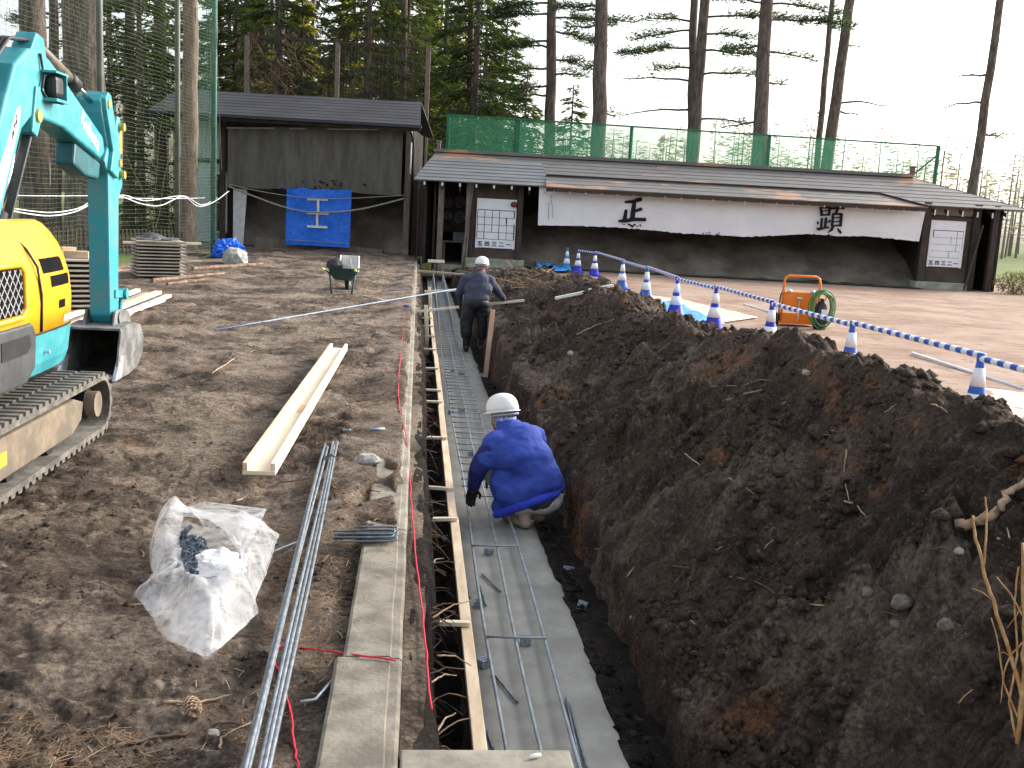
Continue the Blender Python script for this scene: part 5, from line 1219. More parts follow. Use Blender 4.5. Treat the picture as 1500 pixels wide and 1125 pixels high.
# returning net towards the shelter
mb = MB(); mb.grid(lambda u, v: (-8.2+(-11.0+8.2)*u+.015*math.sin(u*30), 27.7+6.0*u, .1+8.2*v), 60, 6)
nb.part(mb, 'return_net', net_mat('return_net', (.05, .15, .11), .17), smooth=True)
mb = MB()
for k in range(8): x = random.uniform(0, 1); mb.tube([(-8.2-2.8*x, 27.65+6*x, 7), (-8.2-2.8*x+random.uniform(-.2, .2), 27.65+6*x, 3.5), (-8.2-2.8*x+random.uniform(-.3, .3), 27.6+6*x, random.uniform(1, 2.5))], .008, 4)
nb.part(mb, 'net_cord', strand)
def ny(px):   # depth of the net line at a pixel column
    d = ray(px, 290); k = -8.15/d[0]; return k*d[1]
rope([(0, 305), (40, 313), (75, 316), (110, 310), (140, 296), (175, 288), (205, 298), (235, 301), (268, 288), (290, 302), (313, 296), (335, 280)], [ny(x)-.1 for x in (0, 40, 75, 110, 140, 175, 205, 235, 268, 290, 313)]+[29.5], .012, rope_w, 'white rope festooned along the tall net, lower strand')
rope([(0, 302), (45, 309), (80, 311), (115, 305), (140, 292), (180, 286), (215, 294), (268, 287), (295, 300), (318, 290)], [ny(x)-.12 for x in (0, 45, 80, 115, 140, 180, 215, 268, 295)]+[28.6], .010, rope_w, 'white rope festooned along the tall net, upper strand')
rope([(0, 286), (70, 287), (140, 287), (180, 290), (250, 291), (300, 290)], [ny(x)-.1 for x in (0, 70, 140, 180, 250, 300)], .007, rope_w, 'thin straight white line strung along the tall net')
# low picket fence beyond the net
pf = thing('picket_fence', 'low dark picket fence on the grass beyond the net', 'fence', (-11.2, 25.5, 0), R_(62)); pfb = Bld(pf)
pk = MB().box((0, 0, .42), (.05, .03, .84)).mesh('picket', wood_brown)
for k in range(64): o = link('picket', pk, pf); o.location = (-4.4+k*.13, 0, 0); o.scale = (1, 1, .8)
for zz in (.2, .54): MB().box((-.3, .03, zz), (8.4, .03, .06)).build('rail', wood_brown, pf)

# ------------------------------------------------------------------ cones and striped bars
cone_b = M('cone_blue', (.02, .03, .50), .45, .12, 4, 0); cone_t = M('cone_teal', (.02, .22, .48), .5, .12, 4, 0); cone_w = M('cone_white', (.80, .82, .84), .4, .04, 4, 0); cone_l = M('cone_pale_blue', (.03, .12, .50), .45, .1, 4, 0)
def make_cone(mat, label, loc, sq=0.):
    c = thing('traffic_cone', label, 'traffic cone', loc, random.uniform(-.3, .3), 'cones along the rope line')
    MB().box((0, 0, .018), (.36, .36, .036)).build('base', mat, c, bevel=.015)
    MB().lathe([(.15, .036), (.145, .06), (.105, .20), (.104, .205), (.055, .44), (.03, .62), (.032, .66), (.036, .69), (.03, .70), (0, .70)], 24).build('body', mat, c, smooth=True)
    for z0, z1 in ((.22, .37), (.43, .58)):
        r = lambda z: float(np.interp(z, [.036, .06, .2, .44, .62], [.15, .145, .107, .055, .031]))+.0035
        MB().lathe([(r(z0), z0), (r(z1), z1)], 24).build('band', cone_w, c, smooth=True)
    return c
CONES = []
cinfo = [(830, 388, cone_t, 'teal faded cone standing at the far end before the target bay'), (846, 394, cone_b, 'deep blue cone next to the teal one, where the striped bars begin'), (870, 405, cone_b, None), (910, 424, cone_l, None), (945, 440, cone_l, None), (993, 462, cone_b, 'deep blue cone standing over the blue sheet'), (1050, 482, cone_b, None), (1132, 520, cone_b, 'cone beside the orange trolley'), (1250, 590, cone_l, None), (1438, 690, cone_l, None)]
tops = {993: (993, 405), 1050: (1050, 418), 1132: (1132, 440), 1250: (1250, 470), 1438: (1438, 517)}
labs = {870: 'deep blue cone second along the striped bars from the teal cone', 910: 'lighter blue cone third along the striped bars from the teal cone', 945: 'lighter blue cone before the one over the blue sheet', 1050: 'deep blue cone between the blue sheet and the orange trolley', 1250: 'white banded cone behind the heap just past the trolley', 1438: 'white banded cone nearly buried by the heap at the end of the bars'}
for px, py, mt, lab in cinfo:
    if px in tops: p = G(*tops[px], .70); p = Vector((p[0], p[1], 0))
    else:
        p = Vector(G(px, py, 0)); 
        if px == 830: p = Vector(D(px, py, 31.0)); p.z = 0
        if px == 846: p = Vector(D(px, py, 30.0)); p.z = 0
    c = make_cone(mt, lab or labs[px], p); CONES.append(c)
bar_w = M('bar_white', (.78, .80, .84), .45, .04, 5, 0); bar_b = M('bar_blue', (.03, .09, .42), .45, .1, 5, 0)
ordn = ['between the first two blue cones', 'between the second and third blue cones', 'between the two lighter blue cones', 'ending over the blue sheet', 'just past the blue sheet', 'running up to the orange trolley', 'passing behind the orange trolley and hose', 'beyond the hose towards the buried cone', 'beyond the buried cone out of view']
pts = [c.location+Vector((0, 0, .655)) for c in CONES[1:]]
e = pts[-1]+(pts[-1]-pts[-2]).normalized()*2.2; pts.append(e)
for i in range(len(pts)-1):
    A, B = pts[i].copy(), pts[i+1].copy(); A.z += .012*(i % 2)*2; B.z += .012*(i % 2)*2
    mb = MB(); n = max(6, int((B-A).length/.085)); n -= (n % 2 == 0)
    for k in range(n):
        mb.cur = k % 2; sag = lambda f: -.05*4*f*(1-f)*0
        mb.tube([(B-A)*(k/n), (B-A)*((k+1)/n)], .027, 10, caps=(k in (0, n-1)))
    o = mb.build('cone_bar', [bar_w, bar_b], None, smooth=True); o.location = A; tag(o, 'white and blue striped bar '+ordn[i], 'barrier bar', 'bars linking the cones')
c_end = make_cone(cone_l, 'white banded cone holding the last striped bar beyond the heap', (e.x, e.y, 0))
# sheets and line on the field
def sheet(pl, label, mat, amp=.03, name='ground_sheet', h=.02):
    P = [Vector(G(x, y, 0)) for x, y in pl]; mb = MB(); n = 14
    def f(u, v):
        p = P[0].lerp(P[1], u).lerp(P[3].lerp(P[2], u), v); return (p.x, p.y, h+amp*(.5+mnoise.fractal(Vector((p.x*3, p.y*3, 1)), 1, 2, 3)))
    mb.grid(f, 24, 18); o = mb.build(name, mat, None, smooth=True); so_ = o.modifiers.new('t', 'SOLIDIFY'); so_.thickness = .003; return tag(o, label, 'sheet')
lb = M('light_blue_sheet', (.05, .33, .80), .45, .2, 6, .2)
sheet([(950, 446), (985, 443), (1062, 478), (1000, 484)], 'light blue sheet spread on the ground under the cones behind the heap', lb, .05)
sheet([(782, 388), (806, 386), (812, 394), (788, 396)], 'small light blue sheet lying at the far end of the heap', lb, .12, h=.06)
sheet([(808, 393), (832, 391), (838, 401), (812, 400)], 'folded light blue sheet beside the small one near the teal cone', lb, .08, h=.05)
sheet([(938, 432), (1000, 440), (1110, 466), (1040, 476)], 'pale pinkish board laid on the field beside the cones', M('pale_board', (.62, .48, .38), .85, .1, 3), .01, 'ground_board', .008)
sheet([(1440, 570), (1520, 580), (1560, 640), (1500, 640)], 'pale board lying at the edge of the field past the heap', MATS['pale_board'], .01, 'ground_board', .008)
for i, (a, b, lab) in enumerate([((1090, 446), (1140, 460), 'short white stick lying on the field before the trolley'), ((1336, 517), (1500, 570), 'long white pole lying on the field beyond the bars')]):
    A, B = Vector(G(*a, .02)), Vector(G(*b, .02)); o = MB().tube([A, B], .02, 8).build('white_pole', bar_w, None, smooth=True); tag(o, lab, 'pole')

# ------------------------------------------------------------------ orange trolley with pump and hose
p = Vector(G(1170, 478, 0))
tr = thing('orange_trolley', 'orange steel frame trolley standing on the field', 'trolley', p, .08)
org = M('orange_paint', (.80, .20, .015), .4, .08, 8, .03)
k_ = p.y/1500; hw = 28*k_
MB().tube([(-hw, 0, .04), (-hw, 0, .70), (-hw+.02, 0, .80), (-hw+.08, 0, .835), (hw-.10, 0, .835), (hw-.04, 0, .80), (hw-.02, 0, .70), (hw-.02, 0, .04)], .022, 8).build('frame', org, tr, smooth=True)
MB().box((-.02, .0, .42), (2*hw-.06, .03, .30)).build('panel', org, tr, bevel=.01); MB().box((-.02, .01, .14), (2*hw-.06, .03, .16)).build('lower_panel', org, tr, bevel=.01)
MB().box((-.0, .18, .05), (2*hw, .4, .03)).build('foot_plate', org, tr)
for x in (-hw+.1, hw-.14): MB().sphere((x, -.01, .58), (.045, .03, .03), 10, 6).build('knob', galv, tr, smooth=True)
MB().tube([(-.05, -.05, .47), (-.05, -.05, .1)], .012, 6).build('lever', galv, tr); MB().tube([(-.1, -.05, .47), (-.01, -.05, .46)], .025, 8).build('valve', galv, tr)
for sx in (-1, 1): MB().tube([(sx*hw-.02, .2, .10), (sx*hw+.02, .2, .10)], .10, 14).build('wheel', blackr, tr)
MB().tube([(-hw-.02, -.02, .58), (-hw-.06, -.06, .5), (-hw-.07, -.06, .3), (-hw-.04, -.05, .1)], .014, 6).build('side_hose', blk_m, tr, smooth=True)
hs_ = thing('hose_coil', 'green hose coiled around a dark pump beside the orange trolley', 'hose', p+Vector((.27, -.28, 0)), .15)
hg = M('green_hose', (.07, .19, .06), .5, .25, 20, 0, col2=(.12, .28, .10))
for k in range(10):
    a_ = .19+random.uniform(-.035, .035); b_ = .30+random.uniform(-.05, .04); y_ = -.08+.02*k; ph_ = random.uniform(0, 1)
    MB().tube([(a_*math.cos(q)+.02*math.sin(2*q+ph_), y_+.02*math.sin(q*2+ph_), .33+b_*math.sin(q)) for q in np.linspace(0, 2*math.pi, 31)[:-1]], .011, 6, closed=True).build('loop', hg, hs_, smooth=True)
pm = thing('submersible_pump', 'dark cylindrical pump with yellow strap standing inside the hose coil', 'pump', p+Vector((.27, -.24, 0)), .1)
MB().lathe([(.10, 0), (.11, .05), (.105, .32), (.085, .40), (.05, .44), (.03, .5), (0, .5)], 20).build('housing', M('pump_dark', (.025, .028, .04), .4, .2), pm, smooth=True)
MB().tube([(.06*math.cos(q), -.02, .52+.07*math.sin(q)) for q in np.linspace(0, 2*math.pi, 17)[:-1]], .012, 6, closed=True).build('strap', M('yellow_strap', (.65, .45, .05), .6, .2), pm, smooth=True)
MB().box((.02, -.108, .27), (.1, .01, .12)).build('label_plate', wht_p, pm)

# ------------------------------------------------------------------ details on the mound
def hitm(px, py):
    """point where a pixel's ray meets the mound"""
    d = ray(px, py); ks = 2.2*1.004**np.arange(730); pp = CAMP[None]+d[None]*ks[:, None]
    ss = pp[:, 0]*UD[0]+pp[:, 1]*UD[1]; tt_ = pp[:, 0]*VD[0]+pp[:, 1]*VD[1]
    hit = np.nonzero((tt_ > 1.0) & (pp[:, 2] < zmound(ss, tt_)))[0]
    i = hit[0] if len(hit) else 250
    return pp[i], float(ss[i]), float(tt_[i])
def mtw(pl, r, mat, label, name='root', group=None, lift=1.0):
    P = [Vector(hitm(*q)[0])+Vector((0, 0, r*lift)) for q in pl]; return twig(P, r, mat, label, name, group)
mtw([(1140, 882), (1190, 888), (1245, 892)], .006, root_m, 'straight pale root sticking out across the heap face'); mtw([(1104, 852), (1125, 862), (1148, 882)], .004, root_d, 'thin bent root above the straight pale root')
for k, pl in enumerate([[(918, 848), (945, 810), (975, 775)], [(985, 832), (1010, 835), (1032, 842)], [(1005, 870), (1012, 850), (1030, 840)], [(780, 585), (800, 570), (795, 573)], [(770, 602), (790, 603), (808, 602)], [(870, 660), (885, 640), (905, 612)], [(830, 695), (855, 680), (870, 665)], [(1000, 640), (1040, 615), (1080, 590)], [(1160, 640), (1190, 632), (1230, 635)], [(870, 780), (884, 765), (882, 745)], [(905, 455), (918, 440), (925, 425)], [(1060, 590), (1090, 580), (1120, 572)], [(1240, 660), (1235, 700), (1245, 740)], [(780, 635), (800, 620), (806, 612)], [(845, 492), (870, 480), (900, 470)], [(730, 560), (745, 550), (770, 545)], [(960, 520), (985, 500), (1010, 505)], [(770, 410), (800, 400), (815, 390)], [(758, 418), (775, 412), (790, 415)]]):
    mtw(pl, random.uniform(.0045, .008)*(1.6 if pl[0][1] < 520 else 1), random.choice([root_m, root_m, root_d]), 'thin pale root poking out of the dark soil heap', 'root', 'roots in the heap', 1.5)
for k in range(30):
    px = random.uniform(800, 1400); py = random.uniform(0, 1)*430+480+(px-800)*.08; a = random.uniform(-.9, .5); L = random.uniform(18, 48)
    mtw([(px, py), (px+L*.5*math.cos(a), py+L*.5*math.sin(a)+random.uniform(-4, 4)), (px+L*math.cos(a+.2), py+L*math.sin(a+.2))], random.uniform(.0035, .006), random.choice([root_m, root_d]), 'thin pale root poking out of the dark soil heap', 'root', 'roots in the heap', 2.2)
# thick root at the right edge
mtw([(1400, 778), (1430, 775), (1455, 765), (1475, 735), (1500, 715), (1530, 712)], .022, root_m, 'thick crooked pale root on the heap behind the orange stems', 'root', None, 1.2)
mtw([(1460, 790), (1478, 795), (1475, 770)], .005, root_m, 'small forked rootlet under the thick crooked root', 'root')
# pale clods / stones on the heap
cl_p = M('pale_clod', (.15, .125, .105), .95, .3, 20, .6, 40); 
for i, (px, py, r, mt, lab) in enumerate([(1180, 549, .030, stone_grey, 'round grey stone near the crest of the heap'), (1320, 888, .04, cl_p, 'pale crumbly clod on the heap below the straight root'), (1270, 870, .03, cl_p, 'pale crumbly clod beside the straight root tip'), (1385, 920, .032, cl_p, 'pale clod on the lower heap left of the orange stems'), (1310, 918, .024, cl_p, 'small greyish stone on the lower heap'), (1110, 812, .025, cl_p, 'small pale clod on the heap face'), (1200, 640, .07, soil_dark, 'dark upright clod on the heap crest'), (926, 906, .018, stone_grey, 'small stone at the foot of the heap near the concrete'), (870, 905, .02, stone_grey, 'stone on the trench floor below the heap'), (925, 1016, .018, stone_pale, 'pale stone low on the trench side'), (836, 521, .05, stone_pale, 'whitish stone on the far heap face'), (1405, 810, .02, stone_pale, 'pale pebble under the thick root')]):
    q_, s, t = hitm(px, py); rock('stone' if 'stone' in lab or 'pebble' in lab else 'soil_clod', Vector(q_)+Vector((0, 0, r*.3)), (r, r*.9, r*.75), mt, lab, 'stone' if 'stone' in lab or 'pebble' in lab else 'clod', i+1, 2)
# white stakes on the far heap
for a, b, lab in [((813, 437), (857, 428), 'white painted stake lying on the heap, left piece'), ((862, 425), (899, 418), 'white painted stake lying on the heap, right piece by the cones')]:
    Yk = min(hitm(*a)[0][1], hitm(*b)[0][1])-.12; A, B = Vector(D(*a, Yk)), Vector(D(*b, Yk)); o = MB().bar((0, 0, 0), B-A, .07, .04).build('white_stake', M('white_stake', (.82, .80, .74), .6, .04), None, bevel=.004); o.location = A; tag(o, lab, 'stake')
# dry weeds on the far heap
mb = MB()
for k in range(46):
    q_, s, t = hitm(random.gauss(775, 22), random.uniform(392, 428)); b_ = Vector(q_); mb.tube([b_, b_+Vector((random.uniform(-.15, .15), random.uniform(-.1, .1), random.uniform(.05, .16))), b_+Vector((random.uniform(-.4, .4), random.uniform(-.1, .1), random.uniform(.0, .25)))], .005, 3)
o = mb.build('dry_weeds', M('dry_weed', (.34, .25, .15), .9, .3), None); tag(o, 'dry straw weeds on the far end of the heap', 'weeds', kind='stuff')
# orange stemmed shrub at the right edge
ostem = M('orange_stem', (.30, .15, .05), .7, .3, 24, .2, col2=(.46, .30, .14))
base = Vector(hitm(1490, 1085)[0]); shr = thing('bare_shrub', 'bare shrub with orange stems growing out of the heap', 'shrub', base)
DB = float(np.linalg.norm(np.array(base)-CAMP))
def near(px, py, k=1.0): d = ray(px, py); d = d/np.linalg.norm(d); return Vector(CAMP+d*DB*k)-base
def stem(pl, r, kk=.985): 
    P = [near(x, y, kk) for x, y in pl]; out = []
    for i in range(len(P)-1):
        for j in range(4): out.append(P[i].lerp(P[i+1], j/4)+Vector((random.uniform(-1, 1), random.uniform(-1, 1), 0))*r*.25)
    out.append(P[-1]); n = len(out); r = r*.62; MB().tube(out, [r*(1-.45*i/n) for i in range(n)], 6).build('stem', ostem, shr, smooth=True)
stem([(1490, 1090), (1497, 1020), (1480, 960), (1455, 880), (1441, 835), (1430, 790), (1425, 755)], .011); stem([(1441, 835), (1444, 790), (1445, 745), (1443, 728)], .006); stem([(1425, 765), (1436, 755), (1445, 748)], .004)
stem([(1492, 1085), (1500, 980), (1500, 900), (1498, 795)], .012); stem([(1500, 905), (1480, 870), (1460, 845)], .005); stem([(1500, 940), (1480, 960), (1470, 985), (1466, 1030)], .005); stem([(1485, 965), (1470, 955), (1462, 958)], .003)
stem([(1495, 1060), (1470, 1000), (1462, 940), (1452, 905)], .005); stem([(1488, 1080), (1478, 1030), (1490, 960), (1486, 880), (1492, 830)], .007); stem([(1455, 880), (1440, 868), (1425, 862)], .003)
stem([(1404, 1030), (1412, 1020), (1425, 1010)], .003); stem([(1500, 880), (1490, 900), (1475, 920)], .003)

# ------------------------------------------------------------------ loose crumbs, needles and roots (uncountable)
def crumbs(n, sampler, name, mat, smin, smax, label, cat):
    V0 = np.array([(1, 0, 0), (-1, 0, 0), (0, 1, 0), (0, -1, 0), (0, 0, 1), (0, 0, -.6)], float); F0 = np.array([(0, 2, 4), (2, 1, 4), (1, 3, 4), (3, 0, 4), (2, 0, 5), (1, 2, 5), (3, 1, 5), (0, 3, 5)])
    C_ = sampler(n); n = len(C_); sz = smin*(smax/smin)**(RNG.random(n)**2.2); a = RNG.random(n)*6.28
    jit = 1+.35*(RNG.random((n, 6, 1))*2-1); v = V0[None]*jit*sz[:, None, None]*np.array([1, .8, .7])
    x = v[..., 0]*np.cos(a)[:, None]-v[..., 1]*np.sin(a)[:, None]; y = v[..., 0]*np.sin(a)[:, None]+v[..., 1]*np.cos(a)[:, None]
    P = np.stack([x, y, v[..., 2]], -1)+C_[:, None]; F = (F0[None]+np.arange(n)[:, None, None]*6).reshape(-1, 3)
    me = bpy.data.meshes.new(name); me.vertices.add(n*6); me.vertices.foreach_set('co', P.reshape(-1).astype(np.float32)); me.loops.add(F.size); me.loops.foreach_set('vertex_index', F.reshape(-1).astype(np.int32)); me.polygons.add(len(F)); me.polygons.foreach_set('loop_start', np.arange(len(F), dtype=np.int32)*3); me.materials.append(mat); me.update(calc_edges=True)
    return tag(link(name, me), label, cat, kind='stuff')
def smp_m(n):
    s = 2.2*(24/2.2)**(RNG.random(n)); t = 1.2+2.6*RNG.random(n)**1.2; k = fbm(s*1.5, t*1.5, 201, 3) > -.05; s, t = s[k], t[k]; return toworld(s, t, zmound(s, t)+.002)
def smp_y(n):
    s = 2.3*(26/2.3)**(RNG.random(n)); t = -.08-RNG.random(n)*np.minimum(.75*s, 9); k = fbm(s*1.1, t*1.1, 205, 3) > -.02; s, t = s[k], t[k]; return toworld(s, t, zyard(s, t)+.001)
def smp_t(n):
    s = 2.3*(20/2.3)**(RNG.random(n)); t = np.where(RNG.random(n) < .7, .95+.12*RNG.random(n), .1+.15*RNG.random(n)); return toworld(s, t, -.63+0*s)
crumbs(34000, smp_m, 'soil_crumbs', soil_dark, .004, .06, 'loose dark soil crumbs scattered over the heap', 'soil crumbs')
crumbs(11000, smp_y, 'yard_crumbs', soil_yard, .003, .022, 'loose brown crumbs scattered on the yard dirt', 'soil crumbs')
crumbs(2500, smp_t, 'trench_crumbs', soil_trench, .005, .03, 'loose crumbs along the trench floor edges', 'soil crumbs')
def needles(n, name, mat, seed, thr, lmin, lmax, wd, label):
    s = 2.3*(24/2.3)**(RNG.random(n)); t = -.03-RNG.random(n)*np.minimum(.75*s, 8); w8 = fbm(s*.8, t*.8, seed, 4, .6)+.22*np.exp(-((t+.35)/.4)**2); k = (w8 > thr) & ~((t > -.24) & (s < 4.7) & (RNG.random(n) < .93)); s, t = s[k], t[k]; n = len(s)
    a = RNG.random(n)*math.pi; L = lmin+(lmax-lmin)*RNG.random(n); z = np.maximum(zyard(s, t), np.where(t > -.21, .02, -9)); w_ = wd*(.7+.0*s)+.0002*s
    ds, dt = np.cos(a)*L/2, np.sin(a)*L/2; ns, nt_ = -np.sin(a)*w_, np.cos(a)*w_; h = .003+.012*RNG.random(n)
    def pt(f, g): ss = s+f*ds+g*ns; tt_ = t+f*dt+g*nt_; return toworld(ss, tt_, np.maximum(zyard(ss, tt_), np.where(tt_ > -.21, .02, -9))*.5+z*.5+h*(1 if f > 0 else .4))
    P = np.stack([pt(-1, -1), pt(1, -1), pt(1, 1), pt(-1, 1)], 1).reshape(-1, 3)
    me = bpy.data.meshes.new(name); me.vertices.add(len(P)); me.vertices.foreach_set('co', P.reshape(-1).astype(np.float32)); me.loops.add(4*n); me.loops.foreach_set('vertex_index', np.arange(4*n, dtype=np.int32)); me.polygons.add(n); me.polygons.foreach_set('loop_start', np.arange(n, dtype=np.int32)*4); me.materials.append(mat); me.update(calc_edges=True)
    return tag(link(name, me), label, 'needle litter', kind='stuff')
needles(42000, 'needle_litter', M('dry_needles', (.20, .12, .065), .9, .35, 6, 0), 301, .20, .025, .07, .0006, 'rusty pine needle litter on the yard dirt and kerb')
needles(3500, 'straw_litter', M('straw_bits', (.30, .235, .16), .9, .3, 6, 0), 303, .05, .02, .07, .0012, 'pale straw bits on the yard dirt')
# roots hanging in the gap beside the kerb
mb = MB()
for k in range(170):
    s = 2.9*(14/2.9)**random.random(); x = random.uniform(.07, .14); z = random.uniform(-.5, -.12); pts = [W(s, x-.02, z)]
    d_ = Vector((random.uniform(.02, .05), random.uniform(-.04, .04), random.uniform(-.02, .02)))
    for j in range(random.randint(3, 6)):
        d_ += Vector((random.uniform(-.012, .015), random.uniform(-.025, .025), random.uniform(-.025, .015))); q_ = pts[-1]+d_*.8
        s_, t_ = ST(q_)
        if t_ > .26: break
        pts.append(q_)
    if len(pts) > 2: mb.tube(pts, [.004*random.uniform(.5, 1.4)*(1-.6*i/len(pts)) for i in range(len(pts))], 4)
o = mb.build('hanging_roots', root_d, None); tag(o, 'tangle of fine roots hanging from the cut below the kerb', 'roots', kind='stuff')
for px, py, qx, qy in [(630, 1000, 668, 990), (636, 1075, 668, 1045), (640, 960, 690, 975), (628, 830, 650, 818), (634, 905, 690, 880)]:
    A = W(*GST(px, py, -.15), -.15); B = W(*GST(qx, qy, -.30), -.30); s_, t_ = ST(B)
    twig([A, A.lerp(B, .5)+Vector((0, 0, .02)), B], .005, root_m, 'pale broken root sticking out into the gap beside the form timber', 'root', 'broken roots in the gap')

# ------------------------------------------------------------------ people
def capsule(mb, p0, p1, r0, r1, n=14):
    a, b = Vector(p0), Vector(p1); d = (b-a).normalized(); pts = []; rs = []
    for k in range(5): q_ = math.pi/2*(1-k/5); pts.append(a-d*r0*math.sin(q_)); rs.append(max(.002, r0*math.cos(q_)))
    for k in range(5): pts.append(a.lerp(b, k/4)); rs.append(r0+(r1-r0)*k/4)
    for k in range(1, 6): q_ = math.pi/2*k/5; pts.append(b+d*r1*math.sin(q_)); rs.append(max(.002, r1*math.cos(q_)))
    mb.tube(pts, rs, n)
def organic(name, prims, mat, parent, voxel=.014, smooth=6, wr=0., wsc=14., seed=0, cut=None):
    mb = MB()
    for p in prims:
        if p[0] == 'c': capsule(mb, *p[1:])
        else: mb.sphere(p[1], p[2], 18, 14)
    me = mb.mesh(name+'_src', mat); tmp = bpy.data.objects.new('tmp', me); COL.objects.link(tmp)
    r = tmp.modifiers.new('r', 'REMESH'); r.mode = 'VOXEL'; r.voxel_size = voxel; sm = tmp.modifiers.new('s', 'SMOOTH'); sm.iterations = smooth; sm.factor = .5
    dg = bpy.context.evaluated_depsgraph_get(); dg.update(); out = bpy.data.meshes.new_from_object(tmp.evaluated_get(dg)); bpy.data.objects.remove(tmp); bpy.data.meshes.remove(me)
    out.name = name
    if wr:
        out.update(); nrm = [v.normal.copy() for v in out.vertices]
        for v, n in zip(out.vertices, nrm):
            c = v.co*wsc+Vector((seed, 0, 0)); a = mnoise.noise(c*Vector((1, 1, .45)).x)*.6+(1-2*abs(mnoise.noise(Vector((c.x*.6, c.y*.6, c.z*1.5)))))*.6
            c2 = v.co*wsc*2.3+Vector((0, seed, 0)); v.co += n*wr*(a+.45*(1-2*abs(mnoise.noise(c2)))*.7)
    if not out.materials: out.materials.append(mat)
    out.polygons.foreach_set('use_smooth', [True]*len(out.polygons)); return link(name, out, parent)
skin = M('skin', (.42, .25, .17), .6, .1, 20, 0); hairm = M('dark_hair', (.012, .010, .010), .7, .2)
def head_prims(c, f):
    c = Vector(c); f = Vector(f).normalized(); r = f.cross(Vector((0, 0, 1))).normalized()
    return [('e', c, (.078, .085, .10)), ('c', c+f*.03-Vector((0, 0, .03)), c+f*.055-Vector((0, 0, .085)), .065, .045), ('c', c+f*.085+Vector((0, 0, .005)), c+f*.105-Vector((0, 0, .025)), .010, .015),
            ('e', c+r*.082-Vector((0, 0, .01)), (.014, .02, .032)), ('e', c-r*.082-Vector((0, 0, .01)), (.014, .02, .032)), ('c', c-Vector((0, 0, .06))-f*.01, c-Vector((0, 0, .17))-f*.02, .055, .06)]
def face(c, f, par):
    c = Vector(c); f = Vector(f).normalized(); r = f.cross(Vector((0, 0, 1))).normalized()
    for sx in (-1, 1): MB().sphere(c+f*.083+r*sx*.032+Vector((0, 0, .005)), .011, 8, 6).build('eye', blk_m, par, smooth=True)
    MB().tube([c+f*.098-r*.022-Vector((0, 0, .062)), c+f*.104-Vector((0, 0, .064)), c+f*.098+r*.022-Vector((0, 0, .062))], .005, 6).build('mouth', M('lips', (.30, .12, .10), .6, .1), par, smooth=True)
helm_w = M('helmet_white', (.80, .80, .79), .3, .03, 4, 0)
def helmet(c, f, par, tilt):
    c = Vector(c); f = Vector((f[0], f[1], 0)).normalized(); rot = Matrix.Rotation(math.atan2(f.y, f.x)-math.pi/2, 3, 'Z') @ Matrix.Rotation(tilt, 3, 'X')
    mb = MB(); prof = [(1.0, 0), (.995, .22), (.95, .45), (.85, .66), (.66, .84), (.42, .95), (.2, .99), (.001, 1.0)]; n = 28; vs_ = []
    for r, z in prof:
        for k in range(n): a = 2*math.pi*k/n; vs_.append(rot @ Vector((.112*r*math.cos(a), .135*r*math.sin(a), -.01+.135*z))+c)
    mb.add(vs_, [(i*n+k, i*n+(k+1) % n, (i+1)*n+(k+1) % n, (i+1)*n+k) for i in range(len(prof)-1) for k in range(n)]); h = mb.build('helmet', helm_w, par, smooth=True); so_ = h.modifiers.new('t', 'SOLIDIFY'); so_.thickness = .005
    mb = MB(); mb.tube([rot @ Vector((.116*math.cos(a), .139*math.sin(a)+(.025*max(0, math.sin(a))), -.012)) + c for a in np.linspace(0, 2*math.pi, 33)[:-1]], .006, 6, closed=True); mb.build('brim', helm_w, h, smooth=True)
    for sx in (-1, 1): MB().tube([rot @ Vector((sx*.098, .01, -.01))+c, rot @ Vector((sx*.092, .02, -.08))+c, rot @ Vector((sx*.03, .07, -.15))+c], .007, 6).build('strap', M('strap_grey', (.32, .34, .38), .6, .1), h, smooth=True)
    mb = MB(); mb.tube([rot @ Vector((.098*math.cos(a), .12*math.sin(a), -.035)) + c for a in np.linspace(math.pi*1.02, math.pi*1.98, 16)], .012, 6); mb.build('headband', MATS['strap_grey'], h, smooth=True)
def hand_prims(w, d, side, up=(0, 0, 1), curl=.6):
    """palm plus five unequal bent fingers; d is the pointing direction"""
    w = Vector(w); d = Vector(d).normalized(); u = Vector(up); s_ = d.cross(u).normalized(); u = s_.cross(d).normalized(); pr = []
    for k in range(4): pr.append(('c', w+s_*(.027-.018*k), w+d*.08+s_*(.030-.020*k), .013, .012))
    for k, L in enumerate((.062, .072, .068, .052)):
        a = w+d*.085+s_*(.030-.020*k); b = a+(d*.8-u*curl*.6).normalized()*L*.55; c = b+(d*.4-u*curl*1.3).normalized()*L*.5; pr += [('c', a, b, .0095, .0088), ('c', b, c, .0088, .0075)]
    a = w+d*.02+s_*side*.03; b = a+(d*.6+s_*side*.7-u*.2).normalized()*.04; c = b+(d*.9-u*.4).normalized()*.03; pr += [('c', a, b, .013, .011), ('c', b, c, .010, .0085)]
    return pr

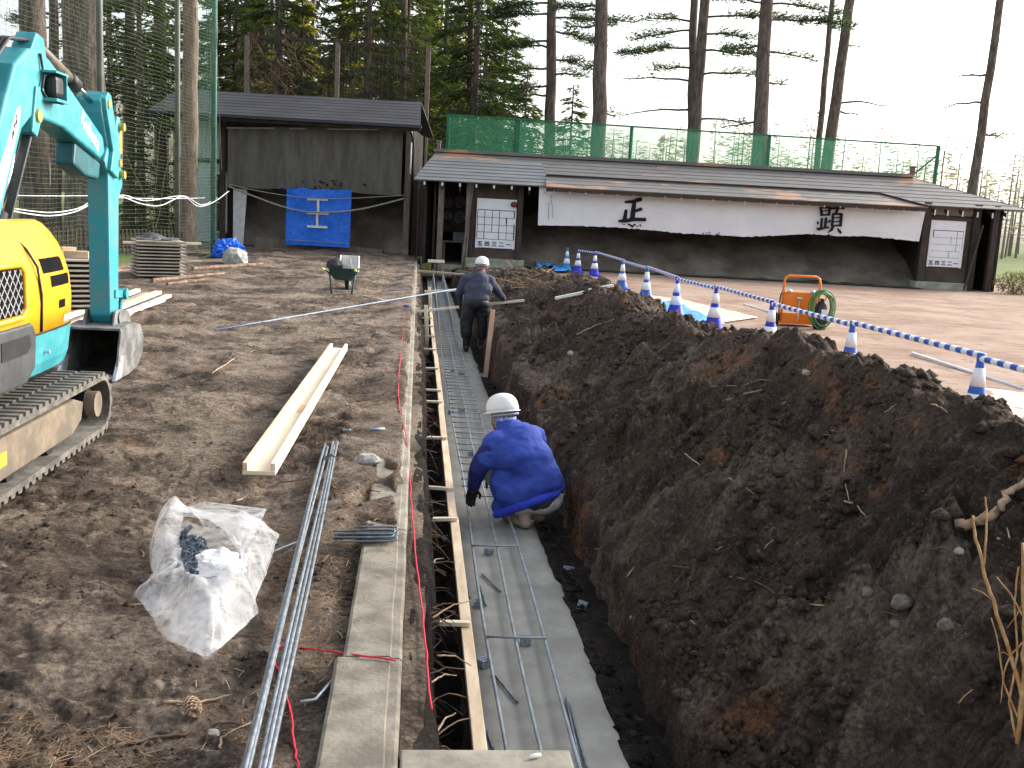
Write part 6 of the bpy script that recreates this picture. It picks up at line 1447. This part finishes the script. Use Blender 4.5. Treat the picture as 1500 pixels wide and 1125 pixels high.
# crouching worker in the blue jacket
w1 = thing('person', 'worker in blue jacket and white helmet crouching on the concrete strip', 'person', W(7.1, .74, -.598), RZ)
f1 = (-.55, .83, 0); jb = M('blue_jacket', (.026, .058, .34), .8, .12, 6, .35, 120, col2=(.04, .085, .43)); jbd = M('shaded_sleeve', (.016, .022, .15), .8, .15, 8, .2); jrib = M('blue_rib', (.03, .06, .55), .8, .15, 40, .3)
trs = M('pale_trousers', (.46, .46, .45), .9, .15, 8, .2); dshirt = M('dark_shirt', (.045, .045, .05), .9, .25, 12, .2); tan = M('tan_boot', (.36, .29, .22), .85, .2, 10, .2); glv = M('dark_glove', (.02, .02, .022), .85, .2)
hd = (-.075, .20, .775)
organic('body', head_prims(hd, (-.55, .83, -.25))+[('c', (-.05, .16, .68), (.05, .06, .55), .07, .14), ('c', (.05, .06, .55), (.17, -.04, .32), .14, .13), ('c', (-.14, 0, .57), (-.26, .0, .37), .05, .04), ('c', (-.26, 0, .37), (-.275, .08, .22), .04, .03), ('c', (.16, .2, .58), (.10, .40, .42), .05, .04), ('c', (.1, .4, .42), (-.08, .42, .25), .04, .03), ('c', (.1, -.08, .3), (-.14, .12, .36), .07, .055), ('c', (-.14, .12, .36), (.05, -.08, .1), .05, .04), ('c', (.24, .02, .3), (.04, .33, .38), .07, .055), ('c', (.04, .33, .38), (.17, .1, .1), .05, .04)], skin, w1, .012, 4)
face(hd, (-.55, .83, -.15), w1)
jk = organic('jacket', [('c', (-.035, .14, .655), (.04, .08, .58), .085, .16), ('c', (.04, .07, .56), (.11, .01, .44), .165, .178), ('c', (.11, .01, .44), (.17, -.03, .33), .178, .165), ('c', (-.13, .01, .575), (.15, .185, .585), .095, .095), ('e', (.03, .0, .5), (.19, .16, .15)), ('e', (-.04, -.03, .30), (.12, .10, .15)), ('c', (-.05, -.05, .28), (-.09, -.08, .13), .075, .05), ('e', (.2, -.06, .34), (.16, .14, .13)), ('c', (-.03, -.10, .235), (.08, -.125, .275), .095, .10), ('c', (.08, -.125, .275), (.24, -.10, .33), .10, .10), ('c', (-.135, .0, .57), (-.19, -.01, .47), .085, .078), ('c', (.16, .2, .57), (.11, .38, .42), .08, .065)], jb, w1, .0125, 6, .015, 10, 2)
organic('sleeve', [('c', (-.17, -.01, .53), (-.255, .0, .385), .078, .066), ('c', (-.255, .0, .385), (-.272, .06, .25), .063, .045)], jbd, w1, .011, 5, .008, 16, 4); organic('sleeve', [('c', (.115, .37, .43), (.09, .40, .41), .07, .066), ('c', (.1, .4, .42), (-.07, .42, .26), .063, .045)], jbd, w1, .011, 5, .006, 16, 5)  # sleeve shade put into a darker blue than the jacket
organic('hem_band', [('c', (-.115, -.115, .09), (-.06, -.155, .125), .026, .032), ('c', (-.06, -.155, .125), (.04, -.20, .185), .032, .034), ('c', (.04, -.20, .185), (.17, -.215, .235), .034, .034), ('c', (.17, -.215, .235), (.29, -.16, .27), .034, .032), ('c', (.29, -.16, .27), (.345, -.06, .30), .032, .028)], jrib, w1, .009, 4, .004, 40, 1)
organic('collar', [('c', (-.10, .13, .695), (-.03, .10, .70), .03, .034), ('c', (-.03, .10, .70), (.03, .15, .70), .034, .03)], jb, w1, .008, 4)
organic('shirt', [('c', (.06, -.13, .20), (.20, -.13, .225), .085, .095), ('c', (.20, -.13, .225), (.29, -.05, .26), .095, .08)], dshirt, w1, .012, 5, .005, 14)
organic('trousers', [('c', (.07, -.10, .20), (.25, -.05, .215), .115, .12), ('c', (.1, -.08, .26), (-.135, .12, .34), .10, .08), ('c', (-.135, .12, .34), (.05, -.07, .14), .085, .06), ('c', (.24, .02, .26), (.04, .33, .36), .10, .08), ('c', (.04, .33, .36), (.17, .1, .14), .08, .06), ('e', (.20, -.10, .19), (.15, .11, .09)), ('c', (.30, -.06, .22), (.34, -.02, .24), .05, .04)], trs, w1, .012, 6, .006, 13, 7)
for nm, (h_, t_) in {'l': ((.10, -.15, .045), (-.04, .05, .04)), 'r': ((.215, .02, .045), (.06, .22, .04))}.items():
    h_, t_ = Vector(h_), Vector(t_); organic('boot', [('c', h_, h_.lerp(t_, .5), .042, .042), ('c', h_.lerp(t_, .5), t_, .042, .036), ('c', h_+Vector((-.01, .01, .0)), h_+Vector((-.02, .02, .10)), .045, .052)], tan, w1, .010, 4)
organic('glove', hand_prims((-.274, .075, .225), (-.1, .45, -.8), 1, (0, .8, .45)), glv, w1, .0055, 2); organic('glove', hand_prims((-.075, .42, .255), (-.7, .1, -.6), -1, (-.4, 0, .8)), glv, w1, .0055, 2)
organic('neck_towel', [('c', (-.115, .14, .735), (-.05, .115, .735), .024, .026), ('c', (-.05, .115, .735), (.0, .165, .735), .026, .024)], M('blue_white_towel', (.16, .26, .62), .9, .2, 40, .2, col2=(.7, .72, .78)), w1, .008, 3)
helmet((-.08, .205, .785), f1, w1, R_(-14))

# standing worker leaning over the lath
w2 = thing('person', 'worker in dark navy workwear and white helmet standing bent over the lath', 'person', W(16.2, .90, -.60), RZ)
nv = M('navy_work_shirt', (.055, .06, .095), .9, .2, 6, .2, 60); bkp = M('black_waterproofs', (.016, .016, .019), .6, .3, 6, .2); bt = M('black_boot', (.02, .02, .02), .5, .3)
hd = (.13, .20, 1.37)
organic('body', head_prims(hd, (.2, .95, -.3))+[('c', (.11, .14, 1.24), (.09, .1, 1.1), .06, .15), ('c', (.09, .1, 1.1), (.05, 0, .85), .15, .13), ('c', (.27, .1, 1.12), (.41, .18, .96), .045, .04), ('c', (.41, .18, .96), (.51, .27, .84), .04, .03), ('c', (-.13, .08, 1.13), (-.21, .12, .92), .045, .04), ('c', (-.21, .12, .92), (-.17, .25, .76), .04, .03), ('c', (-.04, 0, .8), (-.08, .02, .45), .07, .055), ('c', (-.08, .02, .45), (-.07, -.02, .1), .05, .04), ('c', (.15, 0, .8), (.17, .06, .45), .07, .055), ('c', (.17, .06, .45), (.18, .08, .1), .05, .04)], skin, w2, .014, 4)
face(hd, (.2, .95, -.15), w2)
organic('shirt', [('c', (.10, .12, 1.22), (.09, .09, 1.12), .09, .15), ('c', (-.10, .09, 1.13), (.25, .10, 1.12), .105, .105), ('c', (.09, .08, 1.1), (.06, .02, .88), .175, .175), ('e', (.08, .03, 1.0), (.225, .16, .16)), ('e', (.055, .01, .86), (.205, .17, .10)), ('c', (.25, .1, 1.12), (.40, .17, .965), .085, .068), ('c', (.40, .17, .965), (.50, .26, .845), .065, .048), ('c', (-.12, .08, 1.12), (-.215, .12, .92), .085, .068), ('c', (-.215, .12, .92), (-.175, .24, .77), .065, .048)], nv, w2, .014, 6, .008, 13, 3)
organic('trousers', [('e', (.05, .0, .78), (.20, .165, .13)), ('c', (-.04, 0, .76), (-.085, .02, .46), .12, .10), ('c', (-.085, .02, .46), (-.08, -.01, .28), .10, .088), ('c', (.145, 0, .76), (.18, .06, .46), .12, .10), ('c', (.18, .06, .46), (.185, .08, .26), .10, .088)], bkp, w2, .015, 6, .011, 9, 5)
for x, y in ((-.075, -.015), (.185, .075)): organic('boot', [('c', (x, y, .34), (x, y, .09), .068, .055), ('c', (x, y-.04, .05), (x+.005, y+.16, .045), .048, .045)], bt, w2, .012, 4)
organic('glove', hand_prims((.505, .265, .845), (.4, .6, -.5), 1, (-.2, .5, .8)), glv, w2, .006, 2); organic('glove', hand_prims((-.172, .25, .765), (.1, .7, -.6), -1, (0, .6, .7)), glv, w2, .006, 2)
helmet((.13, .20, 1.385), (.2, .95), w2, R_(-12))

# ------------------------------------------------------------------ trees
def leaf_mat(name, c1, c2, tr_):
    mt, nt, b = _nt(name); L = nt.links.new; at = nt.nodes.new('ShaderNodeAttribute'); at.attribute_name = 'tint'
    x = nt.nodes.new('ShaderNodeMix'); x.data_type = 'RGBA'; x.inputs[6].default_value = (*c1, 1); x.inputs[7].default_value = (*c2, 1); L(at.outputs['Fac'], x.inputs['Factor'])
    L(x.outputs[2], b.inputs['Base Color']); b.inputs['Roughness'].default_value = .7; b.inputs['Specular IOR Level'].default_value = .25
    tl = nt.nodes.new('ShaderNodeBsdfTranslucent'); y = nt.nodes.new('ShaderNodeMix'); y.data_type = 'RGBA'; y.blend_type = 'MULTIPLY'; y.inputs['Factor'].default_value = 1; L(x.outputs[2], y.inputs[6]); y.inputs[7].default_value = (*tr_, 1); L(y.outputs[2], tl.inputs['Color'])
    m_ = nt.nodes.new('ShaderNodeMixShader'); m_.inputs[0].default_value = .4; L(b.outputs[0], m_.inputs[1]); L(tl.outputs[0], m_.inputs[2]); L(m_.outputs[0], nt.nodes['Material Output'].inputs['Surface']); return mt
fir_m = leaf_mat('fir_needles', (.026, .044, .020), (.075, .105, .036), (1.6, 1.5, .6)); gold_m = leaf_mat('sun_tinted_needles', (.11, .13, .03), (.25, .24, .06), (1.5, 1.4, .5)); pine_m = leaf_mat('pine_needles', (.025, .05, .028), (.075, .11, .05), (1.5, 1.4, .8)); far_m = leaf_mat('haze_pale_needles', (.20, .20, .15), (.32, .31, .23), (1.2, 1.2, 1.0))
bark = M('pine_bark', (.085, .070, .060), .95, .4, 3, .9, 14, stretch=(3, 3, .7), col2=(.19, .155, .13), dist=.04); bark_w = M('warm_lit_bark', (.17, .125, .095), .95, .35, 3, .8, 12, stretch=(3, 3, .7), col2=(.27, .21, .17), dist=.04)
def cards(name, P, Dv, Ln, Wd, mat, up=None):
    """many small leaf faces: centres P, directions Dv, lengths, widths"""
    n = len(P); r = RNG.normal(size=(n, 3)); sd_ = np.cross(Dv, r); sd_ /= np.linalg.norm(sd_, axis=1, keepdims=True)+1e-9
    a = P; b = P+Dv*Ln[:, None]*.5+sd_*Wd[:, None]*.5; c = P+Dv*Ln[:, None]; d = P+Dv*Ln[:, None]*.5-sd_*Wd[:, None]*.5
    V_ = np.stack([a, b, c, d], 1).reshape(-1, 3); me = bpy.data.meshes.new(name); me.vertices.add(4*n); me.vertices.foreach_set('co', V_.reshape(-1).astype(np.float32)); me.loops.add(4*n); me.loops.foreach_set('vertex_index', np.arange(4*n, dtype=np.int32)); me.polygons.add(n); me.polygons.foreach_set('loop_start', np.arange(n, dtype=np.int32)*4)
    t = me.attributes.new('tint', 'FLOAT', 'FACE'); t.data.foreach_set('value', np.clip(RNG.random(n)*.6+.4*(.5+fbm(P[:, 0]*.9, P[:, 2]*.9+P[:, 1], 5, 2)), 0, 1).astype(np.float32))
    me.materials.append(mat); me.update(calc_edges=True); return me
def conifer(seed, H, z0, rad, layers, per, ncard, clen, cw, mat, droop=.35, trunk_r=.18, pad=False, skip=0.):
    rnd = random.Random(seed); tb = MB(); tb.tube([(0, 0, -.2), (rnd.uniform(-.1, .1), 0, H*.35), (0, rnd.uniform(-.1, .1), H*.7), (0, 0, H)], [trunk_r*1.15, trunk_r*.85, trunk_r*.5, .02], 9, caps=False)
    P, Dv, Ln, Wd = [], [], [], []
    for l in range(layers):
        f = (l+.5)/layers; z = z0+(H-z0)*f
        for k in range(per):
            if rnd.random() < skip: continue
            a = rnd.uniform(0, 6.283); L = rad*((1-f)**.75 if not pad else (.55+.45*rnd.random())*(1-.35*f))*rnd.uniform(.65, 1.1); zz = z+rnd.uniform(-.4, .4)*(H-z0)/layers
            d = np.array([math.cos(a), math.sin(a), rnd.uniform(-.1, .12) if not pad else rnd.uniform(-.15, .25)]); pts = []
            for j in range(6):
                g = j/5; pts.append(np.array([0, 0, zz])+d*L*g+np.array([0, 0, -droop*L*g*g*.6+ (.12*L*max(0, g-.6))]))
            tb.tube([tuple(q) for q in pts], [.035*(1-.8*j/5)*(L/2.2)**.5+.006 for j in range(6)], 4, caps=False)
            n = int(ncard*L/rad+4); side = np.array([-math.sin(a), math.cos(a), 0])
            for c_ in range(n):
                g = (rnd.uniform(.15, 1) if not pad else rnd.uniform(.4, 1.03)); j = min(int(g*5), 4); q_ = pts[j]+(pts[min(j+1, 5)]-pts[j])*(g*5-j)
                sw = rnd.uniform(-1, 1)*L*.32*(1.15-g*.75); q_ = q_+side*sw+d*abs(sw)*.5+np.array([0, 0, -abs(sw)*.25+rnd.uniform(-.06, .05)])
                dv = d*rnd.uniform(.3, 1)+side*math.copysign(rnd.uniform(.2, 1), sw)+np.array([0, 0, rnd.uniform(-.7, .15) if not pad else rnd.uniform(-.1, .7)]); dv /= np.linalg.norm(dv)
                P.append(q_); Dv.append(dv); Ln.append(clen*rnd.uniform(.6, 1.3)); Wd.append(cw*rnd.uniform(.7, 1.3))
    tm = tb.mesh('trunk', bark, True, recalc=False); cm = cards('crown', np.array(P), np.array(Dv), np.array(Ln), np.array(Wd), mat); return tm, cm
firs = [conifer(11+i, 15+i, .6+.5*i, 3.2, 24, 8, 105, .36, .085, fir_m, .45) for i in range(3)]
lfirs = [conifer(21+i, 16, 4.6+i, 3.0, 18, 6, 60, .36, .085, fir_m, .45) for i in range(2)]
golds = [conifer(31+i, 15, 1.0, 3.4, 22, 9, 120, .42, .12, gold_m, .4) for i in range(2)]  # low sunlight on these conifers is put into the needle colour
def plant(meshes, name, label, loc, rz, sc, group):
    o = thing(name, label, 'tree', loc, rz, group); o.scale = (sc, sc, sc); link('trunk', meshes[0], o); link('crown', meshes[1], o); return o
FIRS = [(345, 46, 1.05), (405, 43, .95), (535, 44, 1.0), (592, 47, 1.0), (648, 52, 1.05), (692, 45, .95), (735, 52, .8), (160, 47, 1.0), (205, 42, .9), (242, 50, 1.05)]
FLAB = ['dark fir behind the returning net and the left end of the vine frame', 'dark fir rising behind the left post of the vine frame', 'dark fir behind the middle post of the vine frame', 'dark fir behind the right bay of the vine frame', 'dark fir set back behind the right post of the vine frame', 'dark fir above the gap between shelter and shed', 'smaller dark fir at the edge of the trees above the green net', 'high crowned fir beyond the net just right of the huge trunk', 'high crowned fir beyond the net close to the slim dark trunk', 'high crowned fir beyond the net beside the brown trunk']
for i, (px, Y, sc) in enumerate(FIRS):
    x = P3(px, 200, Y).x; left = px < 300
    plant(lfirs[i % 2] if left else firs[i % 3], 'fir_tree', FLAB[i], (x, Y, 0), i*1.9, sc, 'firs beyond the net' if left else 'firs behind the shelter')
for i, (px, Y, sc) in enumerate([(375, 56, .9), (440, 58, .9), (500, 54, .8), (560, 57, .9), (620, 54, .85), (668, 58, .8)]):
    plant(golds[i % 2], 'sun_tinted_conifer', 'yellow green conifer, sunlight put into its colour, showing behind the dark firs', (P3(px, 200, Y).x, Y, 0), i*2.3, sc, 'sunlit conifers behind the firs')
for i, (px, Y, sc) in enumerate([(335, 68, 1.2), (395, 70, 1.25), (455, 66, 1.15), (515, 69, 1.2), (575, 67, 1.2), (640, 70, 1.2), (705, 68, 1.05)]):
    plant(firs[(i+1) % 3], 'fir_tree', 'fir of the back row behind the sunlit conifers', (P3(px, 200, Y).x, Y, 0), i*2.7+1, sc, 'firs of the back row')
small = conifer(51, 5.6, .4, 1.7, 16, 7, 50, .24, .05, fir_m, .3, .07)
for i, (px, Y, sc, lab) in enumerate([(768, 44, 1.35, 'small dark fir behind the green net beside the bare pine trunk'), (836, 46, 1.3, 'small dark fir between two bare pine trunks behind the green net'), (210, 33, .75, 'small dark fir close behind the ball net')]):
    plant(small, 'young_fir', lab, (P3(px, 200, Y).x, Y, 0), i*2., sc, None)
# tall bare pine trunks, traced from base to top
def pine(pt, pbm, wpx, Y, label, seed, branches, mat=bark, group=None, H=16, ybase=300):
    A = P3(*pt, Y); B = P3(*pbm, Y); d = (A-B)/(A.z-B.z); base_ = B+d*(0-B.z); o = thing('pine_tree', label, 'tree', (base_.x, Y, 0), 0, group); rnd = random.Random(seed)
    r = wpx*Y/1500/2; pts = [d*z+Vector((rnd.uniform(-.04, .04), rnd.uniform(-.04, .04), 0)) for z in np.linspace(-.2, H, 14)]
    tb = MB(); tb.tube(pts, [r*(1.25 if i == 0 else 1.08-.45*i/13) for i in range(14)], 14, caps=False); P, Dv, Ln, Wd = [], [], [], []
    for (z, side_, L, ncard) in branches:
        a = math.pi*(0 if side_ > 0 else 1)+rnd.uniform(-.5, .5); dd = np.array([math.cos(a), math.sin(a)*.8, rnd.uniform(-.08, .18)]); o0 = np.array(d*z); bp = [o0+dd*L*g+np.array([0, 0, -.12*L*g*g+.05*rnd.uniform(-1, 1)]) for g in np.linspace(0, 1, 6)]
        tb.tube([tuple(q) for q in bp], [.05*(1-.8*j/5)+.008 for j in range(6)], 5, caps=False)
        sd_ = np.array([-math.sin(a), math.cos(a), 0])
        for c_ in range(int(ncard*1.8)):
            g = rnd.uniform(.3, 1.05); j = min(int(g*5), 4); q_ = bp[j]+(bp[j+1]-bp[j])*min(1, g*5-j)+sd_*rnd.gauss(0, .28)+np.array([rnd.gauss(0, .16), 0, rnd.gauss(.02, .10)]); dv = dd*rnd.uniform(0, 1)+np.array([rnd.uniform(-.7, .7), rnd.uniform(-.7, .7), rnd.uniform(-.15, .6)]); dv /= np.linalg.norm(dv); P.append(q_); Dv.append(dv); Ln.append(rnd.uniform(.16, .34)); Wd.append(rnd.uniform(.025, .05))
    link('trunk', tb.mesh('trunk', mat, True, recalc=False), o)
    if P: link('crown', cards('crown', np.array(P), np.array(Dv), np.array(Ln), np.array(Wd), pine_m), o)
    return o
def zat(py, px, Y): return P3(px, py, Y).z
def br(px, Y, lst): return [(zat(y, px, Y), sd_, L, n) for (y, sd_, L, n) in lst]
T_ = 0
pine((808, 0), (806, 180), 17, 46, 'slim pine trunk with dense tufts at the edge of the firs', 61, br(808, 46, [(20, -1, 2.4, 420), (45, 1, 2.2, 360), (70, -1, 2.0, 260), (25, 1, 2.6, 420), (140, -1, 1.8, 160), (110, 1, 1.6, 120), (5, -1, 2.4, 500), (60, -1, 2.6, 420), (85, 1, 2.0, 300), (125, -1, 1.8, 200), (100, -1, 2.2, 260)]))
pine((882, 0), (877, 190), 23, 44, 'stout bare pine trunk rising behind the green net left of the twin trunks', 62, br(880, 44, [(15, -1, 1.2, 60), (30, 1, 1.5, 90), (165, 1, .8, 30), (-40, 1, 3, 300), (-60, -1, 3, 300), (10, -1, 2.2, 260), (40, -1, 1.6, 120)]))
pine((1016, 0), (1013, 200), 14, 47, 'slimmer left stem of the twin pine trunks', 63, br(1015, 47, [(70, -1, 3.4, 520), (45, -1, 2.6, 260), (120, -1, 3.2, 60), (100, -1, 1.8, 150), (160, -1, 3.2, 25), (30, -1, 2.0, 200)]))
pine((1034, 0), (1017, 200), 18, 46, 'darker right stem of the twin pine trunks', 64, br(1028, 46, [(25, 1, 3.4, 420), (75, 1, 2.6, 320), (110, 1, 2.8, 200), (175, 1, 2.4, 60), (48, 1, 2.0, 220)]))
pine((1123, 0), (1111, 235), 23, 44, 'stout mossy pine trunk right of the twin trunks', 65, br(1118, 44, [(30, 1, 3.4, 520), (70, -1, 1.6, 150), (75, 1, 2.2, 120), (120, 1, 1.0, 50), (5, -1, 2.6, 300), (5, 1, 3., 260), (180, -1, 1.6, 50)]))
pine((1219, 0), (1196, 240), 10, 50, 'thin pale pine trunk beside the leaning one', 66, br(1210, 50, [(40, 1, .8, 10)]))
pine((1246, 0), (1211, 245), 18, 46, 'leaning bare pine trunk with stub branches', 67, br(1230, 46, [(65, 1, .8, 6), (150, 1, 2.4, 12), (165, 1, 1.2, 8)]))
pine((1465, 0), (1428, 250), 14, 44, 'lone leaning bare pine trunk past the ridge end of the shed', 68, br(1450, 44, [(60, 1, .4, 4), (110, -1, 2.0, 14), (150, -1, 1.8, 22), (200, 1, 1.4, 60)]))
pine((47, 0), (52, 330), 40, 32, 'big dark trunk beyond the net nearest the excavator boom', 69, [])
pine((120, 0), (129, 345), 58, 30.5, 'huge dark trunk beyond the net behind the excavator stick', 70, [])
pine((78, 0), (82, 300), 15, 42, 'slim trunk between the two big trunks beyond the net', 71, br(78, 42, [(60, 1, 2, 200), (20, -1, 2, 200)]))
pine((190, 0), (188, 300), 16, 43, 'dark slim trunk among the firs beyond the net', 72, br(190, 43, [(60, 1, 2, 300), (20, -1, 2, 300), (110, 1, 2.5, 300), (130, -1, 2, 260)]))
pine((232, 0), (237, 300), 17, 45, 'brown trunk right of the firs beyond the net', 73, br(235, 45, [(40, 1, 2.4, 300), (20, -1, 2, 300), (90, 1, 2.5, 300)]))
pine((279, 0), (276, 360), 23, 31.0, 'reddish barked trunk, orange light put into its colour, standing before the shelter wall inside the returning net', 74, [], bark_w)  # warm bark, with the orange light on it put into the colour
pine((412, 0), (408, 150), 14, 47, 'dark straight trunk rising behind the left of the shelter roof', 75, []); pine((592, 0), (590, 130), 11, 45, 'thin straight trunk behind the middle of the shelter roof', 76, []); pine((690, 0), (689, 160), 11, 46, 'thin straight trunk behind the gap between shelter and shed', 77, [])
# bare shrubs between net and shelter
mb = MB()
for k in range(9):
    b_ = Vector((P3(random.uniform(205, 262), 330, 31).x, random.uniform(30, 32.5), 0)); pts = [b_]; d_ = Vector((random.uniform(-.12, .12), 0, .5))
    for j in range(9): d_ += Vector((random.uniform(-.08, .08), random.uniform(-.05, .05), random.uniform(-.06, .04))); pts.append(pts[-1]+d_)
    mb.tube(pts, [.018*(1-.8*i/9)+.003 for i in range(10)], 4)
o = mb.build('bare_thicket', M('thicket', (.17, .13, .09), .9, .3), None); tag(o, 'thicket of bare brown stems between net and shelter', 'thicket', kind='stuff')
# far-off wood, its haze put into pale needle and bark colours
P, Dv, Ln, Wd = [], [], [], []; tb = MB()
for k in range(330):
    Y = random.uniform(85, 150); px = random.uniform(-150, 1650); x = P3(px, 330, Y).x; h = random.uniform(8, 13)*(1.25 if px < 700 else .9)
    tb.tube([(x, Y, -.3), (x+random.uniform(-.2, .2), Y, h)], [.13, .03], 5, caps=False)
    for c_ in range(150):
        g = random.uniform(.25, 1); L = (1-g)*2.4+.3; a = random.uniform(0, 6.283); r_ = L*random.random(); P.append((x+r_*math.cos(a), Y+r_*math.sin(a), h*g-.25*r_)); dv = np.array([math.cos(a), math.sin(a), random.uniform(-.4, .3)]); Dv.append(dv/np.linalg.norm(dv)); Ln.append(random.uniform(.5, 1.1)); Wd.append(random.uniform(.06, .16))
me = cards('far_wood', np.array(P), np.array(Dv), np.array(Ln), np.array(Wd), far_m); o = link('far_wood', me); tag(o, 'haze-tinted pale far-off wood along the horizon', 'wood', kind='stuff')
o2 = tb.build('far_trunks', M('haze_pale_bark', (.22, .19, .17), .95, .2), None, recalc=False); tag(o2, 'thin trunks of the far-off wood', 'wood', kind='stuff')
# bush and bits at the right end of the shed
P, Dv, Ln, Wd = [], [], [], []
c = P3(1488, 412, 31.5)
for k in range(1500):
    v = RNG.normal(size=3); v /= np.linalg.norm(v); r_ = random.random()**.4; P.append((c.x+v[0]*.6*r_, 31.5+v[1]*.5*r_, .32+v[2]*.32*r_)); dv = v+RNG.normal(size=3)*.5; Dv.append(dv/np.linalg.norm(dv)); Ln.append(.12); Wd.append(.02)
bsh = thing('small_bush', 'small brownish bush at the right end of the shed', 'bush', (c.x, 31.5, 0)); me = cards('foliage', np.array(P)-np.array([c.x, 31.5, 0]), np.array(Dv), np.array(Ln), np.array(Wd), leaf_mat('bush_leaf', (.10, .085, .04), (.2, .17, .08), (1, 1, .6))); link('foliage', me, bsh); mb = MB()
for k in range(7): mb.tube([(0, 0, 0), (random.uniform(-.3, .3), random.uniform(-.3, .3), .4)], .012, 4)
mb.build('stems', root_d, bsh)
